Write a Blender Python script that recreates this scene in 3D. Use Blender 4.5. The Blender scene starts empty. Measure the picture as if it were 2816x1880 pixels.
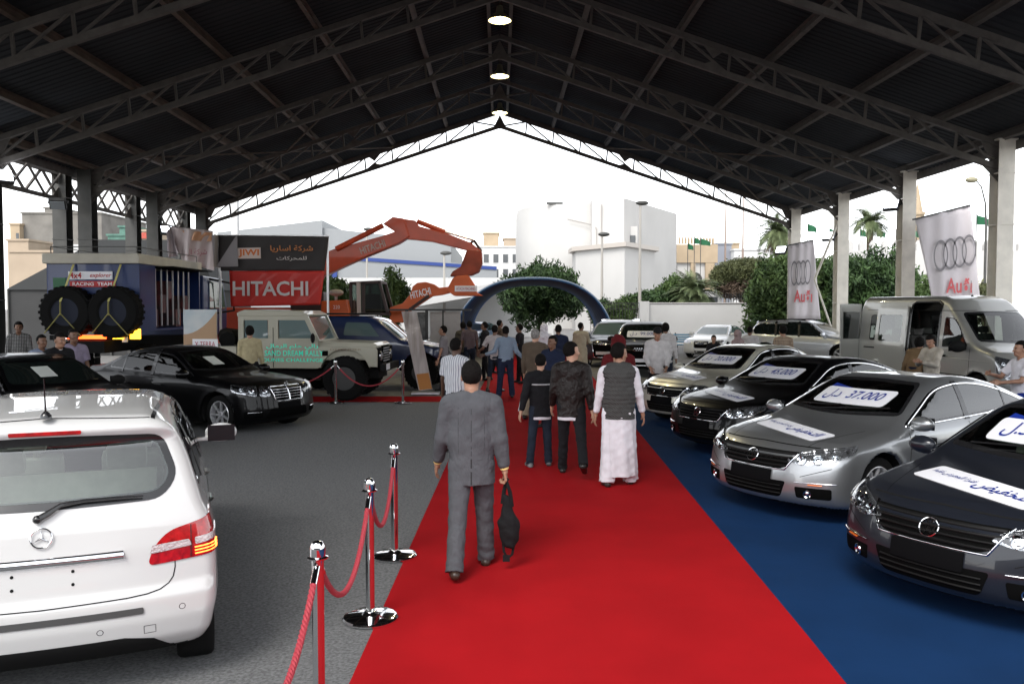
import bpy, math, random
import numpy as np
from mathutils import Vector, Matrix, geometry
scene = bpy.context.scene
# ---------------- camera, sky, sun, exposure ----------------
FPX = 2283.0
CAM = np.array([0.0, 0.0, 2.2])
cd = bpy.data.cameras.new('camera'); cam = bpy.data.objects.new('camera', cd)
scene.collection.objects.link(cam); scene.camera = cam
cam.location = CAM
cam.rotation_euler = (math.radians(90 - 2.38), 0, math.radians(-0.83))
cd.sensor_width = 36.0; cd.lens = 36.0 * FPX / 2816.0
cd.clip_start = 0.05; cd.clip_end = 3000
SUN_EL, SUN_AZ = math.radians(48), math.radians(205)      # azimuth from +Y clockwise
world = bpy.data.worlds.new('World'); scene.world = world; world.use_nodes = True
wn = world.node_tree.nodes; wl = world.node_tree.links
for n in list(wn): wn.remove(n)
sky = wn.new('ShaderNodeTexSky'); sky.sky_type = 'NISHITA'; sky.sun_disc = False
sky.sun_elevation = SUN_EL; sky.sun_rotation = SUN_AZ; sky.dust_density = .6; sky.air_density = 1.0
hsv = wn.new('ShaderNodeHueSaturation'); hsv.inputs['Saturation'].default_value = 0.16
bgn = wn.new('ShaderNodeBackground'); bgn.inputs['Strength'].default_value = 0.15
wo = wn.new('ShaderNodeOutputWorld')
wl.new(sky.outputs['Color'], hsv.inputs['Color']); wl.new(hsv.outputs['Color'], bgn.inputs['Color'])
wl.new(bgn.outputs['Background'], wo.inputs['Surface'])
sl = bpy.data.lights.new('sun', 'SUN'); so = bpy.data.objects.new('sun', sl); scene.collection.objects.link(so)
sl.energy = 1.0; sl.angle = math.radians(25); sl.color = (1.0, 0.96, 0.9)
so.rotation_euler = (math.pi / 2 - SUN_EL, 0, math.pi - SUN_AZ)
so.location = (-20, -20, 40)
scene.view_settings.view_transform = 'Standard'; scene.view_settings.look = 'None'
scene.view_settings.gamma = 1.0; scene.view_settings.exposure = 1.62
scene.cycles.use_denoising = True
scene.cycles.max_bounces = 8; scene.cycles.transparent_max_bounces = 16
scene.cycles.sample_clamp_indirect = 6.0

# ---------------- helpers ----------------
COL = scene.collection
RS = np.random.RandomState(7)
PI = math.pi
Rm = np.array(cam.rotation_euler.to_matrix())
def ray(u, v): return Rm @ np.array([(u - 1408.0) / FPX, (940.0 - v) / FPX, -1.0])
def at(u, v, z=0.0):
    d = ray(u, v); t = (z - CAM[2]) / d[2]; return CAM + d * t
def atd(u, v, y):
    d = ray(u, v); return CAM + d * (y / d[1])
def xat(u, y): return atd(u, 845, y)[0]

MATS = {}
def mat(name, col=(.5, .5, .5), rough=.5, metal=0.0, coat=0.0, emit=None, es=1.0, var=0.0, vs=8.0, bump=0.0, bs=60.0, spec=.5, sheen=0.0, col2=None, crough=.04, stretch=None, fac=None, detail=4.0):
    if name in MATS: return MATS[name]
    m = bpy.data.materials.new(name); m.use_nodes = True; MATS[name] = m
    nt = m.node_tree; N = nt.nodes; Lk = nt.links; b = N['Principled BSDF']
    b.inputs['Base Color'].default_value = (*col, 1); b.inputs['Roughness'].default_value = rough
    b.inputs['Metallic'].default_value = metal; b.inputs['Coat Weight'].default_value = coat
    b.inputs['Coat Roughness'].default_value = crough
    b.inputs['Specular IOR Level'].default_value = spec; b.inputs['Sheen Weight'].default_value = sheen
    if emit: b.inputs['Emission Color'].default_value = (*emit, 1); b.inputs['Emission Strength'].default_value = es
    tc = N.new('ShaderNodeTexCoord'); src = tc.outputs['Object']
    if stretch:
        mp = N.new('ShaderNodeMapping'); mp.inputs['Scale'].default_value = stretch; Lk.new(src, mp.inputs['Vector']); src = mp.outputs['Vector']
    if var > 0 or col2:
        nz = N.new('ShaderNodeTexNoise'); nz.inputs['Scale'].default_value = vs; nz.inputs['Detail'].default_value = detail
        Lk.new(src, nz.inputs['Vector'])
        rp = N.new('ShaderNodeValToRGB'); Lk.new(nz.outputs['Fac'], rp.inputs['Fac'])
        c1 = tuple(max(0, c * (1 - var)) for c in col); c2 = col2 or tuple(min(1, c * (1 + var)) for c in col)
        rp.color_ramp.elements[0].position = .32; rp.color_ramp.elements[1].position = .68 if not fac else fac
        rp.color_ramp.elements[0].color = (*c1, 1); rp.color_ramp.elements[1].color = (*c2, 1)
        Lk.new(rp.outputs['Color'], b.inputs['Base Color'])
    if bump > 0:
        n2 = N.new('ShaderNodeTexNoise'); n2.inputs['Scale'].default_value = bs; n2.inputs['Detail'].default_value = 3
        Lk.new(src, n2.inputs['Vector']); bp = N.new('ShaderNodeBump'); bp.inputs['Strength'].default_value = bump
        bp.inputs['Distance'].default_value = .01; Lk.new(n2.outputs['Fac'], bp.inputs['Height']); Lk.new(bp.outputs['Normal'], b.inputs['Normal'])
    return m
def wave_mat(name, c1, c2, scale, axis='X', rough=.8, thr=.5, rot=None, bump=0.0, soft=.04, noise=0.0):
    if name in MATS: return MATS[name]
    m = mat(name, c1, rough); nt = m.node_tree; N = nt.nodes; Lk = nt.links; b = N['Principled BSDF']
    tc = N.new('ShaderNodeTexCoord'); w = N.new('ShaderNodeTexWave'); w.wave_type = 'BANDS'; w.bands_direction = axis
    w.inputs['Scale'].default_value = scale; w.inputs['Distortion'].default_value = noise; Lk.new(tc.outputs['Object'], w.inputs['Vector'])
    rp = N.new('ShaderNodeValToRGB'); Lk.new(w.outputs['Fac'], rp.inputs['Fac'])
    rp.color_ramp.elements[0].position = thr - soft; rp.color_ramp.elements[1].position = thr + soft
    rp.color_ramp.elements[0].color = (*c1, 1); rp.color_ramp.elements[1].color = (*c2, 1)
    Lk.new(rp.outputs['Color'], b.inputs['Base Color'])
    if bump:
        bp = N.new('ShaderNodeBump'); bp.inputs['Strength'].default_value = bump; bp.inputs['Distance'].default_value = .01
        Lk.new(w.outputs['Fac'], bp.inputs['Height']); Lk.new(bp.outputs['Normal'], b.inputs['Normal'])
    return m
def plaid_mat(name, base, ca, cb, scale):
    m = mat(name, base, .9); nt = m.node_tree; N = nt.nodes; Lk = nt.links; b = N['Principled BSDF']
    tc = N.new('ShaderNodeTexCoord'); prev = None
    for ax, c in (('X', ca), ('Z', cb)):
        w = N.new('ShaderNodeTexWave'); w.bands_direction = ax; w.inputs['Scale'].default_value = scale; Lk.new(tc.outputs['Object'], w.inputs['Vector'])
        gt = N.new('ShaderNodeMath'); gt.operation = 'GREATER_THAN'; gt.inputs[1].default_value = .62; Lk.new(w.outputs['Fac'], gt.inputs[0])
        mx = N.new('ShaderNodeMix'); mx.data_type = 'RGBA'; Lk.new(gt.outputs[0], mx.inputs[0])
        if prev: Lk.new(prev, mx.inputs[6])
        else: mx.inputs[6].default_value = (*base, 1)
        mx.inputs[7].default_value = (*c, 1); prev = mx.outputs[2]
    Lk.new(prev, b.inputs['Base Color']); return m
def glass_mat(name, tint=(.5, .6, .55), refl=1.0):
    if name in MATS: return MATS[name]
    m = bpy.data.materials.new(name); m.use_nodes = True; MATS[name] = m; nt = m.node_tree; N = nt.nodes; Lk = nt.links
    for n in list(N): N.remove(n)
    o = N.new('ShaderNodeOutputMaterial'); mx = N.new('ShaderNodeMixShader'); g = N.new('ShaderNodeBsdfGlossy'); t = N.new('ShaderNodeBsdfTransparent')
    fr = N.new('ShaderNodeFresnel'); fr.inputs['IOR'].default_value = 1.5; g.inputs['Roughness'].default_value = .015
    mm = N.new('ShaderNodeMath'); mm.operation = 'MULTIPLY_ADD'; mm.inputs[1].default_value = 1.5 * refl; mm.inputs[2].default_value = .02; mm.use_clamp = True
    t.inputs['Color'].default_value = (*tint, 1); Lk.new(fr.outputs[0], mm.inputs[0]); Lk.new(mm.outputs[0], mx.inputs[0])
    Lk.new(t.outputs[0], mx.inputs[1]); Lk.new(g.outputs[0], mx.inputs[2]); Lk.new(mx.outputs[0], o.inputs['Surface']); return m

def link(name, me, parent=None):
    o = bpy.data.objects.new(name, me); COL.objects.link(o)
    if parent is not None: o.parent = parent
    return o
def tag(o, label, cat, group=None):
    o['label'] = label; o['category'] = cat
    if group: o['group'] = group
    return o
def thing(name, label, cat, loc=(0, 0, 0), rz=0.0, group=None):
    o = link(name, None); o.location = tuple(loc); o.rotation_euler = (0, 0, rz); o.empty_display_size = .2
    return tag(o, label, cat, group)
def structure(o, kind='structure'):
    o['kind'] = kind; return o
def copytree(o, parent=None):
    c = o.copy(); COL.objects.link(c); c.parent = parent
    for ch in [x for x in o.children]: copytree(ch, c)
    return c

class MB:
    def __init__(s): s.v = []; s.f = []; s.mi = []; s.cur = 0
    def add(s, vs, fs):
        n = len(s.v); s.v.extend([tuple(map(float, p)) for p in vs]); s.f.extend([tuple(int(i) + n for i in f) for f in fs]); s.mi.extend([s.cur] * len(fs)); return s
    def box(s, c, d, R=None):
        x, y, z = d[0] / 2, d[1] / 2, d[2] / 2
        P = np.array([[-x, -y, -z], [x, -y, -z], [x, y, -z], [-x, y, -z], [-x, -y, z], [x, -y, z], [x, y, z], [-x, y, z]])
        if R is not None: P = P @ np.array(R).T
        return s.add(P + np.array(c), [(0, 3, 2, 1), (4, 5, 6, 7), (0, 1, 5, 4), (1, 2, 6, 5), (2, 3, 7, 6), (3, 0, 4, 7)])
    def bar(s, a, b, w, h=None, up=(0, 0, 1)):
        h = h or w; a = np.array(a, float); b = np.array(b, float); d = b - a; L = np.linalg.norm(d)
        if L < 1e-6: return s
        d = d / L; u = np.array(up, float)
        if abs(d @ u) > .98: u = np.array([1., 0, 0])
        sx = np.cross(d, u); sx /= np.linalg.norm(sx); sz = np.cross(sx, d)
        return s.box((a + b) / 2, (w, L, h), np.stack([sx, d, sz], 1))
    def tube(s, path, r, n=8, cap=True):
        P = np.array(path, float); m = len(P); r = np.broadcast_to(np.array(r, float), (m,))
        T = np.gradient(P, axis=0); T /= np.linalg.norm(T, axis=1)[:, None] + 1e-12
        u = np.array([0, 0, 1.]) if abs(T[0, 2]) < .9 else np.array([1., 0, 0]); vs = []
        for i in range(m):
            u = u - T[i] * (u @ T[i]); u /= np.linalg.norm(u) + 1e-12; w = np.cross(T[i], u)
            for k in range(n):
                a = 2 * PI * k / n; vs.append(P[i] + r[i] * (math.cos(a) * u + math.sin(a) * w))
        fs = [(i * n + k, i * n + (k + 1) % n, (i + 1) * n + (k + 1) % n, (i + 1) * n + k) for i in range(m - 1) for k in range(n)]
        if cap: fs += [tuple(range(n))[::-1], tuple((m - 1) * n + k for k in range(n))]
        return s.add(vs, fs)
    def cyl(s, a, b, r, r2=None, n=12): return s.tube([a, b], [r, r if r2 is None else r2], n)
    def lathe(s, prof, c=(0, 0, 0), n=24, axis='z', cap=True):
        vs = []; m = len(prof)
        for (r, z) in prof:
            for k in range(n):
                a = 2 * PI * k / n; p = (r * math.cos(a), r * math.sin(a), z)
                if axis == 'y': p = (p[0], p[2], p[1])
                if axis == 'x': p = (p[2], p[0], p[1])
                vs.append(np.array(p) + np.array(c))
        fs = [(i * n + k, i * n + (k + 1) % n, (i + 1) * n + (k + 1) % n, (i + 1) * n + k) for i in range(m - 1) for k in range(n)]
        if cap:
            fs += [tuple(range(n))[::-1], tuple((m - 1) * n + k for k in range(n))]
        return s.add(vs, fs)
    def prism(s, out, d0, d1, plane='xz'):
        n = len(out)
        def P(a, b, d): return {'xz': (a, d, b), 'xy': (a, b, d), 'yz': (d, a, b)}[plane]
        vs = [P(a, b, d0) for a, b in out] + [P(a, b, d1) for a, b in out]
        return s.add(vs, [tuple(range(n)), tuple(range(2 * n - 1, n - 1, -1))] + [(i, i + n, (i + 1) % n + n, (i + 1) % n) for i in range(n)])
    def sphere(s, c, r, n=12, sc=(1, 1, 1)):
        c = np.array(c); sc = np.array(sc); vs = []; m = max(4, n // 2)
        for i in range(m + 1):
            t = PI * i / m
            for k in range(n):
                a = 2 * PI * k / n; vs.append(c + r * sc * np.array([math.sin(t) * math.cos(a), math.sin(t) * math.sin(a), math.cos(t)]))
        return s.add(vs, [(i * n + k, (i + 1) * n + k, (i + 1) * n + (k + 1) % n, i * n + (k + 1) % n) for i in range(m) for k in range(n)])
    def build(s, name, mats, parent=None, smooth=False, bevel=0.0, recalc=True):
        me = bpy.data.meshes.new(name); me.from_pydata(s.v, [], s.f)
        if not isinstance(mats, (list, tuple)): mats = [mats]
        for m in mats: me.materials.append(m)
        if len(mats) > 1: me.polygons.foreach_set('material_index', s.mi)
        if recalc:
            import bmesh
            b = bmesh.new(); b.from_mesh(me); bmesh.ops.recalc_face_normals(b, faces=b.faces)
            if bevel: bmesh.ops.bevel(b, geom=[e for e in b.edges if e.calc_face_angle(0) > .6], offset=bevel, segments=2, affect='EDGES', profile=.6)
            b.to_mesh(me); b.free()
        if smooth:
            me.polygons.foreach_set('use_smooth', [True] * len(me.polygons))
            try: me.set_sharp_from_angle(angle=math.radians(40 if smooth is True else smooth))
            except Exception: pass
        me.update(); return link(name, me, parent)

def np_mesh(name, V, Q, mats, parent=None, smooth=True, normals=None, mi=None):
    me = bpy.data.meshes.new(name); V = np.ascontiguousarray(V, dtype=np.float32); Q = np.ascontiguousarray(Q, dtype=np.int32)
    k = Q.shape[1]; me.vertices.add(len(V)); me.vertices.foreach_set('co', V.ravel())
    me.loops.add(Q.size); me.loops.foreach_set('vertex_index', Q.ravel())
    me.polygons.add(len(Q)); me.polygons.foreach_set('loop_start', np.arange(0, Q.size, k, dtype=np.int32)); me.polygons.foreach_set('loop_total', np.full(len(Q), k, dtype=np.int32))
    if not isinstance(mats, (list, tuple)): mats = [mats]
    for m in mats: me.materials.append(m)
    if mi is not None: me.polygons.foreach_set('material_index', np.asarray(mi, dtype=np.int32))
    me.polygons.foreach_set('use_smooth', np.full(len(Q), bool(smooth)))
    me.update(); me.validate()
    if normals is not None and len(me.vertices) == len(V): me.normals_split_custom_set_from_vertices([tuple(n) for n in normals.tolist()])
    return link(name, me, parent)

# ---- implicit surfaces ----
def smax(a, b, k): h = np.maximum(k - np.abs(a - b), 0) / k; return np.maximum(a, b) + h * h * k * .25
def smin(a, b, k): h = np.maximum(k - np.abs(a - b), 0) / k; return np.minimum(a, b) - h * h * k * .25
def surfnet(F, lo, hi, h, proj=2):
    ax = [np.arange(lo[i], hi[i] + h, h) for i in range(3)]
    X, Y, Z = np.meshgrid(*ax, indexing='ij'); V = F(X, Y, Z).astype(np.float32); S = V < 0
    nx, ny, nz = V.shape; c = (nx - 1, ny - 1, nz - 1)
    acc = np.zeros(c + (3,), np.float32); cnt = np.zeros(c, np.float32)
    for axis in range(3):
        sl0 = [slice(None)] * 3; sl1 = [slice(None)] * 3; sl0[axis] = slice(0, -1); sl1[axis] = slice(1, None)
        a = V[tuple(sl0)]; b = V[tuple(sl1)]; cr = (a < 0) != (b < 0); t = np.where(cr, a / np.where(cr, a - b, 1), 0)
        o = [i for i in range(3) if i != axis]
        for d0 in (0, 1):
            for d1 in (0, 1):
                s = [None] * 3; s[axis] = slice(None); s[o[0]] = slice(d0, d0 + c[o[0]]); s[o[1]] = slice(d1, d1 + c[o[1]])
                cc = cr[tuple(s)]; tt = t[tuple(s)]; cnt += cc
                acc[..., axis] += tt * cc; acc[..., o[0]] += d0 * cc; acc[..., o[1]] += d1 * cc
    act = cnt > 0; idx = np.full(c, -1, np.int64); idx[act] = np.arange(act.sum())
    I = np.argwhere(act); P = (I + acc[act] / cnt[act][:, None]) * h + np.array([a[0] for a in ax])
    quads = []
    for axis in range(3):
        sl0 = [slice(None)] * 3; sl1 = [slice(None)] * 3; sl0[axis] = slice(0, -1); sl1[axis] = slice(1, None)
        o = [i for i in range(3) if i != axis]
        for q in (0, 1): sl0[o[q]] = slice(1, -1); sl1[o[q]] = slice(1, -1)
        a = S[tuple(sl0)]; b = S[tuple(sl1)]; cr = a != b; E = np.argwhere(cr); E[:, o[0]] += 1; E[:, o[1]] += 1; sg = a[cr]
        def g(d0, d1): J = E.copy(); J[:, o[0]] -= d0; J[:, o[1]] -= d1; return idx[J[:, 0], J[:, 1], J[:, 2]]
        q = np.stack([g(1, 1), g(0, 1), g(0, 0), g(1, 0)], 1)
        fl = sg if axis != 1 else ~sg
        q = np.where(fl[:, None], q, q[:, ::-1]); quads.append(q)
    Q = np.concatenate(quads); Q = Q[(Q >= 0).all(1)]
    for _ in range(proj):
        G = grad(F, P); f = F(P[:, 0], P[:, 1], P[:, 2]); n2 = (G * G).sum(1) + 1e-9
        st = -(f / n2)[:, None] * G; L = np.linalg.norm(st, axis=1)[:, None] + 1e-12; P = P + st * np.minimum(1, .5 * h / L)
    G = grad(F, P); Nn = G / (np.linalg.norm(G, axis=1)[:, None] + 1e-9)
    return P, Q, Nn
def grad(F, P, e=.003):
    x, y, z = P[:, 0], P[:, 1], P[:, 2]
    return np.stack([F(x + e, y, z) - F(x - e, y, z), F(x, y + e, z) - F(x, y - e, z), F(x, y, z + e) - F(x, y, z - e)], 1) / (2 * e)
def inpoly(px, py, poly):
    r = np.zeros(px.shape, bool); n = len(poly)
    for i in range(n):
        x0, y0 = poly[i]; x1, y1 = poly[(i + 1) % n]
        if y0 == y1: continue
        c = ((y0 > py) != (y1 > py)) & (px < (x1 - x0) * (py - y0) / (y1 - y0) + x0); r ^= c
    return r
def roundpoly(pts, r, n=4):
    out = []; m = len(pts); P = [np.array(p[:2], float) for p in pts]
    for i in range(m):
        a, b, c = P[i - 1], P[i], P[(i + 1) % m]; rr = pts[i][2] if len(pts[i]) > 2 else r
        la = np.linalg.norm(a - b); lc = np.linalg.norm(c - b); q = min(rr, la * .48, lc * .48)
        if q < 1e-4: out.append(tuple(b)); continue
        s = b + (a - b) / la * q; e = b + (c - b) / lc * q
        for k in range(n + 1):
            t = k / n; out.append(tuple((1 - t) ** 2 * s + 2 * t * (1 - t) * b + t * t * e))
    return out
def dens(poly, res):
    out = []; n = len(poly)
    for i in range(n):
        a = np.array(poly[i], float); b = np.array(poly[(i + 1) % n], float); L = np.linalg.norm(b - a); k = max(1, int(math.ceil(L / res)))
        for j in range(k): out.append(tuple(a + (b - a) * j / k))
    return out
def shrink(poly, d):
    P = np.array(poly, float); n = len(P); A = 0
    for i in range(n): A += P[i - 1][0] * P[i][1] - P[i][0] * P[i - 1][1]
    sg = 1 if A > 0 else -1; out = []
    for i in range(n):
        e0 = P[i] - P[i - 1]; e1 = P[(i + 1) % n] - P[i]; e0 /= np.linalg.norm(e0) + 1e-9; e1 /= np.linalg.norm(e1) + 1e-9
        n0 = np.array([-e0[1], e0[0]]) * sg; n1 = np.array([-e1[1], e1[0]]) * sg; m = n0 + n1; m /= max(.3, (m @ m) / 2) if (m @ m) > 0 else 1
        out.append(tuple(P[i] + m * d))
    return out
def tri2d(poly, res, holes=()):
    loops = [dens(poly, res)] + [dens(h, res) for h in holes]; V = []; E = []
    for lp in loops:
        n0 = len(V); V += lp; E += [(n0 + i, n0 + (i + 1) % len(lp)) for i in range(len(lp))]
    nb = len(V); A = np.array(poly); x0, y0 = A.min(0); x1, y1 = A.max(0)
    gx, gy = np.meshgrid(np.arange(x0 + res / 2, x1, res), np.arange(y0 + res / 2, y1, res)); gx = gx.ravel(); gy = gy.ravel()
    k = inpoly(gx, gy, shrink(poly, res * .35))
    for h in holes: k &= ~inpoly(gx, gy, shrink(h, -res * .35))
    V += list(zip(gx[k].tolist(), gy[k].tolist()))
    r = geometry.delaunay_2d_cdt([Vector(p) for p in V], E, [], 1 if not holes else 0, 1e-5)
    T = np.array([f for f in r[2] if len(f) == 3], int); W = np.array([tuple(p) for p in r[0]])
    if holes:
        c = W[T].mean(1); kk = inpoly(c[:, 0], c[:, 1], poly)
        for h in holes: kk &= ~inpoly(c[:, 0], c[:, 1], h)
        T = T[kk]
    return W, T
# ---- Arabic shaping, text ----
AR = {'ا': (0xFE8D, 2), 'ت': (0xFE95, 4), 'خ': (0xFEA5, 4), 'ف': (0xFED1, 4), 'ي': (0xFEF1, 4), 'ض': (0xFEBD, 4), 'ر': (0xFEAD, 2), 'ة': (0xFE93, 2), 'ل': (0xFEDD, 4), 'م': (0xFEE1, 4), 'ع': (0xFEC9, 4), 'ق': (0xFED5, 4), 'ط': (0xFEC1, 4), 'ش': (0xFEB5, 4), 'ك': (0xFED9, 4), 'س': (0xFEB1, 4), 'ح': (0xFEA1, 4), 'د': (0xFEA9, 2), 'ن': (0xFEE5, 4), 'ب': (0xFE8F, 4), 'ه': (0xFEE9, 4)}
def arab(s):
    out = []; n = len(s)
    for i, c in enumerate(s):
        if c not in AR: out.append(c); continue
        b, k = AR[c]; pj = i > 0 and s[i - 1] in AR and AR[s[i - 1]][1] == 4; nj = i + 1 < n and s[i + 1] in AR and k == 4
        out.append(chr(b + (3 if pj and nj else 1 if pj else 2 if nj else 0)))
    return ''.join(out[::-1])
def text_tris(s, size=1.0, bold=0.0, shear=0.0):
    cu = bpy.data.curves.new('t', 'FONT'); cu.body = s; cu.size = size; cu.align_x = 'CENTER'; cu.align_y = 'CENTER'; cu.offset = bold * size; cu.shear = shear; cu.resolution_u = 3
    o = bpy.data.objects.new('t', cu); COL.objects.link(o); dg = bpy.context.evaluated_depsgraph_get(); me = bpy.data.meshes.new_from_object(o.evaluated_get(dg))
    me.calc_loop_triangles(); V = np.array([v.co[:2] for v in me.vertices]).reshape(-1, 2); T = np.array([t.vertices[:] for t in me.loop_triangles], int).reshape(-1, 3)
    bpy.data.objects.remove(o); bpy.data.curves.remove(cu); bpy.data.meshes.remove(me); return V, T
def text_fit(s, w, h, **k):
    V, T = text_tris(s, 1.0, **k); lo = V.min(0); hi = V.max(0); V = (V - (lo + hi) / 2) / (hi - lo) * np.array([w, h]); return V, T
def flat_text(s, w, h, origin, ux, uy, m, name, parent, th=.004, **k):
    V, T = text_fit(s, w, h, **k); ux = np.array(ux, float); uy = np.array(uy, float); nn = np.cross(ux, uy); nn /= np.linalg.norm(nn)
    P = np.array(origin) + V[:, :1] * ux + V[:, 1:] * uy + nn * th
    return np_mesh(name, P, T, m, parent, smooth=False)
def DO(k): return True
# ---------------- ground ----------------
m_asph = mat('asphalt', (.16, .155, .15), .9, var=.25, vs=3.0, bump=.25, bs=150)
m_grey = mat('grey_carpet', (.112, .114, .117), .97, var=.42, vs=45.0, bump=.5, bs=220, spec=.08, sheen=.1, detail=8.0)
m_red = mat('red_carpet', (.345, .0075, .011), .96, var=.09, vs=1.3, bump=.35, bs=260, spec=.06, sheen=0)
m_blue = mat('blue_carpet', (.006, .029, .092), .96, var=.10, vs=1.5, bump=.4, bs=260, spec=.08, sheen=0)
def sheet(name, pts, z, m, kind='structure', grid=None):
    o = MB().add([(x, y, z) for x, y in pts], [tuple(range(len(pts)))]).build(name, m, recalc=False); o['kind'] = kind; return o
sheet('ground', [(-500, -60), (500, -60), (500, 900), (-500, 900)], 0, m_asph)
sheet('grey_carpet', [(-13.6, -6), (-.93, -6), (-.62, 19.1), (-13.6, 19.1)], .004, m_grey)
sheet('side_carpet', [(-9.5, 19.3), (-.58, 19.3), (-.55, 20.5), (-9.5, 20.5)], .006, m_red)
sheet('red_carpet', [(-1.18, -6), (1.72, -6), (1.93, 3), (2.06, 5.5), (2.42, 14), (3.1, 30), (3.6, 44), (.1, 44), (-.55, 21.5), (-.88, 4.85)], .010, m_red)
sheet('blue_carpet', [(1.5, -6), (12.8, -6), (12.8, 19), (2.4, 19)], .005, m_blue)

# ---------------- shed ----------------
ZR, ZE, HW = 11.45, 6.8, 14.0
FR = [1.4, 6.85, 12.27, 17.7, 23.15, 28.6, 34.05, 39.5]
m_steel = mat('grey_steel_paint', (.11, .10, .09), .75, var=.18, vs=4, bump=.1)
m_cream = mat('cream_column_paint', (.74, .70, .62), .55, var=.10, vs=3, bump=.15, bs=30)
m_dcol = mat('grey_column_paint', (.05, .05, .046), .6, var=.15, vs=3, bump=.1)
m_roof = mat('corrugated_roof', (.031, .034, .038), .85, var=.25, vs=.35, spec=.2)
m_purl = mat('purlin_paint', (.095, .066, .048), .6, var=.3, vs=3)
shed = thing('open_sided_shed', 'wide open sided steel shed with dark corrugated pitched roof on lattice trusses', 'building')
def rz(x): return ZR - (ZR - ZE) * abs(x) / HW
for s in (-1, 1):
    ys = []; y = 0.4; k = 0; P = []; per = [0, .09, .125, .215]
    while y < 40.3:
        for j, dz in ((0, 0), (.09, 0), (.125, .022), (.215, .022)): P.append((y + j, dz))
        y += .25
    sl = []; X0, X1 = 0.0, HW + .55
    V = []
    for (yy, dz) in P: V += [(s * X0, yy, rz(X0) + .22 + dz), (s * X1, yy, rz(X1) + .22 + dz)]
    F = [(2 * i, 2 * i + 1, 2 * i + 3, 2 * i + 2) for i in range(len(P) - 1)]
    V2 = [(a, b, c + .03) for a, b, c in V]; n = len(V)
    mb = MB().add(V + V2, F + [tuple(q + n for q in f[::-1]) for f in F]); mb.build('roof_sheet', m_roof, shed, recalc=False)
    mb = MB(); mb.box((s * (HW + .5), 20.3, rz(HW + .5) + .12), (.06, 39.6, .26)); mb.build('eave_gutter', m_steel, shed)
for x in (.35, 2.5, 5.0, 7.5, 10.0, 12.3, 13.9):
    for s in (-1, 1):
        mb = MB(); zz = rz(x); a = math.atan2(ZR - ZE, HW) * s
        R = np.array(Matrix.Rotation(a, 3, 'Y'))
        mb.box((s * x, 20.3, zz + .205), (.11, 39.6, .012), R); mb.box((s * x, 20.3, zz + .10), (.012, 39.6, .19), R); mb.box((s * x, 20.3, zz + .0), (.11, 39.6, .012), R)
        mb.build('purlin', m_purl if s < 0 else m_steel, shed)
TD = .74; NP = 11
for y in FR:
    for s in (-1, 1):
        mb = MB(); up = (0, 1, 0)
        mb.bar((0, y, ZR - .08), (s * HW, y, ZE - .08), .15, .13, up); mb.bar((0, y, ZR - TD), (s * HW, y, ZE - TD), .15, .12, up)
        for i in range(NP):
            x0 = HW * i / NP; x1 = HW * (i + 1) / NP
            if i: mb.bar((s * x0, y, rz(x0) - .1), (s * (x0 - .06), y, rz(x0) - TD), .065, .065, up)
            mb.bar((s * (x1 if i else x1), y, rz(x1) - .1 - 0), (s * x0, y, rz(x0) - TD), .06, .055, up) if i == 0 else mb.bar((s * x0, y, rz(x0) - .1), (s * x1, y, rz(x1) - TD + .0), .06, .055, up) if False else mb.bar((s * x1, y, rz(x1) - TD), (s * x0, y, rz(x0) - .12), .058, .052, up)
        # gusset plates at mid splice, ridge and eave
        xm = 5.9
        mb.prism([(s * (xm - .3), rz(xm) - .04), (s * (xm + .3), rz(xm) - .22), (s * xm, rz(xm) - .42)], y - .02, y + .02)
        mb.prism([(s * (xm - .3), rz(xm) - TD + .16), (s * (xm + .3), rz(xm) - TD - .1), (s * xm, rz(xm) - .5)], y - .02, y + .02)
        mb.prism([(s * 13.3, rz(13.3)), (s * 14, rz(14)), (s * 14, rz(14) - .5), (s * 13.6, rz(13.6) - .5)], y - .015, y + .015)
        mb.prism([(s * 13.4, rz(13.4) - TD - .05), (s * 14, rz(14) - TD + .35), (s * 14, rz(14) - TD - .45)], y - .015, y + .015)
        mb.build('roof_truss', m_steel, shed)
    mb = MB(); mb.prism([(0, ZR - .2), (.28, ZR - TD - .02), (0, ZR - TD - .12), (-.28, ZR - TD - .02)], y - .03, y + .03)
    mb.build('ridge_plate', m_steel, shed)
def column(x, y, m, h, side):
    mb = MB(); w, d = .42, .46
    mb.box((x, y - w / 2 + .0, h / 2), (d, .02, h)); mb.box((x, y + w / 2, h / 2), (d, .02, h)); mb.box((x, y, h / 2), (.016, w - .02, h))
    mb.box((x - d / 2 + .01, y, h / 2), (.012, w - .03, h - .01)) if side < 0 else mb.box((x + d / 2 - .01, y, h / 2), (.012, w - .03, h - .01))
    for z in (.5, 2.4, 4.5, h - .9): mb.box((x, y, z), (d + .03, w + .05, .03))
    mb.box((x, y, .015), (.6, .65, .03)); mb.box((x, y, h + .02), (d + .1, w + .1, .04))
    mb.build('column', m, shed)
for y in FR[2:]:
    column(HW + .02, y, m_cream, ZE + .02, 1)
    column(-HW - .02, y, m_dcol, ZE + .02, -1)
    column(-HW * 1.062, y, m_dcol, ZE + .0, -1)
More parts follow.
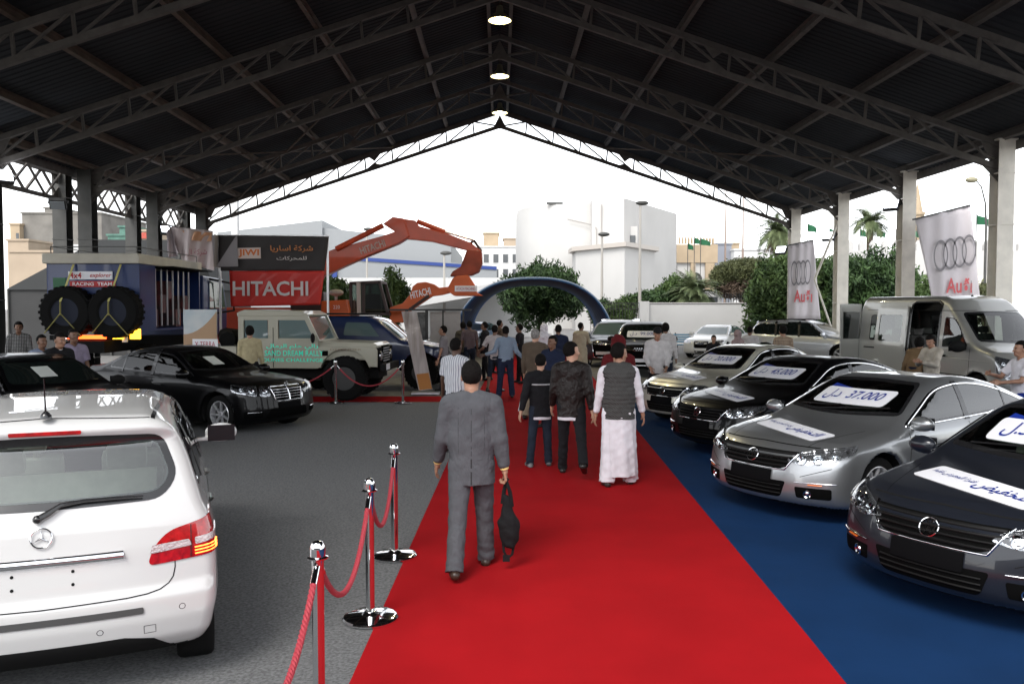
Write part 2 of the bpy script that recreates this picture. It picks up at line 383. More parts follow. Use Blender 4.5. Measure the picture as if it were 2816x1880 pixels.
# longitudinal lattice girder along left rows
for x in (-HW * 1.062,):
    for i in range(2, len(FR) - 1):
        y0, y1 = FR[i] + .25, FR[i + 1] - .25; mb = MB(); zt = ZE - .1; zb = ZE - .95
        mb.bar((x, y0, zt), (x, y1, zt), .12); mb.bar((x, y0, zb), (x, y1, zb), .12)
        n = 5
        for k in range(n):
            a = y0 + (y1 - y0) * k / n; b = y0 + (y1 - y0) * (k + 1) / n
            mb.bar((x, a, zb if k % 2 else zt), (x, b, zt if k % 2 else zb), .07)
            mb.bar((x + .1, a, zt if k % 2 else zb), (x + .1, b, zb if k % 2 else zt), .06)
        for (yy, q) in ((y0, 1), (y1, -1)):
            mb.prism([(yy, zt), (yy + q * .45, zt), (yy + q * .2, zt - .35), (yy, zt - .35)], x - .02, x + .02, 'yz'); mb.prism([(yy, zb), (yy + q * .45, zb), (yy, zb + .4)], x - .02, x + .02, 'yz')
        mb.build('lattice_girder', m_steel, shed)
for s in (-1, 1): MB().prism([(0, ZR - .02), (s * (HW + .5), rz(HW + .5) - .02), (s * (HW + .5), rz(HW + .5) + .24), (0, ZR + .24)], 40.1, 40.14).build('verge_board', m_steel, shed)
# wind bracing rods under far roof bays
for s in (-1, 1):
    mb = MB(); mb.bar((s * 5.0, 28.6, rz(5) - .1), (s * 12.3, 39.4, rz(12.3) - .1), .05); mb.bar((s * 12.3, 28.6, rz(12.3) - .1), (s * 5, 39.4, rz(5) - .1), .05); mb.build('wind_brace', m_purl, shed)

hall = thing('added_rear_hall', 'unseen grey hall added behind the camera to darken reflections', 'building', (0, -22, 0))  # unseen block, added to darken what the car fronts reflect
MB().box((0, -3, 3), (60, 6, 6)).build('wall', mat('added_hall_wall', (.10, .10, .10), .9, var=.2, vs=.3), hall); MB().prism([(-30.5, 6), (30.5, 6), (0, 8)], -6.2, .3).build('roof', m_roof, hall)
# ---------------- lamps ----------------
m_shade = mat('lamp_shade_metal', (.45, .42, .3), .35, metal=.6)
m_bulb = mat('lit_bulb', (1, .9, .6), emit=(1, .88, .55), es=9)
m_inner = mat('lit_reflector', (.9, .85, .6), .4, emit=(1, .87, .45), es=1.1)
m_black = mat('black_metal', (.02, .02, .02), .5)
for i, (y, which) in enumerate(((25.2, 'nearest'), (31.2, 'middle'), (37.0, 'farthest'))):
    t = thing('pendant_lamp', f'{which} of the three lit high bay lamps hanging under the roof ridge', 'lamp', (0.0, y, 10.75), 0, 'lit lamps along the ridge')
    MB().lathe([(.05, .45), (.09, .42), (.12, .25), (.30, .08), (.36, 0), (.345, 0), (.28, .08), (.1, .22)], n=28, cap=False).build('lamp_shade', m_shade, t, smooth=True)
    MB().lathe([(.335, .005), (.27, .075), (.1, .2)], n=28, cap=False).build('reflector', m_inner, t, smooth=True)
    MB().sphere((0, 0, .07), .11, 14, (1, 1, 1.1)).build('bulb', m_bulb, t, smooth=True)
    MB().cyl((0, 0, .45), (0, 0, .75), .02).build('hanger', m_black, t)
    ld = bpy.data.lights.new('bulb_light', 'SPOT'); lo = bpy.data.objects.new('bulb_light', ld); COL.objects.link(lo); lo.parent = t; lo.location = (0, 0, -.06)
    ld.energy = 260; ld.color = (1, .87, .55); ld.spot_size = math.radians(150); ld.spot_blend = .6; ld.shadow_soft_size = .12
m_flood = mat('lit_flood_glass', (1, 1, 1), emit=(.85, .9, 1), es=5)
m_foff = mat('flood_glass', (.25, .28, .3), .1)
def floodlight(lab, p, yaw, tilt, lit, g='floodlights on the columns'):
    t = thing('floodlight', lab, 'floodlight', p, yaw, g)
    Rt = np.array(Matrix.Rotation(tilt, 3, 'X'))
    MB().box((0, 0, 0), (.5, .14, .42), Rt).build('housing', m_black, t, bevel=.02)
    MB().box(tuple(Rt @ np.array([0, -.085, 0])), (.42, .02, .34), Rt).build('lens', m_flood if lit else m_foff, t)
    MB().bar((-.28, 0, 0), (-.28, .25, .12), .03).bar((.28, 0, 0), (.28, .25, .12), .03).bar((-.28, .25, .12), (.28, .25, .12), .03).build('bracket', m_black, t)
floodlight('lit white floodlight on the nearest left column high under the eave', (-13.55, 23.0, 5.75), math.radians(45), -.6, True)
floodlight('dark unlit floodlight between the first and second left columns', (-14.5, 27.6, 5.6), math.radians(20), .9, False)
floodlight('lit floodlight on the left column above the torn banner', (-13.5, 34.0, 5.3), math.radians(35), -.8, True)
floodlight('lit floodlight on the second right column from the camera', (13.5, 28.6, 5.7), math.radians(-40), -.7, True)
floodlight('lit floodlight above the diagonal pole on the third right column', (13.5, 34.0, 5.1), math.radians(-40), -.7, True)
floodlight('lit floodlight beside the fan palm on the farthest right column', (13.4, 39.5, 4.9), math.radians(-40), -.7, True)
# ---------------- car library ----------------
def paint(name, col, metal=0.0, rough=.35, coat=1.0, spec=.5):
    if name in MATS: return MATS[name]
    m = mat(name, col, rough, metal=metal, coat=coat, crough=.02, spec=spec); nt = m.node_tree; N = nt.nodes; Lk = nt.links; b = N['Principled BSDF']
    g = N.new('ShaderNodeNewGeometry'); mx = N.new('ShaderNodeMix'); mx.data_type = 'RGBA'; Lk.new(g.outputs['Backfacing'], mx.inputs[0])
    nz = N.new('ShaderNodeTexNoise'); nz.inputs['Scale'].default_value = 1.4; tc = N.new('ShaderNodeTexCoord'); Lk.new(tc.outputs['Object'], nz.inputs['Vector'])
    rp = N.new('ShaderNodeValToRGB'); rp.color_ramp.elements[0].color = (*[c * .95 for c in col], 1); rp.color_ramp.elements[1].color = (*[min(1, c * 1.04) for c in col], 1)
    Lk.new(nz.outputs['Fac'], rp.inputs['Fac']); Lk.new(rp.outputs['Color'], mx.inputs[6]); mx.inputs[7].default_value = (.03, .03, .03, 1); Lk.new(mx.outputs[2], b.inputs['Base Color'])
    return m
m_tyre = mat('tyre_rubber', (.009, .009, .009), .95, bump=.2, bs=40, spec=.12)
m_rim = mat('alloy', (.72, .72, .74), .28, metal=.55)
m_brake = mat('dark_hub', (.05, .05, .05), .6)
m_chrome = mat('chrome', (.82, .83, .85), .06, metal=1.0)
m_trim = mat('black_trim', (.012, .012, .013), .25, coat=.4)
m_matte = mat('matte_black', (.008, .008, .008), .85, spec=.15)
m_gril = mat('grille_black', (.003, .003, .003), .7, spec=.03)
m_lamp = mat('headlamp_reflector', (.22, .22, .23), .14, metal=.85, col2=(.75, .75, .78), vs=16, bump=.6, bs=25)
m_lens = glass_mat('lamp_glass', (.93, .95, .96), 1.1)
m_glass = glass_mat('car_glass', (.30, .36, .33), 1.35)
m_dglass = mat('dark_car_glass', (.008, .012, .011), .03, spec=.9, coat=.6)
m_gglass = mat('tinted_car_glass', (.12, .17, .17), .04, spec=.9, coat=.8)
m_seat = mat('seat_leather', (.10, .095, .09), .55, var=.15)
m_lseat = mat('pale_seat_leather', (.60, .57, .52), .55, var=.1)
m_orange = mat('orange_lens', (.8, .18, .02), .15, coat=1)
m_redl = mat('red_lens', (.36, .004, .006), .12, coat=1.0, var=.35, vs=30)
m_white = mat('sticker_white', (.78, .78, .82), .35)
m_navy = mat('sticker_blue', (.01, .03, .25), .4)
m_plate = mat('plate_black', (.004, .004, .0045), .6, spec=.03)

def curve(pts, sig=.05, n=600):
    P = np.array(pts, float); x = np.linspace(P[0, 0] - .3, P[-1, 0] + .3, n); y = np.interp(x, P[:, 0], P[:, 1]); dx = x[1] - x[0]
    k = max(1, int(3 * sig / dx)); g = np.exp(-.5 * (np.arange(-k, k + 1) * dx / sig) ** 2); g /= g.sum()
    y = np.convolve(np.pad(y, k, mode='edge'), g, 'valid'); return lambda q: np.interp(q, x, y)
class Car:
    def __init__(c, sp, name, label, cat, pos, head, mpaint, h=.025, group=None):
        c.sp = sp; c.h = h; c.paint = mpaint; c.L = sp['L']
        c.root = thing(name, label, cat, pos, math.radians(head), group)
        g = lambda k, s=.05: curve(sp[k], sp.get('sig', {}).get(k, s))
        top, belt, plan, nose, tail, bot, prof = g('top', .07), g('belt', .1), g('plan', .15), g('nose', .035), g('tail', .035), g('bot', .06), g('prof', sp.get('profsig', .022))
        L = c.L; nc, tc, cr = sp.get('nc', .42), sp.get('tc', .25), sp.get('crown', .05); cf, cb = sp.get('cwf', .16), sp.get('cwb', .08); kt = sp.get('kt', .11)
        wh = sp['wheels']; wr = sp['wr']; ar = sp.get('arch', wr + .045); wz = sp.get('wz', wr)
        def F(x, y, z):
            s = -x; a = np.abs(y); y2 = a * a; t = np.clip((s - 1.8) / 1.4, 0, 1)
            f1 = z - top(s - (cf * (1 - t) - cb * t) * y2) + cr * y2
            f2 = a - plan(s) + prof(z - belt(s))
            f3 = nose(z) + nc * a ** 2.4 - s; f4 = s - (L - tail(z)) + tc * a ** 2.4; f5 = bot(s) - z
            f = smax(f1 * .85, f2, kt); f = smax(f, f3 * .85, sp.get('kn', .10)); f = smax(f, f4 * .85, sp.get('kr', .08)); f = smax(f, f5, .06)
            for k, xw in enumerate(wh):
                d = np.sqrt((s - xw) ** 2 + (z - wz) ** 2)
                fl = sp.get('flare', .012); f = f - fl * np.exp(-((d - ar) / .07) ** 2) * (z > wz - .15) * (a > .5)
                f = np.maximum(f, np.minimum(ar - d, a - (plan(xw) - .30)))
            return f
        c.F = F
    def frame(c, fr):
        if fr == 'top': return np.array([0, 0, 1.]), np.array([-1., 0, 0]), np.array([0, 1., 0])
        p = {'front': 0, 'side': 90, 'rear': 180}.get(fr, fr); p = math.radians(p)
        return np.array([math.cos(p), math.sin(p), 0]), np.array([-math.sin(p), math.cos(p), 0]), np.array([0, 0, 1.])
    def project(c, W, fr, off=.003, far=None, n=140, rng=None):
        d, ux, uy = c.frame(fr); W = np.asarray(W, float); B = W[:, :1] * ux + W[:, 1:2] * uy
        hi = far if far else {'front': .25, 'top': 2.8, 'side': 1.4}.get(fr, 1.6 if not isinstance(fr, str) and fr < 100 else c.L + .4)
        ts = np.linspace(hi, hi - (rng or 2.6), n); prev = None; T0 = np.full(len(W), ts[-1]); T1 = T0.copy(); done = np.zeros(len(W), bool)
        for t in ts:
            Q = B + t * d; f = c.F(Q[:, 0], Q[:, 1], Q[:, 2]); hit = (f < 0) & ~done
            if prev is not None: T0[hit] = prev; T1[hit] = t
            done |= hit; prev = t
        for _ in range(9):
            m = (T0 + T1) / 2; Q = B + m[:, None] * d; ins = c.F(Q[:, 0], Q[:, 1], Q[:, 2]) < 0; T1 = np.where(ins, m, T1); T0 = np.where(ins, T0, m)
        P = B + T1[:, None] * d; G = grad(c.F, P); N = G / (np.linalg.norm(G, axis=1)[:, None] + 1e-9)
        bad = ~done
        if bad.any(): N[bad] = d
        return P + N * off, N, done
    def to2d(c, pts, fr):
        d, ux, uy = c.frame(fr); return [(float(np.array([-p[0], p[1], p[2]]) @ ux), float(np.array([-p[0], p[1], p[2]]) @ uy)) + tuple(p[3:]) for p in pts]
    def patch(c, name, poly, fr, m, off=.004, res=.06, r=0, holes=(), both=False, parent=None, lab=None, thick=None, d3=False, rng=None, far=None):
        if d3: poly = c.to2d(poly, fr)
        if r or any(len(p) > 2 for p in poly): poly = roundpoly(poly, r)
        W, T = tri2d(poly, res, holes); P, N, ok = c.project(W, fr, off, rng=rng, far=far); T = T[ok[T].all(1)]
        d, ux, uy = c.frame(fr)
        if len(T):
            fn = np.cross(P[T[:, 1]] - P[T[:, 0]], P[T[:, 2]] - P[T[:, 0]]); flip = (fn * N[T[:, 0]]).sum(1) < 0; T[flip] = T[flip][:, ::-1]
        E = {}
        for t in T.tolist():
            for i in range(3): E[(t[i], t[(i + 1) % 3])] = 1
        bd = [(a, b) for (a, b) in E if (b, a) not in E]; th = thick if thick is not None else off + .004
        ids = sorted({a for e in bd for a in e}); mp = {a: i + len(P) for i, a in enumerate(ids)}
        P2 = np.concatenate([P, P[ids] - N[ids] * th]) if ids else P; N2 = np.concatenate([N, N[ids]]) if ids else N
        R = np.array([q for a, b in bd for q in ((a, mp[a], b), (b, mp[a], mp[b]))], int).reshape(-1, 3)
        TT = np.concatenate([T, R]); outs = []
        for sgn in ((1, -1) if both else (1,)):
            Q = P2.copy(); NN = N2.copy(); F_ = TT
            if sgn < 0: Q[:, 1] *= -1; NN[:, 1] *= -1; F_ = TT[:, ::-1]
            o = np_mesh(name, Q, F_, m, parent or c.root, normals=NN)
            if lab: o['label'] = lab
            outs.append(o)
        return outs if both else outs[0]
    def line(c, name, pts, fr, w, m, off=.0035, both=False, closed=False, d3=False, parent=None, height=None):
        if d3: pts = c.to2d(pts, fr)
        P = np.array(dens(pts, .03) if closed else [tuple(np.array(pts[i]) + (np.array(pts[i + 1]) - np.array(pts[i])) * j / max(1, int(np.linalg.norm(np.array(pts[i + 1]) - np.array(pts[i])) / .03))) for i in range(len(pts) - 1) for j in range(max(1, int(np.linalg.norm(np.array(pts[i + 1]) - np.array(pts[i])) / .03)))] + [pts[-1]])
        if closed: P = np.vstack([P, P[:1]])
        T = np.gradient(P, axis=0); T /= np.linalg.norm(T, axis=1)[:, None] + 1e-9; nn = np.stack([-T[:, 1], T[:, 0]], 1)
        W = np.concatenate([P - nn * w / 2, P, P + nn * w / 2]); Q, N, ok = c.project(W, fr, 0); n = len(P)
        hh = height if height else off; Q = Q.copy(); Q[:n] += N[:n] * (off * .2 if height else off); Q[n:2 * n] += N[n:2 * n] * hh; Q[2 * n:] += N[2 * n:] * (off * .2 if height else off)
        F_ = []
        for i in range(n - 1):
            for k in (0, n):
                f = (k + i, k + i + 1, k + n + i + 1, k + n + i)
                if ok[list(f)].all(): F_.append(f)
        if not F_: return
        F_ = np.array(F_); fn = np.cross(Q[F_[:, 1]] - Q[F_[:, 0]], Q[F_[:, 2]] - Q[F_[:, 0]]); fl = (fn * N[F_[:, 0]]).sum(1) < 0; F_[fl] = F_[fl][:, ::-1]; out = []
        for sgn in ((1, -1) if both else (1,)):
            q = Q.copy(); f_ = F_
            if sgn < 0: q[:, 1] *= -1; f_ = F_[:, ::-1]
            out.append(np_mesh(name, q, f_, m, parent or c.root))
        return out
    def lines(c, name, L, m, **k):      # several gaps joined in one mesh
        obs = []
        for fr, pts, w in L:
            r = c.line(name, pts, fr, w, m, **k)
            if r: obs += r
        if not obs: return
        V = []; Q = []; n = 0
        for o in obs:
            me = o.data; v = np.empty(len(me.vertices) * 3, np.float32); me.vertices.foreach_get('co', v); V.append(v.reshape(-1, 3))
            for p in me.polygons: Q.append([i + n for i in p.vertices])
            n += len(me.vertices); par = o.parent; bpy.data.objects.remove(o); bpy.data.meshes.remove(me)
        return np_mesh(name, np.concatenate(V), np.array(Q), m, par)
    def body(c, cuts=(), name='body'):
        sp = c.sp; H = sp['H']; W = max(p[1] for p in sp['plan']) + .05
        P, Q, N = surfnet(c.F, (-c.L - .1, -W, sp['bot'][0][1] - .12), (.12, W, H + .1), c.h)
        C = P[Q].mean(1); nq = N[Q].mean(1); kill = np.zeros(len(Q), bool)
        for fr, poly in cuts:
            d, ux, uy = c.frame(fr); a = C @ ux; b = C @ uy; k = inpoly(a, b, poly) & (nq @ d > .12) & (True if fr in ('front', 'rear', 'top') else (C @ d > 0)); kill |= k
            if fr == 'side': k = inpoly(a, b, poly) & (nq @ np.array([d[0], -d[1], 0]) > .12) & (C[:, 1] < 0); kill |= k
        s = -C[:, 0]; mi = np.zeros(len(Q), int)
        for xw in sp['wheels']:
            ins = (np.hypot(s - xw, C[:, 2] - sp.get('wz', sp['wr'])) < sp.get('arch', sp['wr'] + .045) + .012) & (np.abs(C[:, 1]) < max(p[1] for p in sp['plan']) - .03) & (nq[:, 2] < .3)
            inward = (np.hypot(s + N[Q].mean(1)[:, 0] * -.02 - xw, C[:, 2] + nq[:, 2] * .02 - sp.get('wz', sp['wr'])) < np.hypot(s - xw, C[:, 2] - sp.get('wz', sp['wr']))) | (np.abs(nq[:, 1]) > .7)
            mi[ins & inward] = 1
        mi[nq[:, 2] < -.8] = 1
        k = ~kill
        return np_mesh(name, P, Q[k], [c.paint, m_matte], c.root, normals=None if False else N, mi=mi[k])
    def at_surface(c, a, b, fr, off=0):
        P, N, ok = c.project(np.array([[a, b]]), fr, off); return P[0], N[0]
    def wheels(c, style='ten', rims=None, wr=None, w=.215, spoke=10, front=True, names=('wheel',)):
        sp = c.sp; wr = wr or sp['wr']; rr = sp.get('rim', wr * .70); first = None
        for xw in sp['wheels']:
            for sg in (1, -1):
                y = (float(np.interp(xw, *np.array(sp['plan']).T)) - .02 - w / 2 - sp.get('winset', .035)) * sg
                if first is None:
                    hub = MB(); hub.lathe([(.01, w * .1), (rr * .75, w * .1), (rr * .75, -.02), (.01, -.02)], n=20, axis='y'); ho = hub.build('wheel', m_brake, c.root, smooth=True)
                    t = MB(); t.lathe([(rr * .97, -w / 2 + .01), (wr * .93, -w / 2), (wr * .985, -w * .42), (wr, -w * .3), (wr * .992, -w * .15), (wr, 0), (wr * .992, w * .15), (wr, w * .3), (wr * .985, w * .42), (wr * .93, w / 2), (rr * .97, w / 2 - .01)], n=48, axis='y', cap=False)
                    t.build('tyre', m_tyre, ho, smooth=60)
                    r = MB(); r.lathe([(rr * .99, w / 2 - .012), (rr * .94, w / 2 - .004), (rr * .90, w / 2 - .03), (rr * .88, -w / 2 + .02), (rr, -w / 2 + .015)], n=40, axis='y', cap=False)
                    for k in range(spoke):
                        a = 2 * PI * k / spoke; ca, sa = math.cos(a), math.sin(a); px, pz = -sa, ca
                        r0, r1 = rr * .14, rr * .93; w0, w1 = rr * (.13 if spoke > 7 else .17), rr * (.085 if spoke > 7 else .13); y0, y1 = w / 2 - .035, w / 2 - .012
                        V = []
                        for (q, ww, yy) in ((r0, w0, y0), (r1, w1, y1)):
                            for sgn in (-1, 1):
                                for dy in (0, -.03): V.append((ca * q + px * ww * sgn * .5, yy + dy, sa * q + pz * ww * sgn * .5))
                        r.add(V, [(0, 2, 6, 4), (1, 5, 7, 3), (0, 4, 5, 1), (2, 3, 7, 6), (4, 6, 7, 5), (0, 1, 3, 2)])
                    r.lathe([(.01, w / 2 - .018), (rr * .17, w / 2 - .02), (rr * .2, w / 2 - .04), (rr * .2, -.01), (.01, -.01)], n=16, axis='y')
                    r.build('rim', rims or m_rim, ho, smooth=30); first = ho; o = ho
                else: o = copytree(first, c.root)
                o.location = (-xw, y, sp.get('wz', wr) if sp.get('wz') else wr); o.rotation_euler = (0, RS.rand() * 2, 0) if sg > 0 else (0, RS.rand() * 2, PI)
    def mirrors(c, s, y, z, m=None, big=1.0):
        for sg in (1, -1):
            def Fm(X, Y, Z):
                X = X + s; Y = (Y * sg - y - .11 * big); Z = Z - z - .05
                e = np.sqrt((X / (.075 * big)) ** 2 + (Y / (.125 * big)) ** 2 + (Z / (.078 * big)) ** 2) - 1; e = smax(e * .075, -X - .028 - .06 * Y, .02)
                arm = np.maximum(np.maximum(np.abs(X - .0) - .03, np.abs(Z + .055) - .014), np.abs(Y + .12) - .09)
                return smin(e, arm, .03)
            yc = (y + .11 * big) * sg; P, Q, N = surfnet(Fm, (-s - .16 * big, min(yc - .22, yc + .22) - .02, z - .1), (-s + .16 * big, yc + .24, z + .2), .012 if c.h < .04 else .02, 1)
            o = np_mesh('side_mirror', P, Q, m or c.paint, c.root, normals=N)
            mb = MB(); mb.box((-s - .034 * big - .012, yc, z + .05), (.004, .21 * big, .128 * big)); mb.build('mirror_glass', mat('mirror_face', (.012, .013, .015), .25, spec=.3), o)
    def seats(c, rows, y=.37, z=.42, m=None, top=1.12, wheel=True, dash=None):
        m = m or m_seat
        for xs in rows:
            for sg in (1, -1):
                mb = MB(); a = -.25; R = np.array(Matrix.Rotation(a, 3, 'Y'))
                mb.box((-xs, y * sg, z), (.5, .48, .16)); mb.box((-xs - .33, y * sg, z + .32), (.13, .46, .58), R)
                mb.bar((-xs - .41, y * sg - .06, z + .55), (-xs - .43, y * sg - .06, z + .68), .012).bar((-xs - .41, y * sg + .06, z + .55), (-xs - .43, y * sg + .06, z + .68), .012)
                mb.box((-xs - .43, y * sg, z + .71), (.09, .25, .16), R); mb.build('seat', m, c.root, smooth=True, bevel=.03)
        if dash:
            s, zz = dash; mb = MB(); mb.box((-s, 0, zz - .12), (.42, 1.24, .2)); mb.build('dashboard', m_matte, c.root, smooth=True, bevel=.05)
            mb = MB(); an = np.linspace(0, 2 * PI, 25); mb.tube([(-s - .36 + .07 * math.sin(q), .36 + .185 * math.cos(q), zz - .08 + .17 * math.sin(q)) for q in an], .015, 6, cap=False)
            mb.bar((-s - .36, .19, zz - .09), (-s - .36, .53, zz - .09), .03, .05); mb.build('steering_wheel', m_matte, c.root, smooth=True)
    def text(c, s, name, cx, cy, w, h, fr, m, rot=0, off=.009, **k):
        V, T = text_fit(s, w, h, **k); ca, sa = math.cos(rot), math.sin(rot); V = V @ np.array([[ca, sa], [-sa, ca]]) + np.array([cx, cy])
        P, N, ok = c.project(V, fr, off); T = T[ok[T].all(1)]; return np_mesh(name, P, T, m, c.root, smooth=False)
    def emblem(c, a, b, fr, r, kind, m=None):
        P, N = c.at_surface(a, b, fr, .012); up = np.array([0, 0, 1.]); up = up - N * (up @ N); up /= np.linalg.norm(up); rt = np.cross(up, N); mb = MB()
        q = lambda x, y: P + rt * x * r + up * y * r
        mb.tube([q(math.cos(t), math.sin(t)) for t in np.linspace(0, 2 * PI, 33)], r * .085, 6, cap=False)
        if kind == 'vw':
            for pts in ([(-.38, .86), (0, .12), (.38, .86)], [(-.82, .42), (-.4, -.68), (0, .0), (.4, -.68), (.82, .42)]):
                for i in range(len(pts) - 1): mb.bar(q(*pts[i]), q(*pts[i + 1]), r * .16, r * .12, tuple(N))
        elif kind == 'star':
            for t in (90, 210, 330):
                t = math.radians(t); p = (math.cos(t) * .97, math.sin(t) * .97); l = math.radians(62)
                A = [q(*p)]; bs = .13
                V = [q(*p), q(bs * math.cos(t + l), bs * math.sin(t + l)), q(bs * math.cos(t - l), bs * math.sin(t - l)), q(0, 0) + N * r * .14, q(*p) - N * .004, P - N * .004]
                mb.add(V, [(0, 1, 3), (0, 3, 2), (1, 0, 4), (2, 4, 0)])
        elif kind == 'rings':
            mb = MB()
            for k in (-1.8, -.6, .6, 1.8): mb.tube([q(k * .5 + .42 * math.cos(t), .42 * math.sin(t)) for t in np.linspace(0, 2 * PI, 25)], r * .05, 5, cap=False)
        return mb.build('emblem', m or m_chrome, c.root, smooth=True)
    def lampset(c, pts, fr, bulbs=(), both=True, glass=True, name='headlight', m=None, res=.05, off=.003):
        os_ = c.patch(name, pts, fr, m or m_lamp, off, res, d3=True, both=both)
        os_ = os_ if both else [os_]
        for i, o in enumerate(os_):
            sg = 1 if i == 0 else -1
            for (s, y, z, r) in bulbs:
                d, ux, uy = c.frame(fr); p3 = np.array([-s, y, z]); P, N, ok = c.project(np.array([[p3 @ ux, p3 @ uy]]), fr, 0); p = P[0].copy(); n = N[0].copy(); p[1] *= sg; n[1] *= sg
                mb = MB(); u = np.cross(n, [0, 0, 1.]); u /= np.linalg.norm(u); v = np.cross(u, n)
                ring = lambda rr, o_: [p + n * o_ + (u * math.cos(t) + v * math.sin(t)) * rr for t in np.linspace(0, 2 * PI, 20, endpoint=False)]
                V = ring(r, .004) + ring(r * .88, .014) + ring(r * .55, .004) + [p + n * .016]
                mb.add(V, [(k + j * 20, (k + 1) % 20 + j * 20, (k + 1) % 20 + (j + 1) * 20, k + (j + 1) * 20) for j in (0, 1) for k in range(20)] + [(40 + k, 40 + (k + 1) % 20, 60) for k in range(20)])
                mb.build('lamp_bowl', m_chrome, o, smooth=True)
        if glass:
            gl = c.patch('lamp_cover', pts, fr, m_lens, off + .02, res, d3=True, both=both, thick=.012)
            for o, g_ in zip(os_, gl if both else [gl]): g_.parent = o
        return os_
m_slat = mat('dark_slat', (.006, .006, .006), .4, spec=.2)
# ---------------- sedans with price stickers ----------------
CC = dict(L=4.80, H=1.42, wheels=(.93, 3.64), wr=.335, rim=.245, arch=.385, sig={'top': .09},
    top=[(-.3, .70), (0, .75), (.3, .825), (.7, .895), (1.15, .955), (1.28, .99), (2.08, 1.345), (2.35, 1.405), (2.75, 1.42), (3.1, 1.395), (3.5, 1.31), (4.05, 1.115), (4.3, 1.06), (4.65, 1.045), (4.9, 1.0)],
    belt=[(0, .74), (.9, .86), (1.5, .91), (3, .955), (4.2, 1.0), (4.8, 1.0)], plan=[(0, .86), (.5, .915), (1, .928), (2, .93), (3.7, .93), (4.3, .90), (4.8, .82)],
    nose=[(.1, .20), (.2, .08), (.28, .01), (.42, 0), (.52, .015), (.6, .035), (.68, .06), (.76, .14), (.82, .26)], tail=[(.1, .25), (.25, .08), (.4, .02), (.7, 0), (.85, .03), (1.02, .08), (1.1, .2)],
    bot=[(0, .19), (.5, .17), (2, .16), (4.8, .22)], prof=[(-.8, .14), (-.68, .05), (-.55, .01), (-.3, 0), (-.16, .004), (-.06, .022), (0, .06), (.03, .085), (.2, .16), (.40, .27), (.55, .42)], kt=.09)
JT = dict(CC, L=4.55, H=1.46, wheels=(.87, 3.45), wr=.315, rim=.215, arch=.365,
    top=[(-.3, .72), (0, .77), (.3, .85), (.7, .92), (1.1, .97), (1.22, 1.0), (1.98, 1.38), (2.25, 1.445), (2.7, 1.46), (3.1, 1.44), (3.3, 1.39), (3.85, 1.13), (4.0, 1.09), (4.45, 1.07), (4.7, 1.02)],
    belt=[(0, .76), (.9, .88), (1.5, .92), (3, .95), (4.5, 1.0)], plan=[(0, .84), (.5, .88), (2, .89), (3.6, .885), (4.1, .86), (4.55, .78)])
def wind(c, zb, zt, wb, wt, see, sticker=None, bow=.03, fr='front', mg=None, m_st=None):
    zb += .0; poly = [(-wb, zb), (0, zb - bow), (wb, zb), (wt, zt), (0, zt + bow * .8), (-wt, zt)]
    poly = roundpoly([p + ((.06 if i not in (1, 4) else .3),) for i, p in enumerate(poly)], 0); inner = shrink(poly, .035)
    rng = None; far = None
    if see:
        c.patch('windscreen_frit', poly, fr, m_trim, .003, .07, holes=(inner,)); w = c.patch('windscreen' if fr == 'front' else 'rear_window', shrink(poly, .03), fr, mg or m_glass, .006, .09, thick=.002)
    else: w = c.patch('windscreen' if fr == 'front' else 'rear_window', poly, fr, mg or m_dglass, .004, .08)
    return (fr, shrink(poly, .02))
def sides(c, out, pillars, see, chrome=True, mg=None, r=.05):
    """glass area in side view with pillars; returns cut polygons"""
    out = roundpoly(out, r); cuts = []
    if see:
        inner = shrink(out, .03); c.patch('window_frame', out, 'side', m_trim, .003, .06, holes=(inner,), both=True)
        c.patch('side_window', shrink(out, .024), 'side', mg or m_glass, .005, .08, both=True, thick=.002); cuts.append(('side', shrink(out, .018)))
    else: c.patch('side_window', out, 'side', mg or m_dglass, .004, .07, both=True)
    for (s0, z0, s1, z1, w) in pillars:
        c.patch('door_pillar', [(s0 - w / 2, z0), (s0 + w / 2, z0), (s1 + w / 2, z1), (s1 - w / 2, z1)], 'side', m_trim, .009, .06, both=True)
    if chrome: c.line('window_trim', out, 'side', .022, m_chrome, both=True, closed=True, off=.008, height=.014)
    return cuts
def sedan_gaps(c, sp, hood=True):
    s1, s2 = sp['wheels']
    L = [('side', [(1.42, .30), (1.38, .55), (1.42, .88)], .008), ('side', [(2.55, .28), (2.55, .93)], .008), ('side', [(3.35, .62), (3.45, .75), (3.5, .95)], .008), ('side', [(1.42, .26), (3.2, .25)], .008), ('side', [(1.4, .72), (2.5, .75), (4.2, .82)], .01)]
    c.lines('panel_gap', L, m_matte, both=True, off=.002)
    for s in (2.38, 3.3): c.line('door_handle', [(s - .13, .80), (s + .07, .81)], 'side', .035, c.paint, both=True, height=.035)
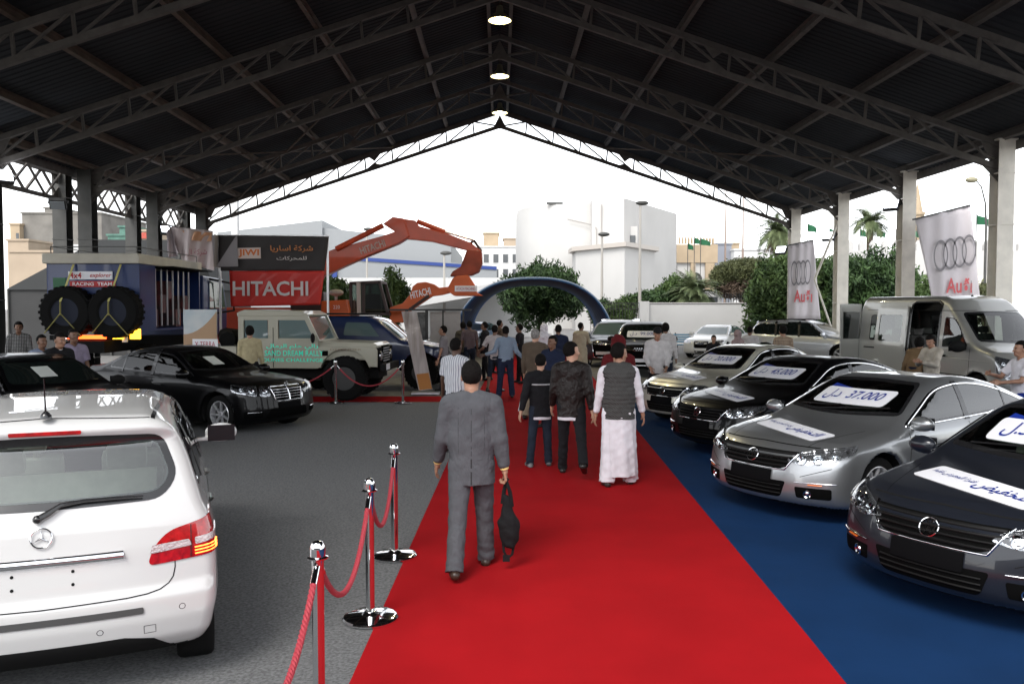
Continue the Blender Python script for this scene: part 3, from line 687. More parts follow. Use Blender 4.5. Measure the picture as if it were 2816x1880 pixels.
def vw_front(c, badge=True, jet=False, price=None, see=True, wsz=None, trimcol=None):
    P = c.paint
    # upper grille, lower intake, side intakes
    zt, zb = (.73, .56)
    c.patch('grille', [(-.50, zt, .03), (.50, zt, .03), (.40, zb, .08), (-.40, zb, .08)], 'front', m_gril, .003, .06)
    for i, z in enumerate(np.linspace(zb + .03, zt - .02, 4)):
        w = .40 + (z - zb) / (zt - zb) * .085; c.line('grille_slat', [(-w, z), (w, z)], 'front', .022, m_chrome if trimcol else m_slat, height=.03, off=.004)
    c.line('grille_trim', [(-.5, zt + .004), (-.395, zb - .008), (.395, zb - .008), (.5, zt + .004)], 'front', .018, m_chrome, height=.018, off=.004)
    c.patch('lower_intake', [(-.42, .44, .03), (.42, .44, .03), (.36, .27, .05), (-.36, .27, .05)], 'front', m_gril, .003, .06)
    for z in (.31, .35, .39): c.line('intake_slat', [(-.37, z), (.37, z)], 'front', .014, m_slat, height=.016, off=.004)
    c.patch('number_plate', [(-.26, .54, .01), (.26, .54, .01), (.26, .41, .01), (-.26, .41, .01)], 'front', m_plate, .024, .08)
    c.lines('panel_gap', [(0, [(-.62, .775), (0, .79), (.62, .775)], .008), (0, [(-.55, .50), (-.80, .60)], .006), (0, [(.55, .5), (.8, .6)], .006)], m_matte, off=.002)
    c.patch('fog_lamp_surround', [(.10, .50, .40, .02), (.3, .80, .40, .02), (.3, .80, .29, .03), (.10, .52, .29, .02)], 22, m_gril, .003, .05, d3=True, both=True)
    c.lampset([(.12, .58, .345, .04), (.12, .68, .345, .04), (.12, .68, .30, .04), (.12, .58, .30, .04)], 22, [(.12, .63, .335, .042)], glass=False, name='fog_lamp', m=m_gril, off=.008)
    c.line('indicator', [(.15, .62, .428), (.22, .74, .430)], 22, .016, m_orange, both=True, d3=True, height=.016)
    c.line('indicator_trim', [(.1, .50, .447), (.3, .84, .45)], 22, .01, m_chrome, both=True, d3=True, height=.018)
    if jet: hp = [(.05, .47, .70, .03), (.15, .62, .76, .08), (.32, .80, .77, .06), (.42, .86, .72, .04), (.3, .80, .64, .06), (.1, .55, .62, .05)]
    else: hp = [(.05, .44, .645, .02), (.08, .52, .70, .05), (.2, .68, .745, .05), (.55, .90, .80, .03), (.50, .90, .74, .04), (.25, .80, .645, .06), (.10, .60, .61, .05)]
    c.lampset(hp, 38, [(.12, .57, .66 if not jet else .695, .05), (.2, .70, .675 if not jet else .70, .055), (.33, .80, .70, .035)])
    c.line('hood_edge', [(.30, .50), (1.0, .66)], 'top', .006, m_matte, both=True, off=.002)
    c.emblem(0, zt - .075, 'front', .068, 'vw')
    # wipers
    for y0 in (-.5, .05): 
        P_, N_, _ = c.project(np.array([[y0 + t * .52, wsz + .015 + .03 * t] for t in np.linspace(0, 1, 6)]), 'front', .03); MB().tube(P_, .008, 5).build('wiper', m_trim, c.root)
def price_stickers(c, wz, txt, half=.44, hood=True, tint=None, hs=.5, hf=True, py=0.0):
    V, T = text_fit('0', 1, 1)
    c.patch('price_sticker', [(py - half, wz - .065, .04), (py + half, wz - .065, .04), (py + half, wz + .085, .04), (py - half, wz + .085, .04)], 'front', m_white, .010, .08)
    c.text(txt, 'price_lettering', py, wz + .01, half * 1.6, .10, 'front', m_navy, off=.016, shear=.15, bold=.008)
    c.patch('sticker_corner', [(py - half + .03, wz + .085), (py - half * .2, wz + .085), (py - half + .05, wz + .12)], 'front', m_navy, .010, .06)
    if hood:
        # sticker on the bonnet, long side across the car
        rt = lambda ds, y: (hs + .14 + ds * .94 - (y - .02) * .30 + .18 * y * y, y + ds * .3)
        q_ = [(-.15, y) for y in np.linspace(-.5, .5, 9)] + [(.15, y) for y in np.linspace(.5, -.5, 9)]; c.patch('bonnet_sticker', [rt(a, b) + ((.04,) if abs(b) > .49 else (0,)) for a, b in q_], 'top', m_white, .006, .07)
        d = c
        def lay(s, cx, cs, w, h, nm, **k):
            V, T = text_fit(s, w, h, **k); W = np.array([rt(cs + a[1], cx + a[0]) for a in V])
            P, N, ok = c.project(W, 'top', .011); return np_mesh(nm, P, T, m_navy, c.root, smooth=False)
        lay(arab('التخفيض'), .22, -.0, .44, .17, 'bonnet_lettering', bold=.012)
        lay(arab('فترة المعرض فقط'), -.24, .02, .42, .085, 'bonnet_lettering', bold=.006)
def vw_sedan(sp, label, pos, head, paintm, h, price, jet=False, see=True, seatm=None, group='cars with price stickers on the blue carpet', trimcol=None, wsb=None):
    c = Car(sp, 'parked_sedan', label, 'car', pos, head, paintm, h, group)
    if jet:
        wz, zt, wb, wt = 1.035, 1.385, .68, .53
        out = [(1.38, .955), (2.1, 1.33, .15), (2.6, 1.385, .3), (3.1, 1.37, .2), (3.65, 1.10, .1), (3.7, 1.0), (2.5, .965)]; pil = [(2.38, .95, 2.42, 1.38, .09), (3.22, .96, 3.25, 1.36, .05)]
    else:
        wz, zt, wb, wt = 1.03, 1.345, .72, .55
        out = [(1.42, .935), (2.15, 1.285, .2), (2.7, 1.345, .4), (3.25, 1.285, .3), (3.80, 1.09, .12), (3.86, 1.03), (2.6, .975)]; pil = [(2.55, .95, 2.60, 1.35, .085), (3.38, .98, 3.42, 1.27, .03)]
    cuts = sides(c, out, pil, see); cuts.append(wind(c, wz, zt, wb, wt, see))
    cuts.append(wind(c, 1.13 if not jet else 1.15, zt - .03, .60, .48, see, fr='rear'))
    c.body(cuts if see else ()); c.wheels(spoke=10 if not jet else 7); c.mirrors(1.52, .86, .93)
    sedan_gaps(c, sp); vw_front(c, jet=jet, wsz=wz, trimcol=trimcol)
    if see: c.seats((2.05, 2.95), m=seatm, dash=(1.52, .98))
    if price: price_stickers(c, wz + .13, price, hood=True, py=.0, half=.46)
    c.patch('taillight', [(4.45, .9, .93, .03), (4.5, .9, .78, .03), (4.75, .55, .8, .03), (4.75, .55, .92, .03)], 145, m_redl, .004, .05, d3=True, both=True)
    return c
p_black = paint('black_car_paint', (.0015, .0015, .002), coat=.35, spec=.15); p_silver = paint('silver_car_paint', (.31, .32, .33), metal=.75, rough=.32)
p_graph = paint('dark_blue_grey_car_paint', (.012, .014, .02), metal=.1, rough=.3, coat=.55, spec=.25); p_beige = paint('pale_beige_car_paint', (.55, .53, .45), metal=.3, rough=.3)
p_white = paint('white_car_paint', (.80, .80, .79))
if DO('vw'):
    vw_sedan(CC, 'silver four door sedan with a 37.000 price sticker on its windscreen', (2.63, 8.65, 0), 180 + 31, p_silver, .024, 'ل.د  37.000')
    vw_sedan(CC, 'nearest black sedan at the right edge, large white sticker across its bonnet', (2.98, 5.72, 0), 180 + 31, p_graph, .022, 'ل.د  43.000', seatm=m_lseat)
    vw_sedan(CC, 'black sedan with a 45.000 price sticker, between the silver and the beige sedan', (2.88, 12.2, 0), 180 + 30, p_black, .035, 'ل.د  45.000')
    vw_sedan(JT, 'pale beige sedan with a 20.000 price sticker on its windscreen', (2.99, 15.4, 0), 180 + 34, p_beige, .035, 'ل.د  20.000', jet=True)
# ---------------- other cars ----------------
HB = dict(L=4.30, H=1.61, wheels=(.81, 3.68), wr=.325, winset=.0, rim=.23, arch=.372, tc=.14, kr=.07, flare=.006, cwb=.06, crown=.045,
    top=[(-.3, .72), (0, .78), (.35, .92), (.85, 1.03), (1.0, 1.07), (1.85, 1.50), (2.3, 1.585), (3.0, 1.61), (3.7, 1.59), (4.05, 1.565), (4.6, 1.50)],
    belt=[(0, .80), (1, .95), (2.5, .98), (3.6, 1.0), (4.3, 1.0)], plan=[(0, .80), (.5, .87), (1.5, .89), (3.4, .895), (3.9, .90), (4.3, .88)],
    nose=[(.1, .2), (.25, .05), (.45, 0), (.6, .02), (.72, .08), (.85, .3)],
    tail=[(.15, .22), (.25, .10), (.33, .03), (.45, 0), (.58, .0), (.62, .035), (.75, .05), (.85, .06), (.98, .085), (1.08, .13), (1.25, .225), (1.42, .325), (1.46, .30), (1.50, .27), (1.55, .30), (1.62, .4)],
    bot=[(0, .19), (1.2, .17), (3.2, .18), (3.9, .22), (4.3, .23)], prof=[(-.8, .12), (-.68, .04), (-.5, .0), (-.3, 0), (-.12, .012), (0, .045), (.04, .07), (.3, .15), (.5, .235), (.62, .36)], sig={'tail': .018})
def hatch():
    m_cg = glass_mat('clear_car_glass', (.8, .88, .84), 1.0); p_white = paint('hatch_white_paint', (.56, .56, .555))
    c = Car(HB, 'parked_hatchback', 'white hatchback seen from behind in the left foreground, short aerial on its roof', 'car', (-2.60 - .34 * 0 + HBX, HBY, 0), 0, p_white, .018)
    a = math.radians(90 + 20.5); c.root.rotation_euler = (0, 0, a); h = np.array([math.cos(a), math.sin(a), 0]); c.root.location = tuple(np.array([HBX, HBY, 0]) + h * c.L)
    win = roundpoly([(-.60, 1.10, .08), (0, 1.085, .3), (.60, 1.10, .08), (.69, 1.22, .12), (.60, 1.455, .07), (0, 1.475, .3), (-.60, 1.455, .07), (-.69, 1.22, .12)], 0)
    inner = shrink(win, .05); ins2 = [(x * .965, z) for x, z in inner]
    c.patch('rear_window_border', win, 'rear', m_trim, .003, .05, holes=(inner,)); c.patch('rear_window', shrink(win, .04), 'rear', glass_mat('rear_glass', (.66, .76, .70), 1.9), .006, .07, thick=.002)
    out = roundpoly([(1.1, 1.02), (1.95, 1.46, .15), (2.6, 1.52, .3), (3.6, 1.48, .2), (3.86, 1.30, .1), (3.90, 1.12, .05), (2.6, 1.035)], .05)
    cuts = sides(c, out, [(2.15, 1.0, 2.3, 1.5, .09), (3.2, 1.05, 3.3, 1.5, .08)], True, chrome=False, mg=m_cg); cuts.append(('rear', shrink(win, .028)))
    cuts.append(wind(c, 1.12, 1.48, .68, .55, True, mg=m_cg))
    c.body(cuts); c.wheels(spoke=7); c.mirrors(1.32, .90, 1.02, big=1.1)
    c.seats((1.9, 2.75), y=.36, z=.5, m=m_lseat, dash=(1.45, 1.0))
    mb = MB(); mb.box((-3.45, 0, .92), (.03, 1.1, .5)); mb.box((-3.8, 0, .92), (.7, 1.15, .02)); mb.build('parcel_shelf', m_lseat, c.root)
    tl = [(4.1, .455, .745, .04), (4.1, .50, .85, .06), (4.08, .58, .925, .06), (3.95, .80, .985, .04), (3.85, .885, .99, .03), (3.8, .895, .90, .03), (3.85, .89, .80, .05), (4.0, .80, .765, .04)]
    c_ = [(-p[0], p[1], p[2]) for p in tl]
    c.lampset([(p[0], p[1], p[2], p[3]) for p in tl], 152, glass=False, name='taillight', m=m_redl, res=.035, off=.006)
    m_tcl = mat('clear_lamp_segment', (.55, .5, .5), .12, metal=.5, coat=1, col2=(.6, .5, .5), vs=60, bump=.5, bs=90)
    for pts in ([(4.1, .49, .855, .01), (4.0, .65, .865, .01), (3.98, .655, .83, .01), (4.1, .475, .81, .01)], [(3.98, .675, .87, .01), (3.85, .88, .89, .01), (3.85, .885, .86, .01), (3.98, .675, .83, .01)]):
        c.patch('clear_segment', pts, 152, m_tcl, .010, .03, d3=True, both=True)
    m_amb = mat('glowing_brake_strip', (.9, .2, .05), .2, emit=(1, .20, .03), es=1.6)
    for z in (.815, .797, .779): c.line('lit_strip', [(3.99, .675, z - .002), (3.9, .82, z + .008)], 152, .011, m_amb, both=True, d3=True, height=.014, off=.008)
    c.line('lamp_split', [(4.02, .665, .765), (4.0, .67, .945)], 152, .008, m_trim, both=True, d3=True, height=.013, off=.008)
    c.lines('panel_gap', [('rear', [(-.665, .76), (-.665, .72), (-.655, .67), (-.63, .635), (-.585, .61), (-.52, .597), (-.42, .59), (0, .583), (.42, .59), (.52, .597), (.585, .61), (.63, .635), (.655, .67), (.665, .72), (.665, .76)], .006), (150, [(-3.6 * 0 + p, q) for p, q in c.to2d([(4.0, .8, .565), (3.7, .9, .60)], 150)], .006)], m_matte, off=.002)
    c.lines('panel_gap', [('side', [(1.5, .3), (1.45, .6), (1.5, 1.0)], .008), ('side', [(2.5, .28), (2.5, 1.03)], .008), ('side', [(3.3, .6), (3.5, .8), (3.55, 1.05)], .008), ('side', [(1.5, .84), (3.9, .93)], .012)], m_matte, both=True, off=.002)
    for s in (2.35, 3.3): c.line('door_handle', [(s - .13, .90), (s + .07, .91)], 'side', .035, c.paint, both=True, height=.035)
    c.line('chrome_strip', [(-.40, .822), (.40, .822)], 'rear', .05, m_chrome, height=.03, off=.004); c.emblem(0, .955, 'rear', .052, 'star')
    c.patch('bumper_trim', [(-.50, .53), (.50, .53), (.50, .495), (-.50, .495)], 'rear', mat('grey_rubber', (.06, .06, .06), .5), .007, .06, r=.01)
    c.patch('third_brake_light', [(-.18, 1.503), (.18, 1.503), (.18, 1.483), (-.18, 1.483)], 'rear', m_redl, .006, .05, r=.008)
    for a_, z in ((-.14, .765), (.15, .765), (-.14, .695), (.15, .695)):
        c.patch('plate_screw_hole', [(a_ + .009 * math.cos(t), z + .009 * math.sin(t)) for t in np.linspace(0, 2 * PI, 9)[:-1]], 'rear', m_matte, .002, .05)
    for a_, z in ((.28, .42), (.70, .50), (-.28, .42), (-.7, .5)):
        c.line('parking_sensor', [(a_ + .016 * math.cos(t), z + .016 * math.sin(t)) for t in np.linspace(0, 2 * PI, 13)[:-1]], 'rear', .003, m_trim, closed=True, off=.001)
    c.line('tow_cover', [(.50, .42), (.56, .42), (.56, .375), (.50, .375)], 'rear', .003, m_trim, closed=True, off=.001)
    c.patch('lower_valance', [(-.55, .335), (-.4, .365), (.4, .365), (.55, .335), (.66, .24), (-.66, .24)], 'rear', m_matte, .006, .05)
    # wiper
    P, N, _ = c.project(np.array([[-.02, 1.045], [.03, 1.07], [.09, 1.105], [.2, 1.118], [.36, 1.118], [.5, 1.115]]), 'rear', .028)
    MB().tube(P, [.018, .017, .012, .010, .008, .005], 7).sphere(tuple(P[0]), .024, 10).build('rear_wiper', m_trim, c.root, smooth=True)
    # aerial, roof seams
    s_ = 3.98; zt = 1.585; MB().lathe([(.032, -.01), (.03, .008), (.018, .022), (.008, .03)], (-s_, .0, zt), 16).tube([(-s_, 0, zt + .02), (-s_ - .045, 0, zt + .22)], [.006, .003], 6).build('roof_aerial', m_trim, c.root, smooth=True)
    for sg in (1, -1): c.line('roof_rail', [(2.0, .555 * sg), (3.0, .575 * sg), (3.93, .55 * sg)], 'top', .022, m_trim, off=.003)
    c.line('spoiler_gap', [(-.56, 1.548), (0, 1.568), (.56, 1.548)], 'rear', .004, m_trim, off=.001)
    return c
HBX, HBY = -2.45, 4.40
EC = dict(CC, L=4.87, H=1.47, wheels=(.85, 3.72), wr=.34, rim=.24, arch=.39,
    top=[(-.3, .80), (0, .84), (.3, .90), (.8, .96), (1.3, 1.0), (1.42, 1.03), (2.15, 1.38), (2.45, 1.455), (2.85, 1.47), (3.2, 1.45), (3.6, 1.36), (4.1, 1.15), (4.3, 1.11), (4.75, 1.08), (5, 1.0)],
    belt=[(0, .80), (.9, .90), (1.5, .94), (3, .97), (4.8, 1.02)], plan=[(0, .84), (.5, .90), (1, .92), (3.7, .92), (4.3, .89), (4.87, .80)], nc=.34, kn=.08,
    nose=[(.1, .22), (.2, .1), (.3, .02), (.42, 0), (.52, .02), (.7, .05), (.8, .09), (.87, .2), (.95, .4)])
def eclass(label, pos, head, pm, h, see, star=True, paper=True, name='parked_sedan', cat='car', lit=False):
    c = Car(EC, name, label, cat, pos, head, pm, h)
    out = [(1.5, .975), (2.2, 1.33, .15), (2.8, 1.40, .35), (3.3, 1.36, .25), (3.82, 1.16, .08), (3.86, 1.06), (2.6, 1.0)]
    cuts = sides(c, out, [(2.6, .97, 2.65, 1.42, .09), (3.45, 1.0, 3.47, 1.35, .035)], see, chrome=False, mg=glass_mat('privacy_glass', (.12, .14, .13), .45)); cuts.append(wind(c, 1.07, 1.395, .72, .56, see)); cuts.append(wind(c, 1.18, 1.40, .6, .5, see, fr='rear'))
    c.body(cuts if see else ()); c.wheels(spoke=7); c.mirrors(1.62, .86, .97, m=(None if see else m_matte)); sedan_gaps(c, EC)
    if see: c.seats((2.1, 3.0), dash=(1.6, 1.0))
    if paper: c.patch('paper_notice', [(-.25, 1.14), (.0, 1.14), (.0, 1.28), (-.25, 1.28)], 'front', mat('paper', (.6, .63, .6), .6), .009, .08)
    c.patch('grille', [(-.36, .81, .03), (.36, .81, .03), (.30, .58, .06), (-.30, .58, .06)], 'front', m_gril, .003, .06)
    for z in (.625, .67, .715, .76): c.line('grille_slat', [(-.32 - (z - .6) * .2, z), (.32 + (z - .6) * .2, z)], 'front', .016, m_chrome, height=.03, off=.004)
    c.line('grille_trim', roundpoly([(-.375, .825), (.375, .825), (.315, .565), (-.315, .565)], .04), 'front', .022, m_chrome, closed=True, height=.03, off=.004)
    c.line('grille_bar', [(0, .57), (0, .82)], 'front', .012, m_chrome, height=.032, off=.004)
    c.patch('lower_intake', [(-.42, .44, .03), (.42, .44, .03), (.5, .28, .04), (-.5, .28, .04)], 'front', m_gril, .003, .06)
    c.patch('number_plate', [(-.26, .54), (.26, .54), (.26, .43), (-.26, .43)], 'front', m_plate, .02, .08)
    c.patch('side_intake', [(.1, .56, .42, .03), (.3, .82, .42, .03), (.3, .82, .31, .03), (.1, .56, .31, .03)], 25, m_gril, .003, .05, d3=True, both=True)
    c.line('running_lights', [(.12, .58, .40), (.26, .78, .40)], 25, .018, m_chrome, both=True, d3=True, height=.014)
    c.lampset([(.05, .42, .80, .03), (.12, .60, .83, .04), (.14, .60, .66, .06), (.05, .42, .655, .05)], 30, [(.1, .51, .735, .05)])
    c.lampset([(.14, .635, .83, .03), (.5, .90, .865, .04), (.48, .90, .75, .05), (.15, .64, .665, .04)], 35, [(.2, .72, .75, .055), (.33, .83, .78, .04)])
    if star:
        P, N = c.at_surface(.10, 0, 'top'); P = P + np.array([0, 0, .0]); mb = MB(); mb.tube([P + np.array([0, .035 * math.cos(t), .06 + .035 * math.sin(t)]) for t in np.linspace(0, 2 * PI, 17)], .004, 5, cap=False)
        mb.cyl(tuple(P), tuple(P + np.array([0, 0, .03])), .005)
        for t in (90, 210, 330): mb.bar(tuple(P + np.array([0, 0, .06])), tuple(P + np.array([0, .035 * math.cos(math.radians(t)), .06 + .035 * math.sin(math.radians(t))])), .006)
        mb.build('bonnet_star', m_chrome, c.root)
    return c
SUV = dict(L=4.9, H=1.72, wheels=(.92, 3.88), wr=.38, rim=.28, arch=.43, nc=.30, tc=.2, kt=.10,
    top=[(-.3, .88), (0, .94), (.3, 1.02), (.8, 1.09), (1.2, 1.12), (1.32, 1.16), (2.05, 1.62), (2.4, 1.70), (3.0, 1.72), (4.0, 1.69), (4.5, 1.62), (5, 1.5)],
    belt=[(0, .9), (1.3, 1.02), (4.9, 1.08)], plan=[(0, .86), (.5, .95), (1.5, .97), (4, .97), (4.9, .86)],
    nose=[(.1, .22), (.25, .1), (.4, .01), (.6, 0), (.8, .03), (.92, .1), (1.02, .3)], tail=[(.2, .15), (.4, .02), (.8, .0), (1.1, .08), (1.4, .3), (1.65, .5)],
    bot=[(0, .26), (1, .24), (4.9, .3)], prof=[(-.9, .12), (-.75, .04), (-.5, 0), (-.2, 0), (0, .05), (.05, .08), (.5, .22), (.7, .36)])
def far_car(sp, label, pos, head, pm, price=None, grp='cars parked beyond the carpet', glass=None, big=False, h=.045, grille=True, rails=False):
    c = Car(sp, 'parked_suv' if sp is SUV else 'parked_sedan', label, 'car', pos, head, pm, h, grp); g = glass or m_dglass
    if sp is SUV:
        wz = (1.17, 1.60, .76, .60); out = [(1.5, 1.08), (2.15, 1.58, .15), (2.8, 1.63, .3), (4.1, 1.60, .15), (4.55, 1.38, .1), (4.4, 1.13)]; pil = [(2.55, 1.05, 2.6, 1.65, .09), (3.5, 1.08, 3.55, 1.65, .09)]; gz = (.62, .95, .42)
        hl = [(.05, .5, .80, .03), (.12, .62, .93, .03), (.5, .95, .98, .03), (.45, .95, .86, .04)]
    else:
        wz = (1.03, 1.36, .70, .55); out = [(1.42, .95), (2.1, 1.30, .15), (2.7, 1.36, .3), (3.25, 1.32, .2), (3.8, 1.10, .1), (3.8, 1.02)]; pil = [(2.5, .95, 2.55, 1.38, .08)]; gz = (.48, .74, .32)
        hl = [(.05, .48, .64, .03), (.12, .58, .75, .03), (.5, .90, .80, .03), (.45, .90, .70, .04)]
    sides(c, out, pil, False, mg=g); wind(c, *wz, False, mg=g); c.body(); c.wheels(spoke=5)
    c.mirrors(1.58, .88 if sp is SUV else .84, wz[0] - .06, big=1.2 if sp is SUV else 1)
    if grille:
        c.patch('grille', [(-gz[2], gz[1], .04), (gz[2], gz[1], .04), (gz[2] * .8, gz[0] - .25, .05), (-gz[2] * .8, gz[0] - .25, .05)], 'front', m_gril, .003, .07)
        c.line('grille_trim', roundpoly([(-gz[2], gz[1]), (gz[2], gz[1]), (gz[2] * .8, gz[0] - .25), (-gz[2] * .8, gz[0] - .25)], .05), 'front', .03, m_chrome, closed=True, height=.02, off=.004)
        c.emblem(0, gz[1] - .09, 'front', .12, 'rings'); c.lampset(hl, 35, glass=False)
        c.patch('number_plate', [(-.26, gz[0] - .03), (.26, gz[0] - .03), (.26, gz[0] - .14), (-.26, gz[0] - .14)], 'front', m_white, .012, .1)
    if price:
        z = wz[0] + .12; c.patch('price_sticker', [(-.5, z - .08, .04), (.5, z - .08, .04), (.5, z + .12, .04), (-.5, z + .12, .04)], 'front', m_white, .008, .1); c.text(price, 'price_lettering', .0, z + .02, .8, .13, 'front', m_navy, off=.014)
    if rails:
        for sg in (1, -1): c.line('roof_rail', [(2.4, .60 * sg), (4.4, .60 * sg)], 'top', .035, m_chrome, height=.05)
    return c
p_lsilver = paint('light_silver_car_paint', (.55, .57, .6), metal=.6, rough=.3)
if DO('hatch'): hatch()
if DO('left'):
    eclass('black luxury sedan facing right with a chrome grille, in front of the beige truck', (-3.72, 14.75, 0), -30, p_black, .032, True)
    eclass('black sedan with a paper in its windscreen, half hidden behind the white hatchback', (-5.45, 12.0, 0), -33, p_black, .045, False, star=False)
if DO('farcars'):
    far_car(SUV, 'black and silver off roader facing the carpet beside a man in a beige tunic', (3.75, 30.2, 0), 250, paint('dark_grey_paint', (.05, .055, .07), metal=.5), rails=True, glass=m_gglass)
    far_car(SUV, 'black off roader with a 99.000 price sticker on its windscreen', (4.35, 26.0, 0), 256, p_black, price='ل.د  99.000')
    far_car(CC, 'white sedan parked beside the blue bench at the white wall', (8.6, 35.5, 0), 238, p_white, glass=m_gglass)
    far_car(SUV, 'silver off roader with dark glass, parked under the big green bush', (14.2, 31.3, 0), -42, p_lsilver, rails=True)
    far_car(CC, 'white car parked behind the iron gate', (10.2, 56, 0), 200, p_white, glass=m_gglass, grille=False, h=.07)
    far_car(CC, 'pale blue car parked beyond the left foot of the blue arch', (-2.2, 43, 0), 250, paint('pale_blue_paint', (.35, .5, .7)), glass=m_gglass, grille=False, h=.07)
# ---------------- people ----------------
SKIN = {'l': (.50, .28, .19), 'm': (.34, .18, .115), 'd': (.085, .042, .026), 'b': (.18, .09, .055)}
m_hair = mat('dark_hair', (.007, .006, .0055), .85, bump=.4, bs=90, spec=.12); m_ghair = mat('grey_hair', (.22, .21, .2), .7, bump=.5, bs=90, var=.4, vs=40)
m_eye = mat('eye_white', (.42, .40, .38), .3); m_iris = mat('iris', (.02, .012, .01), .2); m_lip = mat('lips', (.30, .11, .09), .5)
def skinmat(k): return mat('skin_' + k, SKIN[k], .5, var=.12, vs=20)
def fab(name, col, bump=.15, rough=.9, var=.10, vs=10):
    if name in MATS: return MATS[name]
    return creases(mat(name, col, rough, var=var, vs=vs, spec=.2), .10 if name == 'white_cotton' else .4)
def creases(m, s=.55, sc=7.0):
    nt = m.node_tree; N = nt.nodes; L = nt.links; b = N['Principled BSDF']; tc = N.new('ShaderNodeTexCoord'); mp = N.new('ShaderNodeMapping'); mp.inputs['Scale'].default_value = (1.3, 1.3, .75); mp.inputs['Rotation'].default_value = (0, .5, .3)
    L.new(tc.outputs['Object'], mp.inputs['Vector']); prev = None
    for scale, st, ds, di in ((sc, s, .045, 1.6), (sc * 2.6, s * .6, .02, 1.0), (220, .25, .003, 0)):
        n = N.new('ShaderNodeTexNoise'); n.inputs['Scale'].default_value = scale; n.inputs['Detail'].default_value = 3; n.inputs['Distortion'].default_value = di; L.new(mp.outputs['Vector'], n.inputs['Vector'])
        bp = N.new('ShaderNodeBump'); bp.inputs['Strength'].default_value = st; bp.inputs['Distance'].default_value = ds; L.new(n.outputs['Fac'], bp.inputs['Height'])
        if prev: L.new(prev, bp.inputs['Normal'])
        prev = bp.outputs['Normal']
    L.new(prev, b.inputs['Normal']); return m
def rotz_(a): c, s = math.cos(a), math.sin(a); return np.array([[c, -s, 0], [s, c, 0], [0, 0, 1]])
def rotx_(a): c, s = math.cos(a), math.sin(a); return np.array([[1, 0, 0], [0, c, -s], [0, s, c]])
def roty_(a): c, s = math.cos(a), math.sin(a); return np.array([[c, 0, s], [0, 1, 0], [-s, 0, c]])
def cap(x, y, z, a, b, ra, rb, sx=1.0, sy=1.0):
    ax, ay, az = a; bx, by, bz = b; dx, dy, dz = (bx - ax) / sx, (by - ay) / sy, bz - az; L2 = dx * dx + dy * dy + dz * dz + 1e-12
    px, py, pz = (x - ax) / sx, (y - ay) / sy, z - az; t = np.clip((px * dx + py * dy + pz * dz) / L2, 0, 1)
    return np.sqrt((px - t * dx) ** 2 + (py - t * dy) ** 2 + (pz - t * dz) ** 2) - (ra + t * (rb - ra))
def ell(x, y, z, c, r):
    k = np.sqrt(((x - c[0]) / r[0]) ** 2 + ((y - c[1]) / r[1]) ** 2 + ((z - c[2]) / r[2]) ** 2); return (k - 1) * min(r)
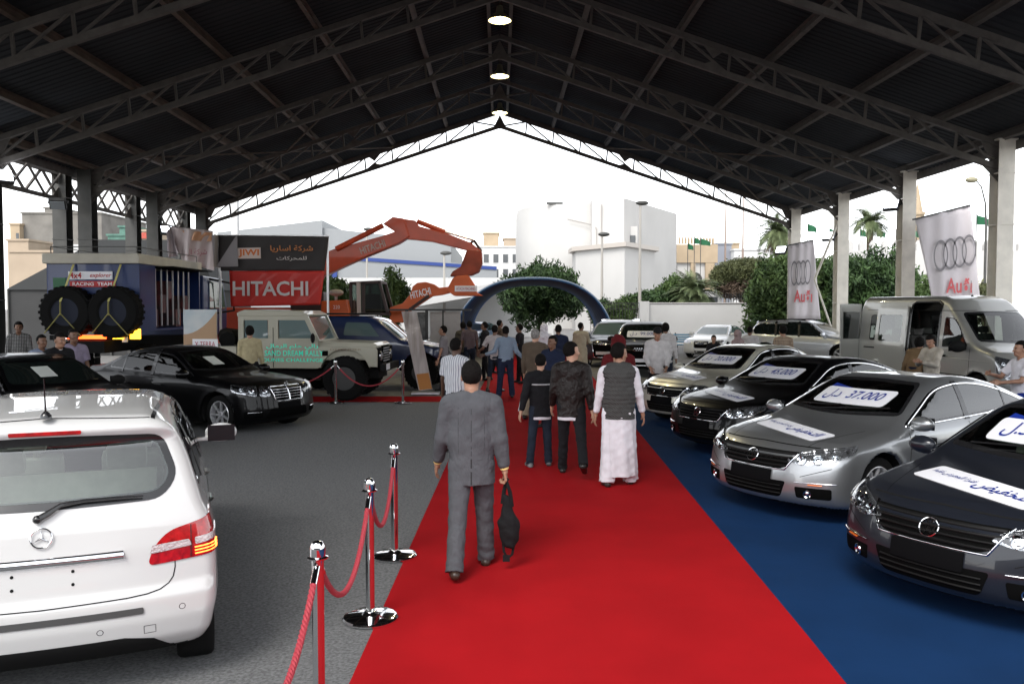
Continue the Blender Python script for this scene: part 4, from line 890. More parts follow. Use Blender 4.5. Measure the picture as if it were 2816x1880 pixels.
def person(label, pos, face=90, H=1.75, skin='m', hair='short', top='shirt', topm=None, botm=None, shoem=None, collar=None, legs=((8, 5, 3), (-8, 12, 3)), arms=((5, 8, 12), (5, 8, 12)), head=(0, 0), lean=0, h=.014, fat=1.0, cuff=None, extra=None, group='visitors walking and standing in the shed', eyes=True, hold=(False, False), hm=None, mous=False, name='person', stripe=None, robe=False, seam=None, undershirt=None):
    k = H / 1.77; root = thing(name, label, 'person', pos, math.radians(face - 90), group); fine = h < .017
    # legs: (forward swing, knee bend, spread) right, left ; arms: (forward, out, elbow)
    J = {}; Rl = rotx_(math.radians(-lean)); pel = np.array([0, 0, .95])
    zmin = []; 
    for i, sg in ((0, 1), (1, -1)):
        sw, kb, sp = [math.radians(q) for q in legs[i]]; hip = pel + np.array([sg * .09, 0, -.03]); R1 = roty_(-sg * sp) @ rotx_(sw)
        kn = hip + R1 @ np.array([0, 0, -.43]); an = kn + roty_(-sg * sp) @ rotx_(sw - kb) @ np.array([0, 0, -.41]); J['hip', i], J['kn', i], J['an', i] = hip, kn, an
        fd = rotx_(sw * .3 - max(0, kb - math.radians(8)) * .9 - 0) @ np.array([0, 1, 0.]); J['fd', i] = roty_(0) @ np.array([sg * .12, fd[1], fd[2]]); zmin.append(min(an[2] - .075, (an + J['fd', i] * .15)[2] - .045))
    dz = -min(zmin)
    for i in (0, 1):
        for q in ('hip', 'kn', 'an'): J[q, i] = J[q, i] + np.array([0, 0, dz])
    pel = pel + np.array([0, 0, dz]); tor = lambda p: pel + Rl @ (np.array(p) - np.array([0, 0, .95]))
    neck = tor((0, -.01, 1.48)); hr = rotz_(math.radians(head[0])) @ rotx_(math.radians(head[1])); hb = tor((0, .015, 1.52)); HI = hr.T
    for i, sg in ((0, 1), (1, -1)):
        fw, ou, el = [math.radians(q) for q in arms[i][:3]]; inn = math.radians(arms[i][3]) if len(arms[i]) > 3 else 0
        sh = tor((sg * .185, -.01, 1.415)); R1 = Rl @ rotx_(fw) @ roty_(-sg * ou); elb = sh + R1 @ np.array([0, 0, -.29]); R2 = Rl @ rotx_(fw) @ roty_(-sg * ou) @ rotz_(sg * inn) @ rotx_(el)
        wr = elb + R2 @ np.array([0, 0, -.25]); J['sh', i], J['el', i], J['wr', i], J['hd', i], J['hx', i] = sh, elb, wr, R2 @ np.array([0, 0, -1.]), R2
    st = top; f = fat
    HS = 1.0
    def headF(x, y, z):
        X = x - hb[0]; Y = y - hb[1]; Z = z - hb[2]; a = HI[0, 0] * X + HI[0, 1] * Y + HI[0, 2] * Z; b = HI[1, 0] * X + HI[1, 1] * Y + HI[1, 2] * Z; c = HI[2, 0] * X + HI[2, 1] * Y + HI[2, 2] * Z
        d = ell(a, b, c, (0, -.012, .145), (.076, .097, .10)); d = smin(d, ell(a, b, c, (0, .03, .085), (.057, .062, .082)), .03); d = smin(d, ell(a, b, c, (0, .05, .032), (.033, .035, .026)), .03)
        aa = np.abs(a); d = smin(d, cap(a, b, c, (0, .084, .125), (0, .112, .088), .008, .0135), .012); d = smin(d, cap(aa, b, c, (.008, .089, .138), (.04, .078, .137), .008, .006), .012)
        d = smax(d, -(ell(aa, b, c, (.031, .098, .118), (.017, .014, .010))), .012); d = smin(d, ell(aa, b, c, (.035, .062, .090), (.02, .022, .018)), .02)
        d = smin(d, ell(aa, b, c, (.079, -.004, .108), (.010, .020, .032)), .006); d = smin(d, cap(aa, b, c, (0, .089, .062), (.018, .083, .062), .007, .004), .006); d = smin(d, cap(aa, b, c, (0, .088, .052), (.015, .083, .053), .007, .004), .004)
        nk = cap(x, y, z, tuple(neck), tuple(hb + hr @ np.array([0, -.012, .06])), .056 * f, .052 * f); return smin(d, nk, .03)
    def hmask(x, y, z):
        X = x - hb[0]; Y = y - hb[1]; Z = z - hb[2]; return (HI[i_, 0] * X + HI[i_, 1] * Y + HI[i_, 2] * Z for i_ in range(3))
    def bodyF(x, y, z):
        d = cap(x, y, z, tuple(tor((0, 0, 1.33))), tuple(tor((0, 0, 1.0))), .105 * f, .10 * f, 1.2, .8); d = smin(d, cap(x, y, z, tuple(tor((-.13, 0, 1.40))), tuple(tor((.13, 0, 1.40))), .045, .045), .05)
        d = smin(d, cap(x, y, z, tuple(neck - np.array([0, 0, .06])), tuple(neck + np.array([0, 0, .05])), .06 * f, .05 * f), .04)
        for i in (0, 1):
            d = smin(d, cap(x, y, z, J['sh', i], J['el', i], .044, .036), .02); d = smin(d, cap(x, y, z, J['el', i], J['wr', i] + J['hd', i] * .01, .036, .024), .01)
            d = smin(d, cap(x, y, z, J['hip', i], J['kn', i], .07, .05), .03); d = smin(d, cap(x, y, z, J['kn', i], J['an', i], .05, .034), .01)
        return d
    def handF(i):
        sg = 1 if i == 0 else -1; w = J['wr', i]; R = J['hx', i] @ rotz_(-sg * .2); dn = R @ np.array([0, 0, -1.]); fw = R @ np.array([0, 1., 0]); pn = R @ np.array([-sg, 0, 0.])
        prim = [(w - dn * .01, w + dn * .03, .024, .025)]; P = lambda a, b, c: w + fw * a + dn * b + pn * c; curl = 1.5 if hold[i] else .45
        for j, (off, L) in enumerate(((.030, .070), (.010, .078), (-.010, .073), (-.029, .058))):
            b0 = P(off * .9, .095, 0); d1 = dn * math.cos(curl * .45) + pn * math.sin(curl * .45); b1 = b0 + d1 * L * .48; d2 = dn * math.cos(curl * 1.3) + pn * math.sin(curl * 1.3); b2 = b1 + d2 * L * .36; d3_ = dn * math.cos(curl * 2) + pn * math.sin(curl * 2); b3 = b2 + d3_ * L * .26
            prim += [(P(off * .6, .035, 0), b0, .0125, .0105), (b0, b1, .0095, .0085), (b1, b2, .0085, .0078), (b2, b3, .0078, .0068)]
        t1 = P(.036, .055, .012); t2 = t1 + (fw * .5 + dn * .8 + pn * .35) * .036; prim += [(P(.012, .02, .0), t1, .015, .012), (t1, t2, .011, .0095), (t2, t2 + (dn * .9 + pn * .5) * .024, .0095, .0075)]
        def F(x, y, z):
            d = None
            for a, b, ra, rb in prim: q = cap(x, y, z, a, b, ra, rb); d = q if d is None else smin(d, q, .006)
            return d
        return F, np.array([p[0] for p in prim] + [p[1] for p in prim])
    def grids(parts):
        V = []; Q = []; N = []; n = 0
        for F, pts, hh, mg in parts:
            lo = pts.min(0) - mg; hi = pts.max(0) + mg; p, q, nn = surfnet(F, lo, hi, hh, 1)
            if len(q) == 0: continue
            V.append(p); Q.append(q + n); N.append(nn); n += len(p)
        return np.concatenate(V) * k, np.concatenate(Q), np.concatenate(N)
    allp = np.array([J[q, i] for q in ('sh', 'el', 'wr', 'hip', 'kn', 'an') for i in (0, 1)] + [neck])
    hp = np.array([hb + hr @ np.array(p) for p in ((-.1, -.12, -.05), (.1, .14, .25))] + [hb + np.array([0, 0, .25]), hb])
    parts = [(bodyF, allp, max(h, .018), .12), (headF, hp, .0085 if fine else .012, .05)]
    if fine or h < .021: 
        for i in (0, 1): F, pp = handF(i); parts.append((F, pp, .006 if fine else .008, .03))
    else:
        for i in (0, 1): F, pp = handF(i); parts.append((F, pp, .010, .03))
    V, Q, N = grids(parts); np_mesh('body', V, Q, skinmat(skin), root, normals=N)
    # hair
    Hc = {'short': .009, 'bald': 0, 'curly': .03, 'thick': .02, 'scarf': .03, 'cap': .014, 'taq': .013, 'hood': .035}[hair]
    def hairF(x, y, z):
        a, b, c = hmask(x, y, z); d = ell(a, b, c, (0, -.016, .145), (.076 + Hc, .097 + Hc, .10 + Hc)); aa = np.abs(a)
        if hair in ('short', 'curly', 'thick'):
            hl = .165 - .9 * np.clip(aa - .045, 0, 1); cut = np.maximum(b - (.045 + .0 * c) - .25 * (c - .165), 0 * b - 9); face = np.where(c > .178, -.02, b - .012 + 0 * hl); d = smax(d, face + .0, .015); d = smax(d, .040 - c + .55 * (b + .05), .012)
            d = d + .0025 * np.sin(a * 260) * np.sin(b * 230 + 1) * np.sin(c * 240) * (2.0 if hair == 'curly' else 1)
        elif hair == 'cap': d = smax(d, .155 - c - .1 * (b + .1), .01); d = smin(d, np.maximum(np.maximum(np.sqrt(aa ** 2 / .9 + (b - .06) ** 2) - .075, np.abs(c - .165 + .2 * (b - .08)) - .006), .06 - b), .01)
        elif hair == 'taq': d = smax(d, .165 - c, .008)
        elif hair in ('scarf', 'hood'):
            d = smin(d, cap(x, y, z, tuple(hb + hr @ np.array([0, -.02, .08])), tuple(tor((0, -.02, 1.40))), .085, .13, 1.15, 1), .05); d = smax(d, -ell(a, b, c, (0, .12, .11), (.058, .1, .075)), .015); d = d + .004 * np.sin(z * 60 + x * 40)
        return d
    if hair != 'bald':
        P_, Q_, N_ = surfnet(hairF, (hp - .06).min(0) - np.array([.08, .08, .12 if hair in ('scarf', 'hood') else 0]), (hp + .06).max(0) + np.array([.08, .08, 0]), .009 if fine else .013, 1)
        if len(Q_): np_mesh({'scarf': 'headscarf', 'hood': 'headscarf', 'cap': 'cap', 'taq': 'skull_cap'}.get(hair, 'hair'), P_ * k, Q_, hm or m_hair, root, normals=N_)
    if hair in ('taq', 'cap'):
        def hf2(x, y, z):
            a, b, c = hmask(x, y, z); d = ell(a, b, c, (0, -.016, .145), (.083, .104, .106)); return smax(smax(d, b - .0, .01), .085 - c, .01)
        P_, Q_, N_ = surfnet(hf2, (hp - .03).min(0), (hp + .03).max(0), .012, 1)
        if len(Q_): np_mesh('hair', P_ * k, Q_, m_hair, root, normals=N_)
    if eyes and abs(((face + head[0]) % 360) - 90) > 40:
        mb = MB(); wp = lambda p: tuple((hb + hr @ np.array(p)) * k)
        for s in (1, -1): mb = MB(); mb.cur = 0; mb.sphere(wp((s * .031, .0815, .118)), .0095 * k, 8, (1, .8, .6)); mb.cur = 1; mb.sphere(wp((s * .031, .0865, .118)), .0052 * k, 8); mb.build('eye', [m_eye, m_iris], root)
        for s in (1, -1): MB().tube([wp((s * .014, .094, .137)), wp((s * .03, .092, .141)), wp((s * .048, .081, .136))], [.003 * k, .0035 * k, .002 * k], 5).build('eyebrow', m_hair, root)
        MB().tube([wp((-.022, .088, .057)), wp((0, .096, .058)), wp((.022, .088, .057))], [.003 * k, .006 * k, .003 * k], 6).build('mouth', m_lip, root)
        if mous: MB().tube([wp((-.03, .086, .066)), wp((0, .101, .072)), wp((.03, .086, .066))], [.004 * k, .0095 * k, .004 * k], 6).build('moustache', m_ghair if hm is m_ghair else m_hair, root)
    # clothing
    sh_x = 1.0
    hem = {'jacket': .80, 'suit': .765, 'shirt': .90, 'tee': .87, 'vest': .86, 'tunic': .45, 'thobe': .12}[st]; hem = .13 if robe else hem; long_ = st in ('jacket', 'suit', 'vest', 'thobe', 'tunic', 'lshirt') or (extra and 'long' in extra)
    thick = {'jacket': .020, 'suit': .022, 'shirt': .012, 'tee': .012, 'vest': .012, 'tunic': .014, 'thobe': .016}[st]
    def wrinkle(x, y, z, A, s=0.0): return .75 * A * (np.sin(z * 19 - 7 * x * np.sign(x) + 4 * np.sin(y * 9 + s)) * .6 + np.sin(z * 31 + 9 * x + 5 * np.sin(y * 13 + s)) * np.sin(x * 17 + z * 11 + s) + .6 * np.sin(z * 57 - x * 33 + s * 2))
    def torsoF(x, y, z, th, hm_, fl=0.0):
        d = cap(x, y, z, tuple(tor((0, -.005, 1.345))), tuple(tor((0, 0, 1.12))), (.116 + th) * f, (.106 + th) * f, 1.28, .86)
        d = smin(d, cap(x, y, z, tuple(tor((-.135, -.012, 1.415))), tuple(tor((.135, -.012, 1.415))), .048 + th, .048 + th), .07)
        aX = np.abs(x); d = smin(d, cap(aX, y, z, tuple(tor((.03, -.015, 1.475))), tuple(tor((.15, -.012, 1.425))), .040 + th, .045 + th), .05); d = smin(d, cap(x, y, z, tuple(tor((0, 0, 1.15))), tuple(tor((0, 0, min(hm_, 1.0) - .04))), (.108 + th) * f, (.125 + th + fl) * f, 1.24, .92), .07)
        return smax(d, (hm_ + dz) - z, .008)
    def topF(x, y, z):
        th = thick; d = torsoF(x, y, z, th, hem if hem > .6 else .9)
        for i in (0, 1):
            sh, el, wr = J['sh', i], J['el', i], J['wr', i]
            if long_:
                we = wr - J['hd', i] * .045; d = smin(d, cap(x, y, z, sh, el, .052 + th, .044 + th), .035); d = smin(d, cap(x, y, z, el, we, .044 + th, .030 + th), .012)
                pl = (x - we[0]) * J['hd', i][0] + (y - we[1]) * J['hd', i][1] + (z - we[2]) * J['hd', i][2]; near = (x - wr[0]) ** 2 + (y - wr[1]) ** 2 + (z - wr[2]) ** 2 < .012
                d = np.where(near, np.maximum(d, pl - .035), d)
            else:
                m = sh + (el - sh) * .78; a_ = (el - sh) / np.linalg.norm(el - sh); s_ = cap(x, y, z, sh, m, .052 + th, .058 + th); pl = (x - m[0]) * a_[0] + (y - m[1]) * a_[1] + (z - m[2]) * a_[2]; d = smin(d, np.maximum(s_, pl), .03)
        if hem < .6:
            ll = .19 if st == 'thobe' else .175; cen = (J['an', 0] + J['an', 1]) / 2
            sk = cap(x, y, z, tuple(tor((0, 0, .98))), (cen[0], cen[1], hem), (.125 + th) * f, ll, 1.15, .95); ang = np.arctan2(y, x); sk = sk + .010 * np.sin(ang * 7 + z * 2) * np.clip((1.0 - z) * 1.5, 0, 1); d = smin(d, np.maximum(sk, hem - z), .03)
        d = smax(d, -cap(x, y, z, tuple(neck + np.array([0, .012, -.02])), tuple(neck + np.array([0, .03, .1])), .052 * f, .075 * f), .006)
        return d + wrinkle(x, y, z, .0020 if st in ('suit',) else .0034)
    lo_ = np.array([[allp[:, 0].min() - .15, allp[:, 1].min() - .2, (hem if hem > .3 else .05) + dz - .05], [allp[:, 0].max() + .15, allp[:, 1].max() + .2, neck[2] + .08]])
    lo_[0, 2] = min(lo_[0, 2], J['wr', 0][2] - .1, J['wr', 1][2] - .1)
    P_, Q_, N_ = surfnet(topF, lo_[0], lo_[1], h, 1)
    tname = {'jacket': 'jacket', 'suit': 'suit_jacket', 'shirt': 'shirt', 'tee': 'shirt', 'vest': 'shirt', 'tunic': 'tunic', 'thobe': 'robe'}[st]
    tm = topm; vm = None
    if st == 'vest': tm, vm = topm
    np_mesh(tname, P_ * k, Q_, tm, root, normals=N_)
    if vm:
        def vf(x, y, z):
            d = torsoF(x, y, z, .030, .84); d = smax(d, np.abs(x) - .215, .02)
            for i in (0, 1): d = smax(d, -cap(x, y, z, J['sh', i] + np.array([(.03 if i == 0 else -.03), 0, .06]), J['el', i], .075, .075), .01)
            d = smax(d, -cap(x, y, z, tuple(neck + np.array([0, .03, -.02])), tuple(neck + np.array([0, .05, .1])), .07, .09), .01); return d + .0022 * np.sin(z * 120) + wrinkle(x, y, z, .002)
        P_, Q_, N_ = surfnet(vf, lo_[0] + np.array([0, 0, .0]), lo_[1], h, 1); np_mesh('waistcoat', P_ * k, Q_, vm, root, normals=N_)
    if stripe:
        def sf(x, y, z): return np.maximum(torsoF(x, y, z, thick + .010, .8), np.maximum(np.abs(z - 1.30 - dz) - .012, y + .02))
        P_, Q_, N_ = surfnet(sf, lo_[0], lo_[1], .009, 1); np_mesh('jacket_stripe', P_ * k, Q_, stripe, root, normals=N_)
        i = 1; a_, b_ = J['el', i], J['wr', i]; ss = np.array([-.052, -.012, 0]); MB().tube([(J['sh', i] + ss + np.array([-.01, 0, 0])) * k, (a_ + ss) * k, (b_ + ss * .8) * k], .008 * k, 6).build('sleeve_stripe', stripe, root)
    if undershirt:
        P_, Q_, N_ = surfnet(lambda x, y, z: np.maximum(torsoF(x, y, z, thick - .006, hem - .045), z - hem - dz - .02), lo_[0] - np.array([0, 0, .1]), lo_[1], h, 1); np_mesh('shirt_hem', P_ * k, Q_, undershirt, root, normals=N_)
    if seam:
        zz = np.linspace(1.40, hem + .01, 26) + dz; yy = np.full(26, -.4); 
        for _ in range(120): yy = np.where(topF(np.zeros(26), yy, zz) > .0012, yy + .003, yy)
        V = []; 
        for i_, (a_, b_) in enumerate(zip(yy, zz)): w_ = .0022 if i_ < 17 else .0055; V += [(-w_ * k, (a_ - .001) * k, b_ * k), (w_ * k, (a_ - .001) * k, b_ * k)]
        MB().add(V, [(2 * i, 2 * i + 1, 2 * i + 3, 2 * i + 2) for i in range(25)]).build('back_seam', seam, root, recalc=False)
        for sx in (-1, 1):
            zz = np.linspace(1.40, 1.02, 16) + dz; xx = np.full(16, sx * .105); yy = np.full(16, -.4)
            for _ in range(120): yy = np.where(topF(xx, yy, zz) > .0012, yy + .003, yy)
            V = []; [V.extend([((x_ - .0014) * k, (a_ - .001) * k, b_ * k), ((x_ + .0014) * k, (a_ - .001) * k, b_ * k)]) for x_, a_, b_ in zip(xx, yy, zz)]
            MB().add(V, [(2 * i, 2 * i + 1, 2 * i + 3, 2 * i + 2) for i in range(15)]).build('side_seam', seam, root, recalc=False)
    if botm is not None:
        wide = .03 if botm[1] == 'baggy' else .008 if botm[1] == 'suit' else .0
        def botF(x, y, z):
            d = cap(x, y, z, tuple(pel + np.array([0, 0, .05])), tuple(pel + np.array([0, -.005, -.04])), .115 * f, .125 * f, 1.22, .95); d = smax(d, z - (pel[2] + .12), .01)
            for i in (0, 1):
                a = J['an', i]; e = a + (a - J['kn', i]) / np.linalg.norm(a - J['kn', i]) * (.02 if botm[1] != 'shorts' else -.33); kn = J['kn', i] if botm[1] != 'shorts' else (J['kn', i] * .8 + J['hip', i] * .2)
                if botm[1] == 'shorts': e = J['kn', i] + (a - J['kn', i]) * .2
                d = smin(d, cap(x, y, z, J['hip', i], kn, .092 * f + wide * .5, .066 + wide), .035); g = cap(x, y, z, kn, e, .066 + wide, .060 + wide * 1.3); ax_ = (e - kn) / np.linalg.norm(e - kn); pl = (x - e[0]) * ax_[0] + (y - e[1]) * ax_[1] + (z - e[2]) * ax_[2]
                d = smin(d, np.maximum(g, pl), .012)
            fo = np.clip((.35 - z) * 3, .15, 1); return d + fo * .0042 * np.sin(z * 75 + 14 * x + 3 * np.sin(y * 20)) + wrinkle(x, y, z, .0028, 2.0) + (.006 * np.sin(np.arctan2(y, x) * 9 + 6 * z) if botm[1] == 'baggy' else 0)
        lp = np.array([J[q, i] for q in ('hip', 'kn', 'an') for i in (0, 1)] + [pel + np.array([0, 0, .1])])
        P_, Q_, N_ = surfnet(botF, lp.min(0) - .14, lp.max(0) + .14, h, 1); np_mesh('trousers' if botm[1] != 'shorts' else 'shorts', P_ * k, Q_, botm[0], root, normals=N_)
    sm = shoem or mat('black_shoe_leather', (.012, .011, .010), .35)
    for i in (0, 1):
        a = J['an', i]; fd = J['fd', i] / np.linalg.norm(J['fd', i]); up = np.array([0, 0, 1.]) - fd * fd[2]; up /= np.linalg.norm(up)
        he = a - fd * .045 - up * .038; to = a + fd * .165 - up * .048
        def shF(x, y, z):
            d = cap(x, y, z, he, to, .040, .036); d = smin(d, cap(x, y, z, a - up * .0, a + fd * .07 - up * .03, .042, .036), .03); pl = -((x - a[0]) * up[0] + (y - a[1]) * up[1] + (z - a[2]) * up[2]) - .075; return smax(d, pl, .006)
        pp = np.array([he, to, a]); P_, Q_, N_ = surfnet(shF, pp.min(0) - .06, pp.max(0) + .06, .009 if fine else .013, 1); np_mesh('shoe', P_ * k, Q_, sm, root, normals=N_)
    if collar:
        n0 = neck + np.array([0, .004, .0]); an = np.linspace(0, 2 * PI, 25); mb = MB()
        ring = lambda r, zz, tilt: [tuple((n0 + np.array([math.cos(t) * r, math.sin(t) * r * .98 + .004, zz + tilt * math.sin(t)])) * k) for t in an[:-1]]
        V = ring(.066, -.03, -.015) + ring(.060, .022, -.02) + ring(.057, .022, -.02) + ring(.058, -.03, -.015)
        mb.add(V, [(i + j * 24, (i + 1) % 24 + j * 24, (i + 1) % 24 + (j + 1) * 24, i + (j + 1) * 24) for j in range(3) for i in range(24)]); mb.build('collar', collar, root, smooth=True)
    if cuff:
        for i in (0, 1):
            w = J['wr', i]; mb = MB(); mb.tube([(w - J['hd', i] * .05) * k, (w + J['hd', i] * .004) * k], .036 * k, 14); mb.build('cuff', cuff, root, smooth=True)
    return root, J, k, dz
def pp(u, d): return (xat(u * 1.19881, d), d, 0.0)      # picture column at a distance -> place on the ground
if DO('people') or DO('hero'):
    f_suit = fab('grey_suit_wool', (.080, .083, .092), var=.10, bump=.1); f_white = fab('white_cotton', (.68, .66, .70)); f_black = fab('black_cloth', (.012, .012, .014)); f_navy = fab('navy_cloth', (.014, .02, .045))
    f_leather = mat('brown_black_leather', (.012, .008, .007), .5, bump=.3, bs=30, var=.12, vs=5, spec=.35); creases(f_leather, .8, 9); f_jean = fab('dark_jeans', (.016, .022, .035), var=.3, vs=6); f_gold = fab('gold_lit_shirt', (.75, .55, .22), var=.05)  # golden light on collar and cuffs is put into the shirt colour
    f_vest = wave_mat('quilted_vest', (.028, .028, .028), (.062, .062, .058), 22, 'DIAGONAL', .8, bump=.4, soft=.3); f_stripe = wave_mat('striped_shirt', (.22, .24, .30), (.62, .63, .66), 8.5, 'X', .9, thr=.22, soft=.06)
    f_bstripe = wave_mat('blue_striped_shirt', (.10, .16, .24), (.30, .36, .44), 14, 'X', .9, soft=.1); f_brown = fab('brown_jacket_cloth', (.10, .075, .055)); f_beige = fab('beige_cloth', (.38, .33, .24)); f_grey = fab('grey_tshirt', (.22, .21, .22)); f_pale = fab('pale_shirt', (.42, .38, .38))
    f_plaid = plaid_mat('red_plaid', (.12, .07, .07), (.30, .22, .2), (.06, .05, .07), 9); f_bplaid = plaid_mat('brown_plaid', (.22, .14, .08), (.05, .035, .03), (.38, .30, .22), 9); f_check = plaid_mat('black_white_check', (.35, .35, .35), (.02, .02, .02), (.05, .05, .05), 9)
    f_tan = fab('tan_trousers', (.30, .24, .17)); f_red = fab('dark_red_wool', (.10, .010, .012)); f_lblue = fab('light_blue_shirt', (.25, .30, .42)); f_track = fab('white_tracksuit', (.52, .50, .50)); f_scarf = fab('pink_grey_scarf', (.30, .22, .22)); f_lav = fab('lavender_shirt', (.26, .22, .30))
    [creases(q) for q in (f_vest, f_stripe, f_bstripe, f_plaid, f_bplaid, f_check)]; m_bag = fab('black_nylon', (.010, .010, .011), bump=.3); m_sneak = mat('grey_sneaker', (.25, .25, .26), .5, col2=(.03, .03, .03), vs=14); m_brsh = mat('brown_shoe', (.035, .018, .012), .4)
if DO('people') or DO('hero'):
    r, J, k, dz = person('man in a grey suit seen from behind, carrying a black bag', (xat(1296, 6.85), 6.85, 0), 91, 1.79, 'm', 'short', 'suit', f_suit, (f_suit, 'suit'), m_brsh, collar=f_gold, cuff=f_gold, legs=((15, 6, 2), (-15, 10, 3)), arms=((-6, 9, 10), (8, 11, 18)), h=.011, hold=(True, False), head=(0, -3), fat=1.07, seam=mat('seam_shadow', (.018, .018, .02), .9))
    w = (J['wr', 0] + J['hd', 0] * .10) * k; wm = np.array(r.matrix_basis) if False else None
    b = thing('shoulder_bag', 'black nylon shoulder bag hanging from the right hand of the man in the grey suit', 'bag', (0, 0, 0)); a_ = r.rotation_euler[2]; wp_ = rotz_(a_) @ w + np.array(r.location); b.location = tuple(wp_)
    def bagF(x, y, z):
        d = cap(x, y, z, (0, 0, -.15), (.02, 0, -.42), .03, .075, 1.0, .75); d = smin(d, cap(x, y, z, (.02, 0, -.36), (.03, 0, -.50), .085, .07, 1.0, .7), .05); return d + .004 * np.sin(z * 50 + x * 40) + .003 * np.sin(x * 90)
    P_, Q_, N_ = surfnet(bagF, (-.15, -.12, -.62), (.17, .12, -.08), .011, 1); np_mesh('bag_body', P_, Q_, m_bag, b, normals=N_)
    MB().tube([(0, .02, .0), (-.02, .02, -.1), (-.03, .02, -.2)], [.012, .018, .02], 7).tube([(0, -.01, 0), (.03, -.01, -.1), (.045, 0, -.22)], [.012, .018, .02], 7).tube([(-.02, 0, 0), (.0, 0, .015), (.02, 0, 0)], .012, 7).build('handle', m_bag, b, smooth=True)
    MB().tube([(-.03, 0, -.5), (-.02, 0, -.60), (.015, 0, -.66), (.05, 0, -.62), (.07, 0, -.5)], .011, 6).box((.0, 0, -.655), (.06, .03, .05)).build('strap', m_bag, b, smooth=True)
if DO('people'):
    person('young man in a black leather jacket and black jeans walking away, head turned right', (xat(1572, 10.8), 10.8, 0), 84, 1.78, 'l', 'short', 'jacket', f_leather, (f_black, 'jean'), legs=((-20, 30, 6), (14, 5, 2)), arms=((-10, 9, 10), (6, 8, 25)), head=(-62, 0), h=.012, undershirt=f_white, fat=1.05)
    person('boy in a black jacket with a white stripe across the back, dark jeans and sneakers', (xat(1487, 11.4), 11.4, 0), 98, 1.57, 'l', 'short', 'jacket', f_black, (f_jean, 'jean'), m_sneak, legs=((4, 3, 3), (-2, 3, 6)), arms=((20, 8, 40), (-8, 14, 8)), head=(-25, -8), h=.012, stripe=mat('grey_stripe_cloth', (.40, .40, .42), .8), undershirt=f_white)
    person('man in a dark quilted waistcoat over a long white robe, head turned right', (xat(1702, 10.2), 10.2, 0), 88, 1.78, 'm', 'short', 'vest', (f_white, f_vest), (f_white, 'baggy'), mat('black_sandal', (.02, .015, .012), .5), collar=f_white, legs=((6, 3, 5), (-5, 6, 4)), arms=((4, 13, 10), (4, 9, 10)), head=(-58, -6), h=.012, fat=1.10, mous=True, hm=None, robe=True)
    person('dark skinned man in a white shirt with grey stripes, seen from behind', pp(1045, 12.6), 60, 1.75, 'd', 'short', 'shirt', f_stripe, (f_black, 'jean'), arms=((8, 10, 20), (4, 12, 12)), h=.014, fat=1.1)
    person('man in a blue striped shirt with his hands behind his back, dark trousers', pp(1160, 20.2), 96, 1.76, 'd', 'short', 'shirt', f_bstripe, (f_navy, 'suit'), legs=((3, 2, 5), (-3, 2, 6)), arms=((-12, 16, 35, -60), (-12, 20, 55, -70)), h=.018, extra='long', fat=1.1)
    person('man in a pale shirt and grey shorts, left of the blue striped shirt', pp(1135, 21.5), 70, 1.76, 'b', 'short', 'tee', f_pale, (f_jean, 'shorts'), arms=((5, 10, 20), (-10, 25, 60, -40)), h=.02)
    person('grey haired man in a long brown jacket and tan trousers', pp(1228, 16.3), 70, 1.80, 'l', 'short', 'suit', f_brown, (f_tan, 'suit'), collar=f_beige, hm=m_ghair, arms=((5, 8, 15), (5, 8, 15)), legs=((12, 4, 3), (-12, 10, 3)), h=.016, fat=1.08)
    person('boy with a round face in a dark blue jacket, turned toward the camera', pp(1268, 15.2), 235, 1.70, 'b', 'short', 'jacket', f_navy, (f_jean, 'jean'), head=(-10, 0), h=.016)
    person('man in a brown coat behind the grey haired man, dark hair', pp(1281, 21.0), 95, 1.78, 'b', 'short', 'jacket', f_navy, (f_black, 'jean'), h=.022)
    person('man in a white shawl, mostly hidden behind the grey haired man', pp(1248, 23.5), 100, 1.74, 'l', 'scarf', 'tunic', f_white, (f_white, 'baggy'), hm=f_white, h=.024)
    person('bearded man in a long beige tunic standing beside the off roader', pp(1333, 26.0), 80, 1.74, 'b', 'short', 'tunic', f_beige, (f_beige, 'baggy'), arms=((25, 10, 60, 30), (5, 8, 15)), head=(-45, 0), h=.02)
    person('thin man in black clothes facing left beside the pale shirt', pp(1112, 25.0), 165, 1.78, 'b', 'short', 'jacket', f_black, (f_black, 'jean'), h=.022)
    person('man in a red and grey plaid shirt seen from behind near the arch', pp(1077, 25.5), 105, 1.80, 'b', 'short', 'shirt', f_plaid, (f_jean, 'jean'), h=.022)
    person('man in a dark camouflage coloured jacket left of the plaid shirt', pp(1062, 26.5), 110, 1.74, 'b', 'thick', 'jacket', fab('olive_cloth', (.08, .07, .05), var=.4, vs=14), (f_jean, 'jean'), h=.024)
    person('man in a plain grey T shirt with his face in profile to the left', pp(1017, 21.5), 172, 1.74, 'm', 'short', 'tee', f_grey, (f_jean, 'jean'), h=.018)
    person('man with dark hair looking right, behind the man in the pale shirt', pp(1146, 27.5), 30, 1.80, 'b', 'short', 'shirt', f_brown, (f_black, 'jean'), h=.024)
    person('man in a black top right of the blue striped shirt', pp(1192, 24.0), 160, 1.74, 'b', 'short', 'tee', f_black, (f_black, 'jean'), h=.022)
    person('person in a dark red head covering behind the quilted waistcoat', pp(1419, 12.6), 100, 1.78, 'm', 'hood', 'jacket', f_red, (f_black, 'jean'), hm=f_red, h=.018)
    person('man in a white tracksuit top and black cap facing the camera', pp(1508, 17.6), 268, 1.80, 'm', 'cap', 'jacket', f_track, (f_black, 'jean'), collar=fab('orange_red_cloth', (.45, .05, .02)), hm=f_black, arms=((10, 9, 35, 40), (10, 9, 35, 40)), head=(0, -14), h=.016, fat=1.06)
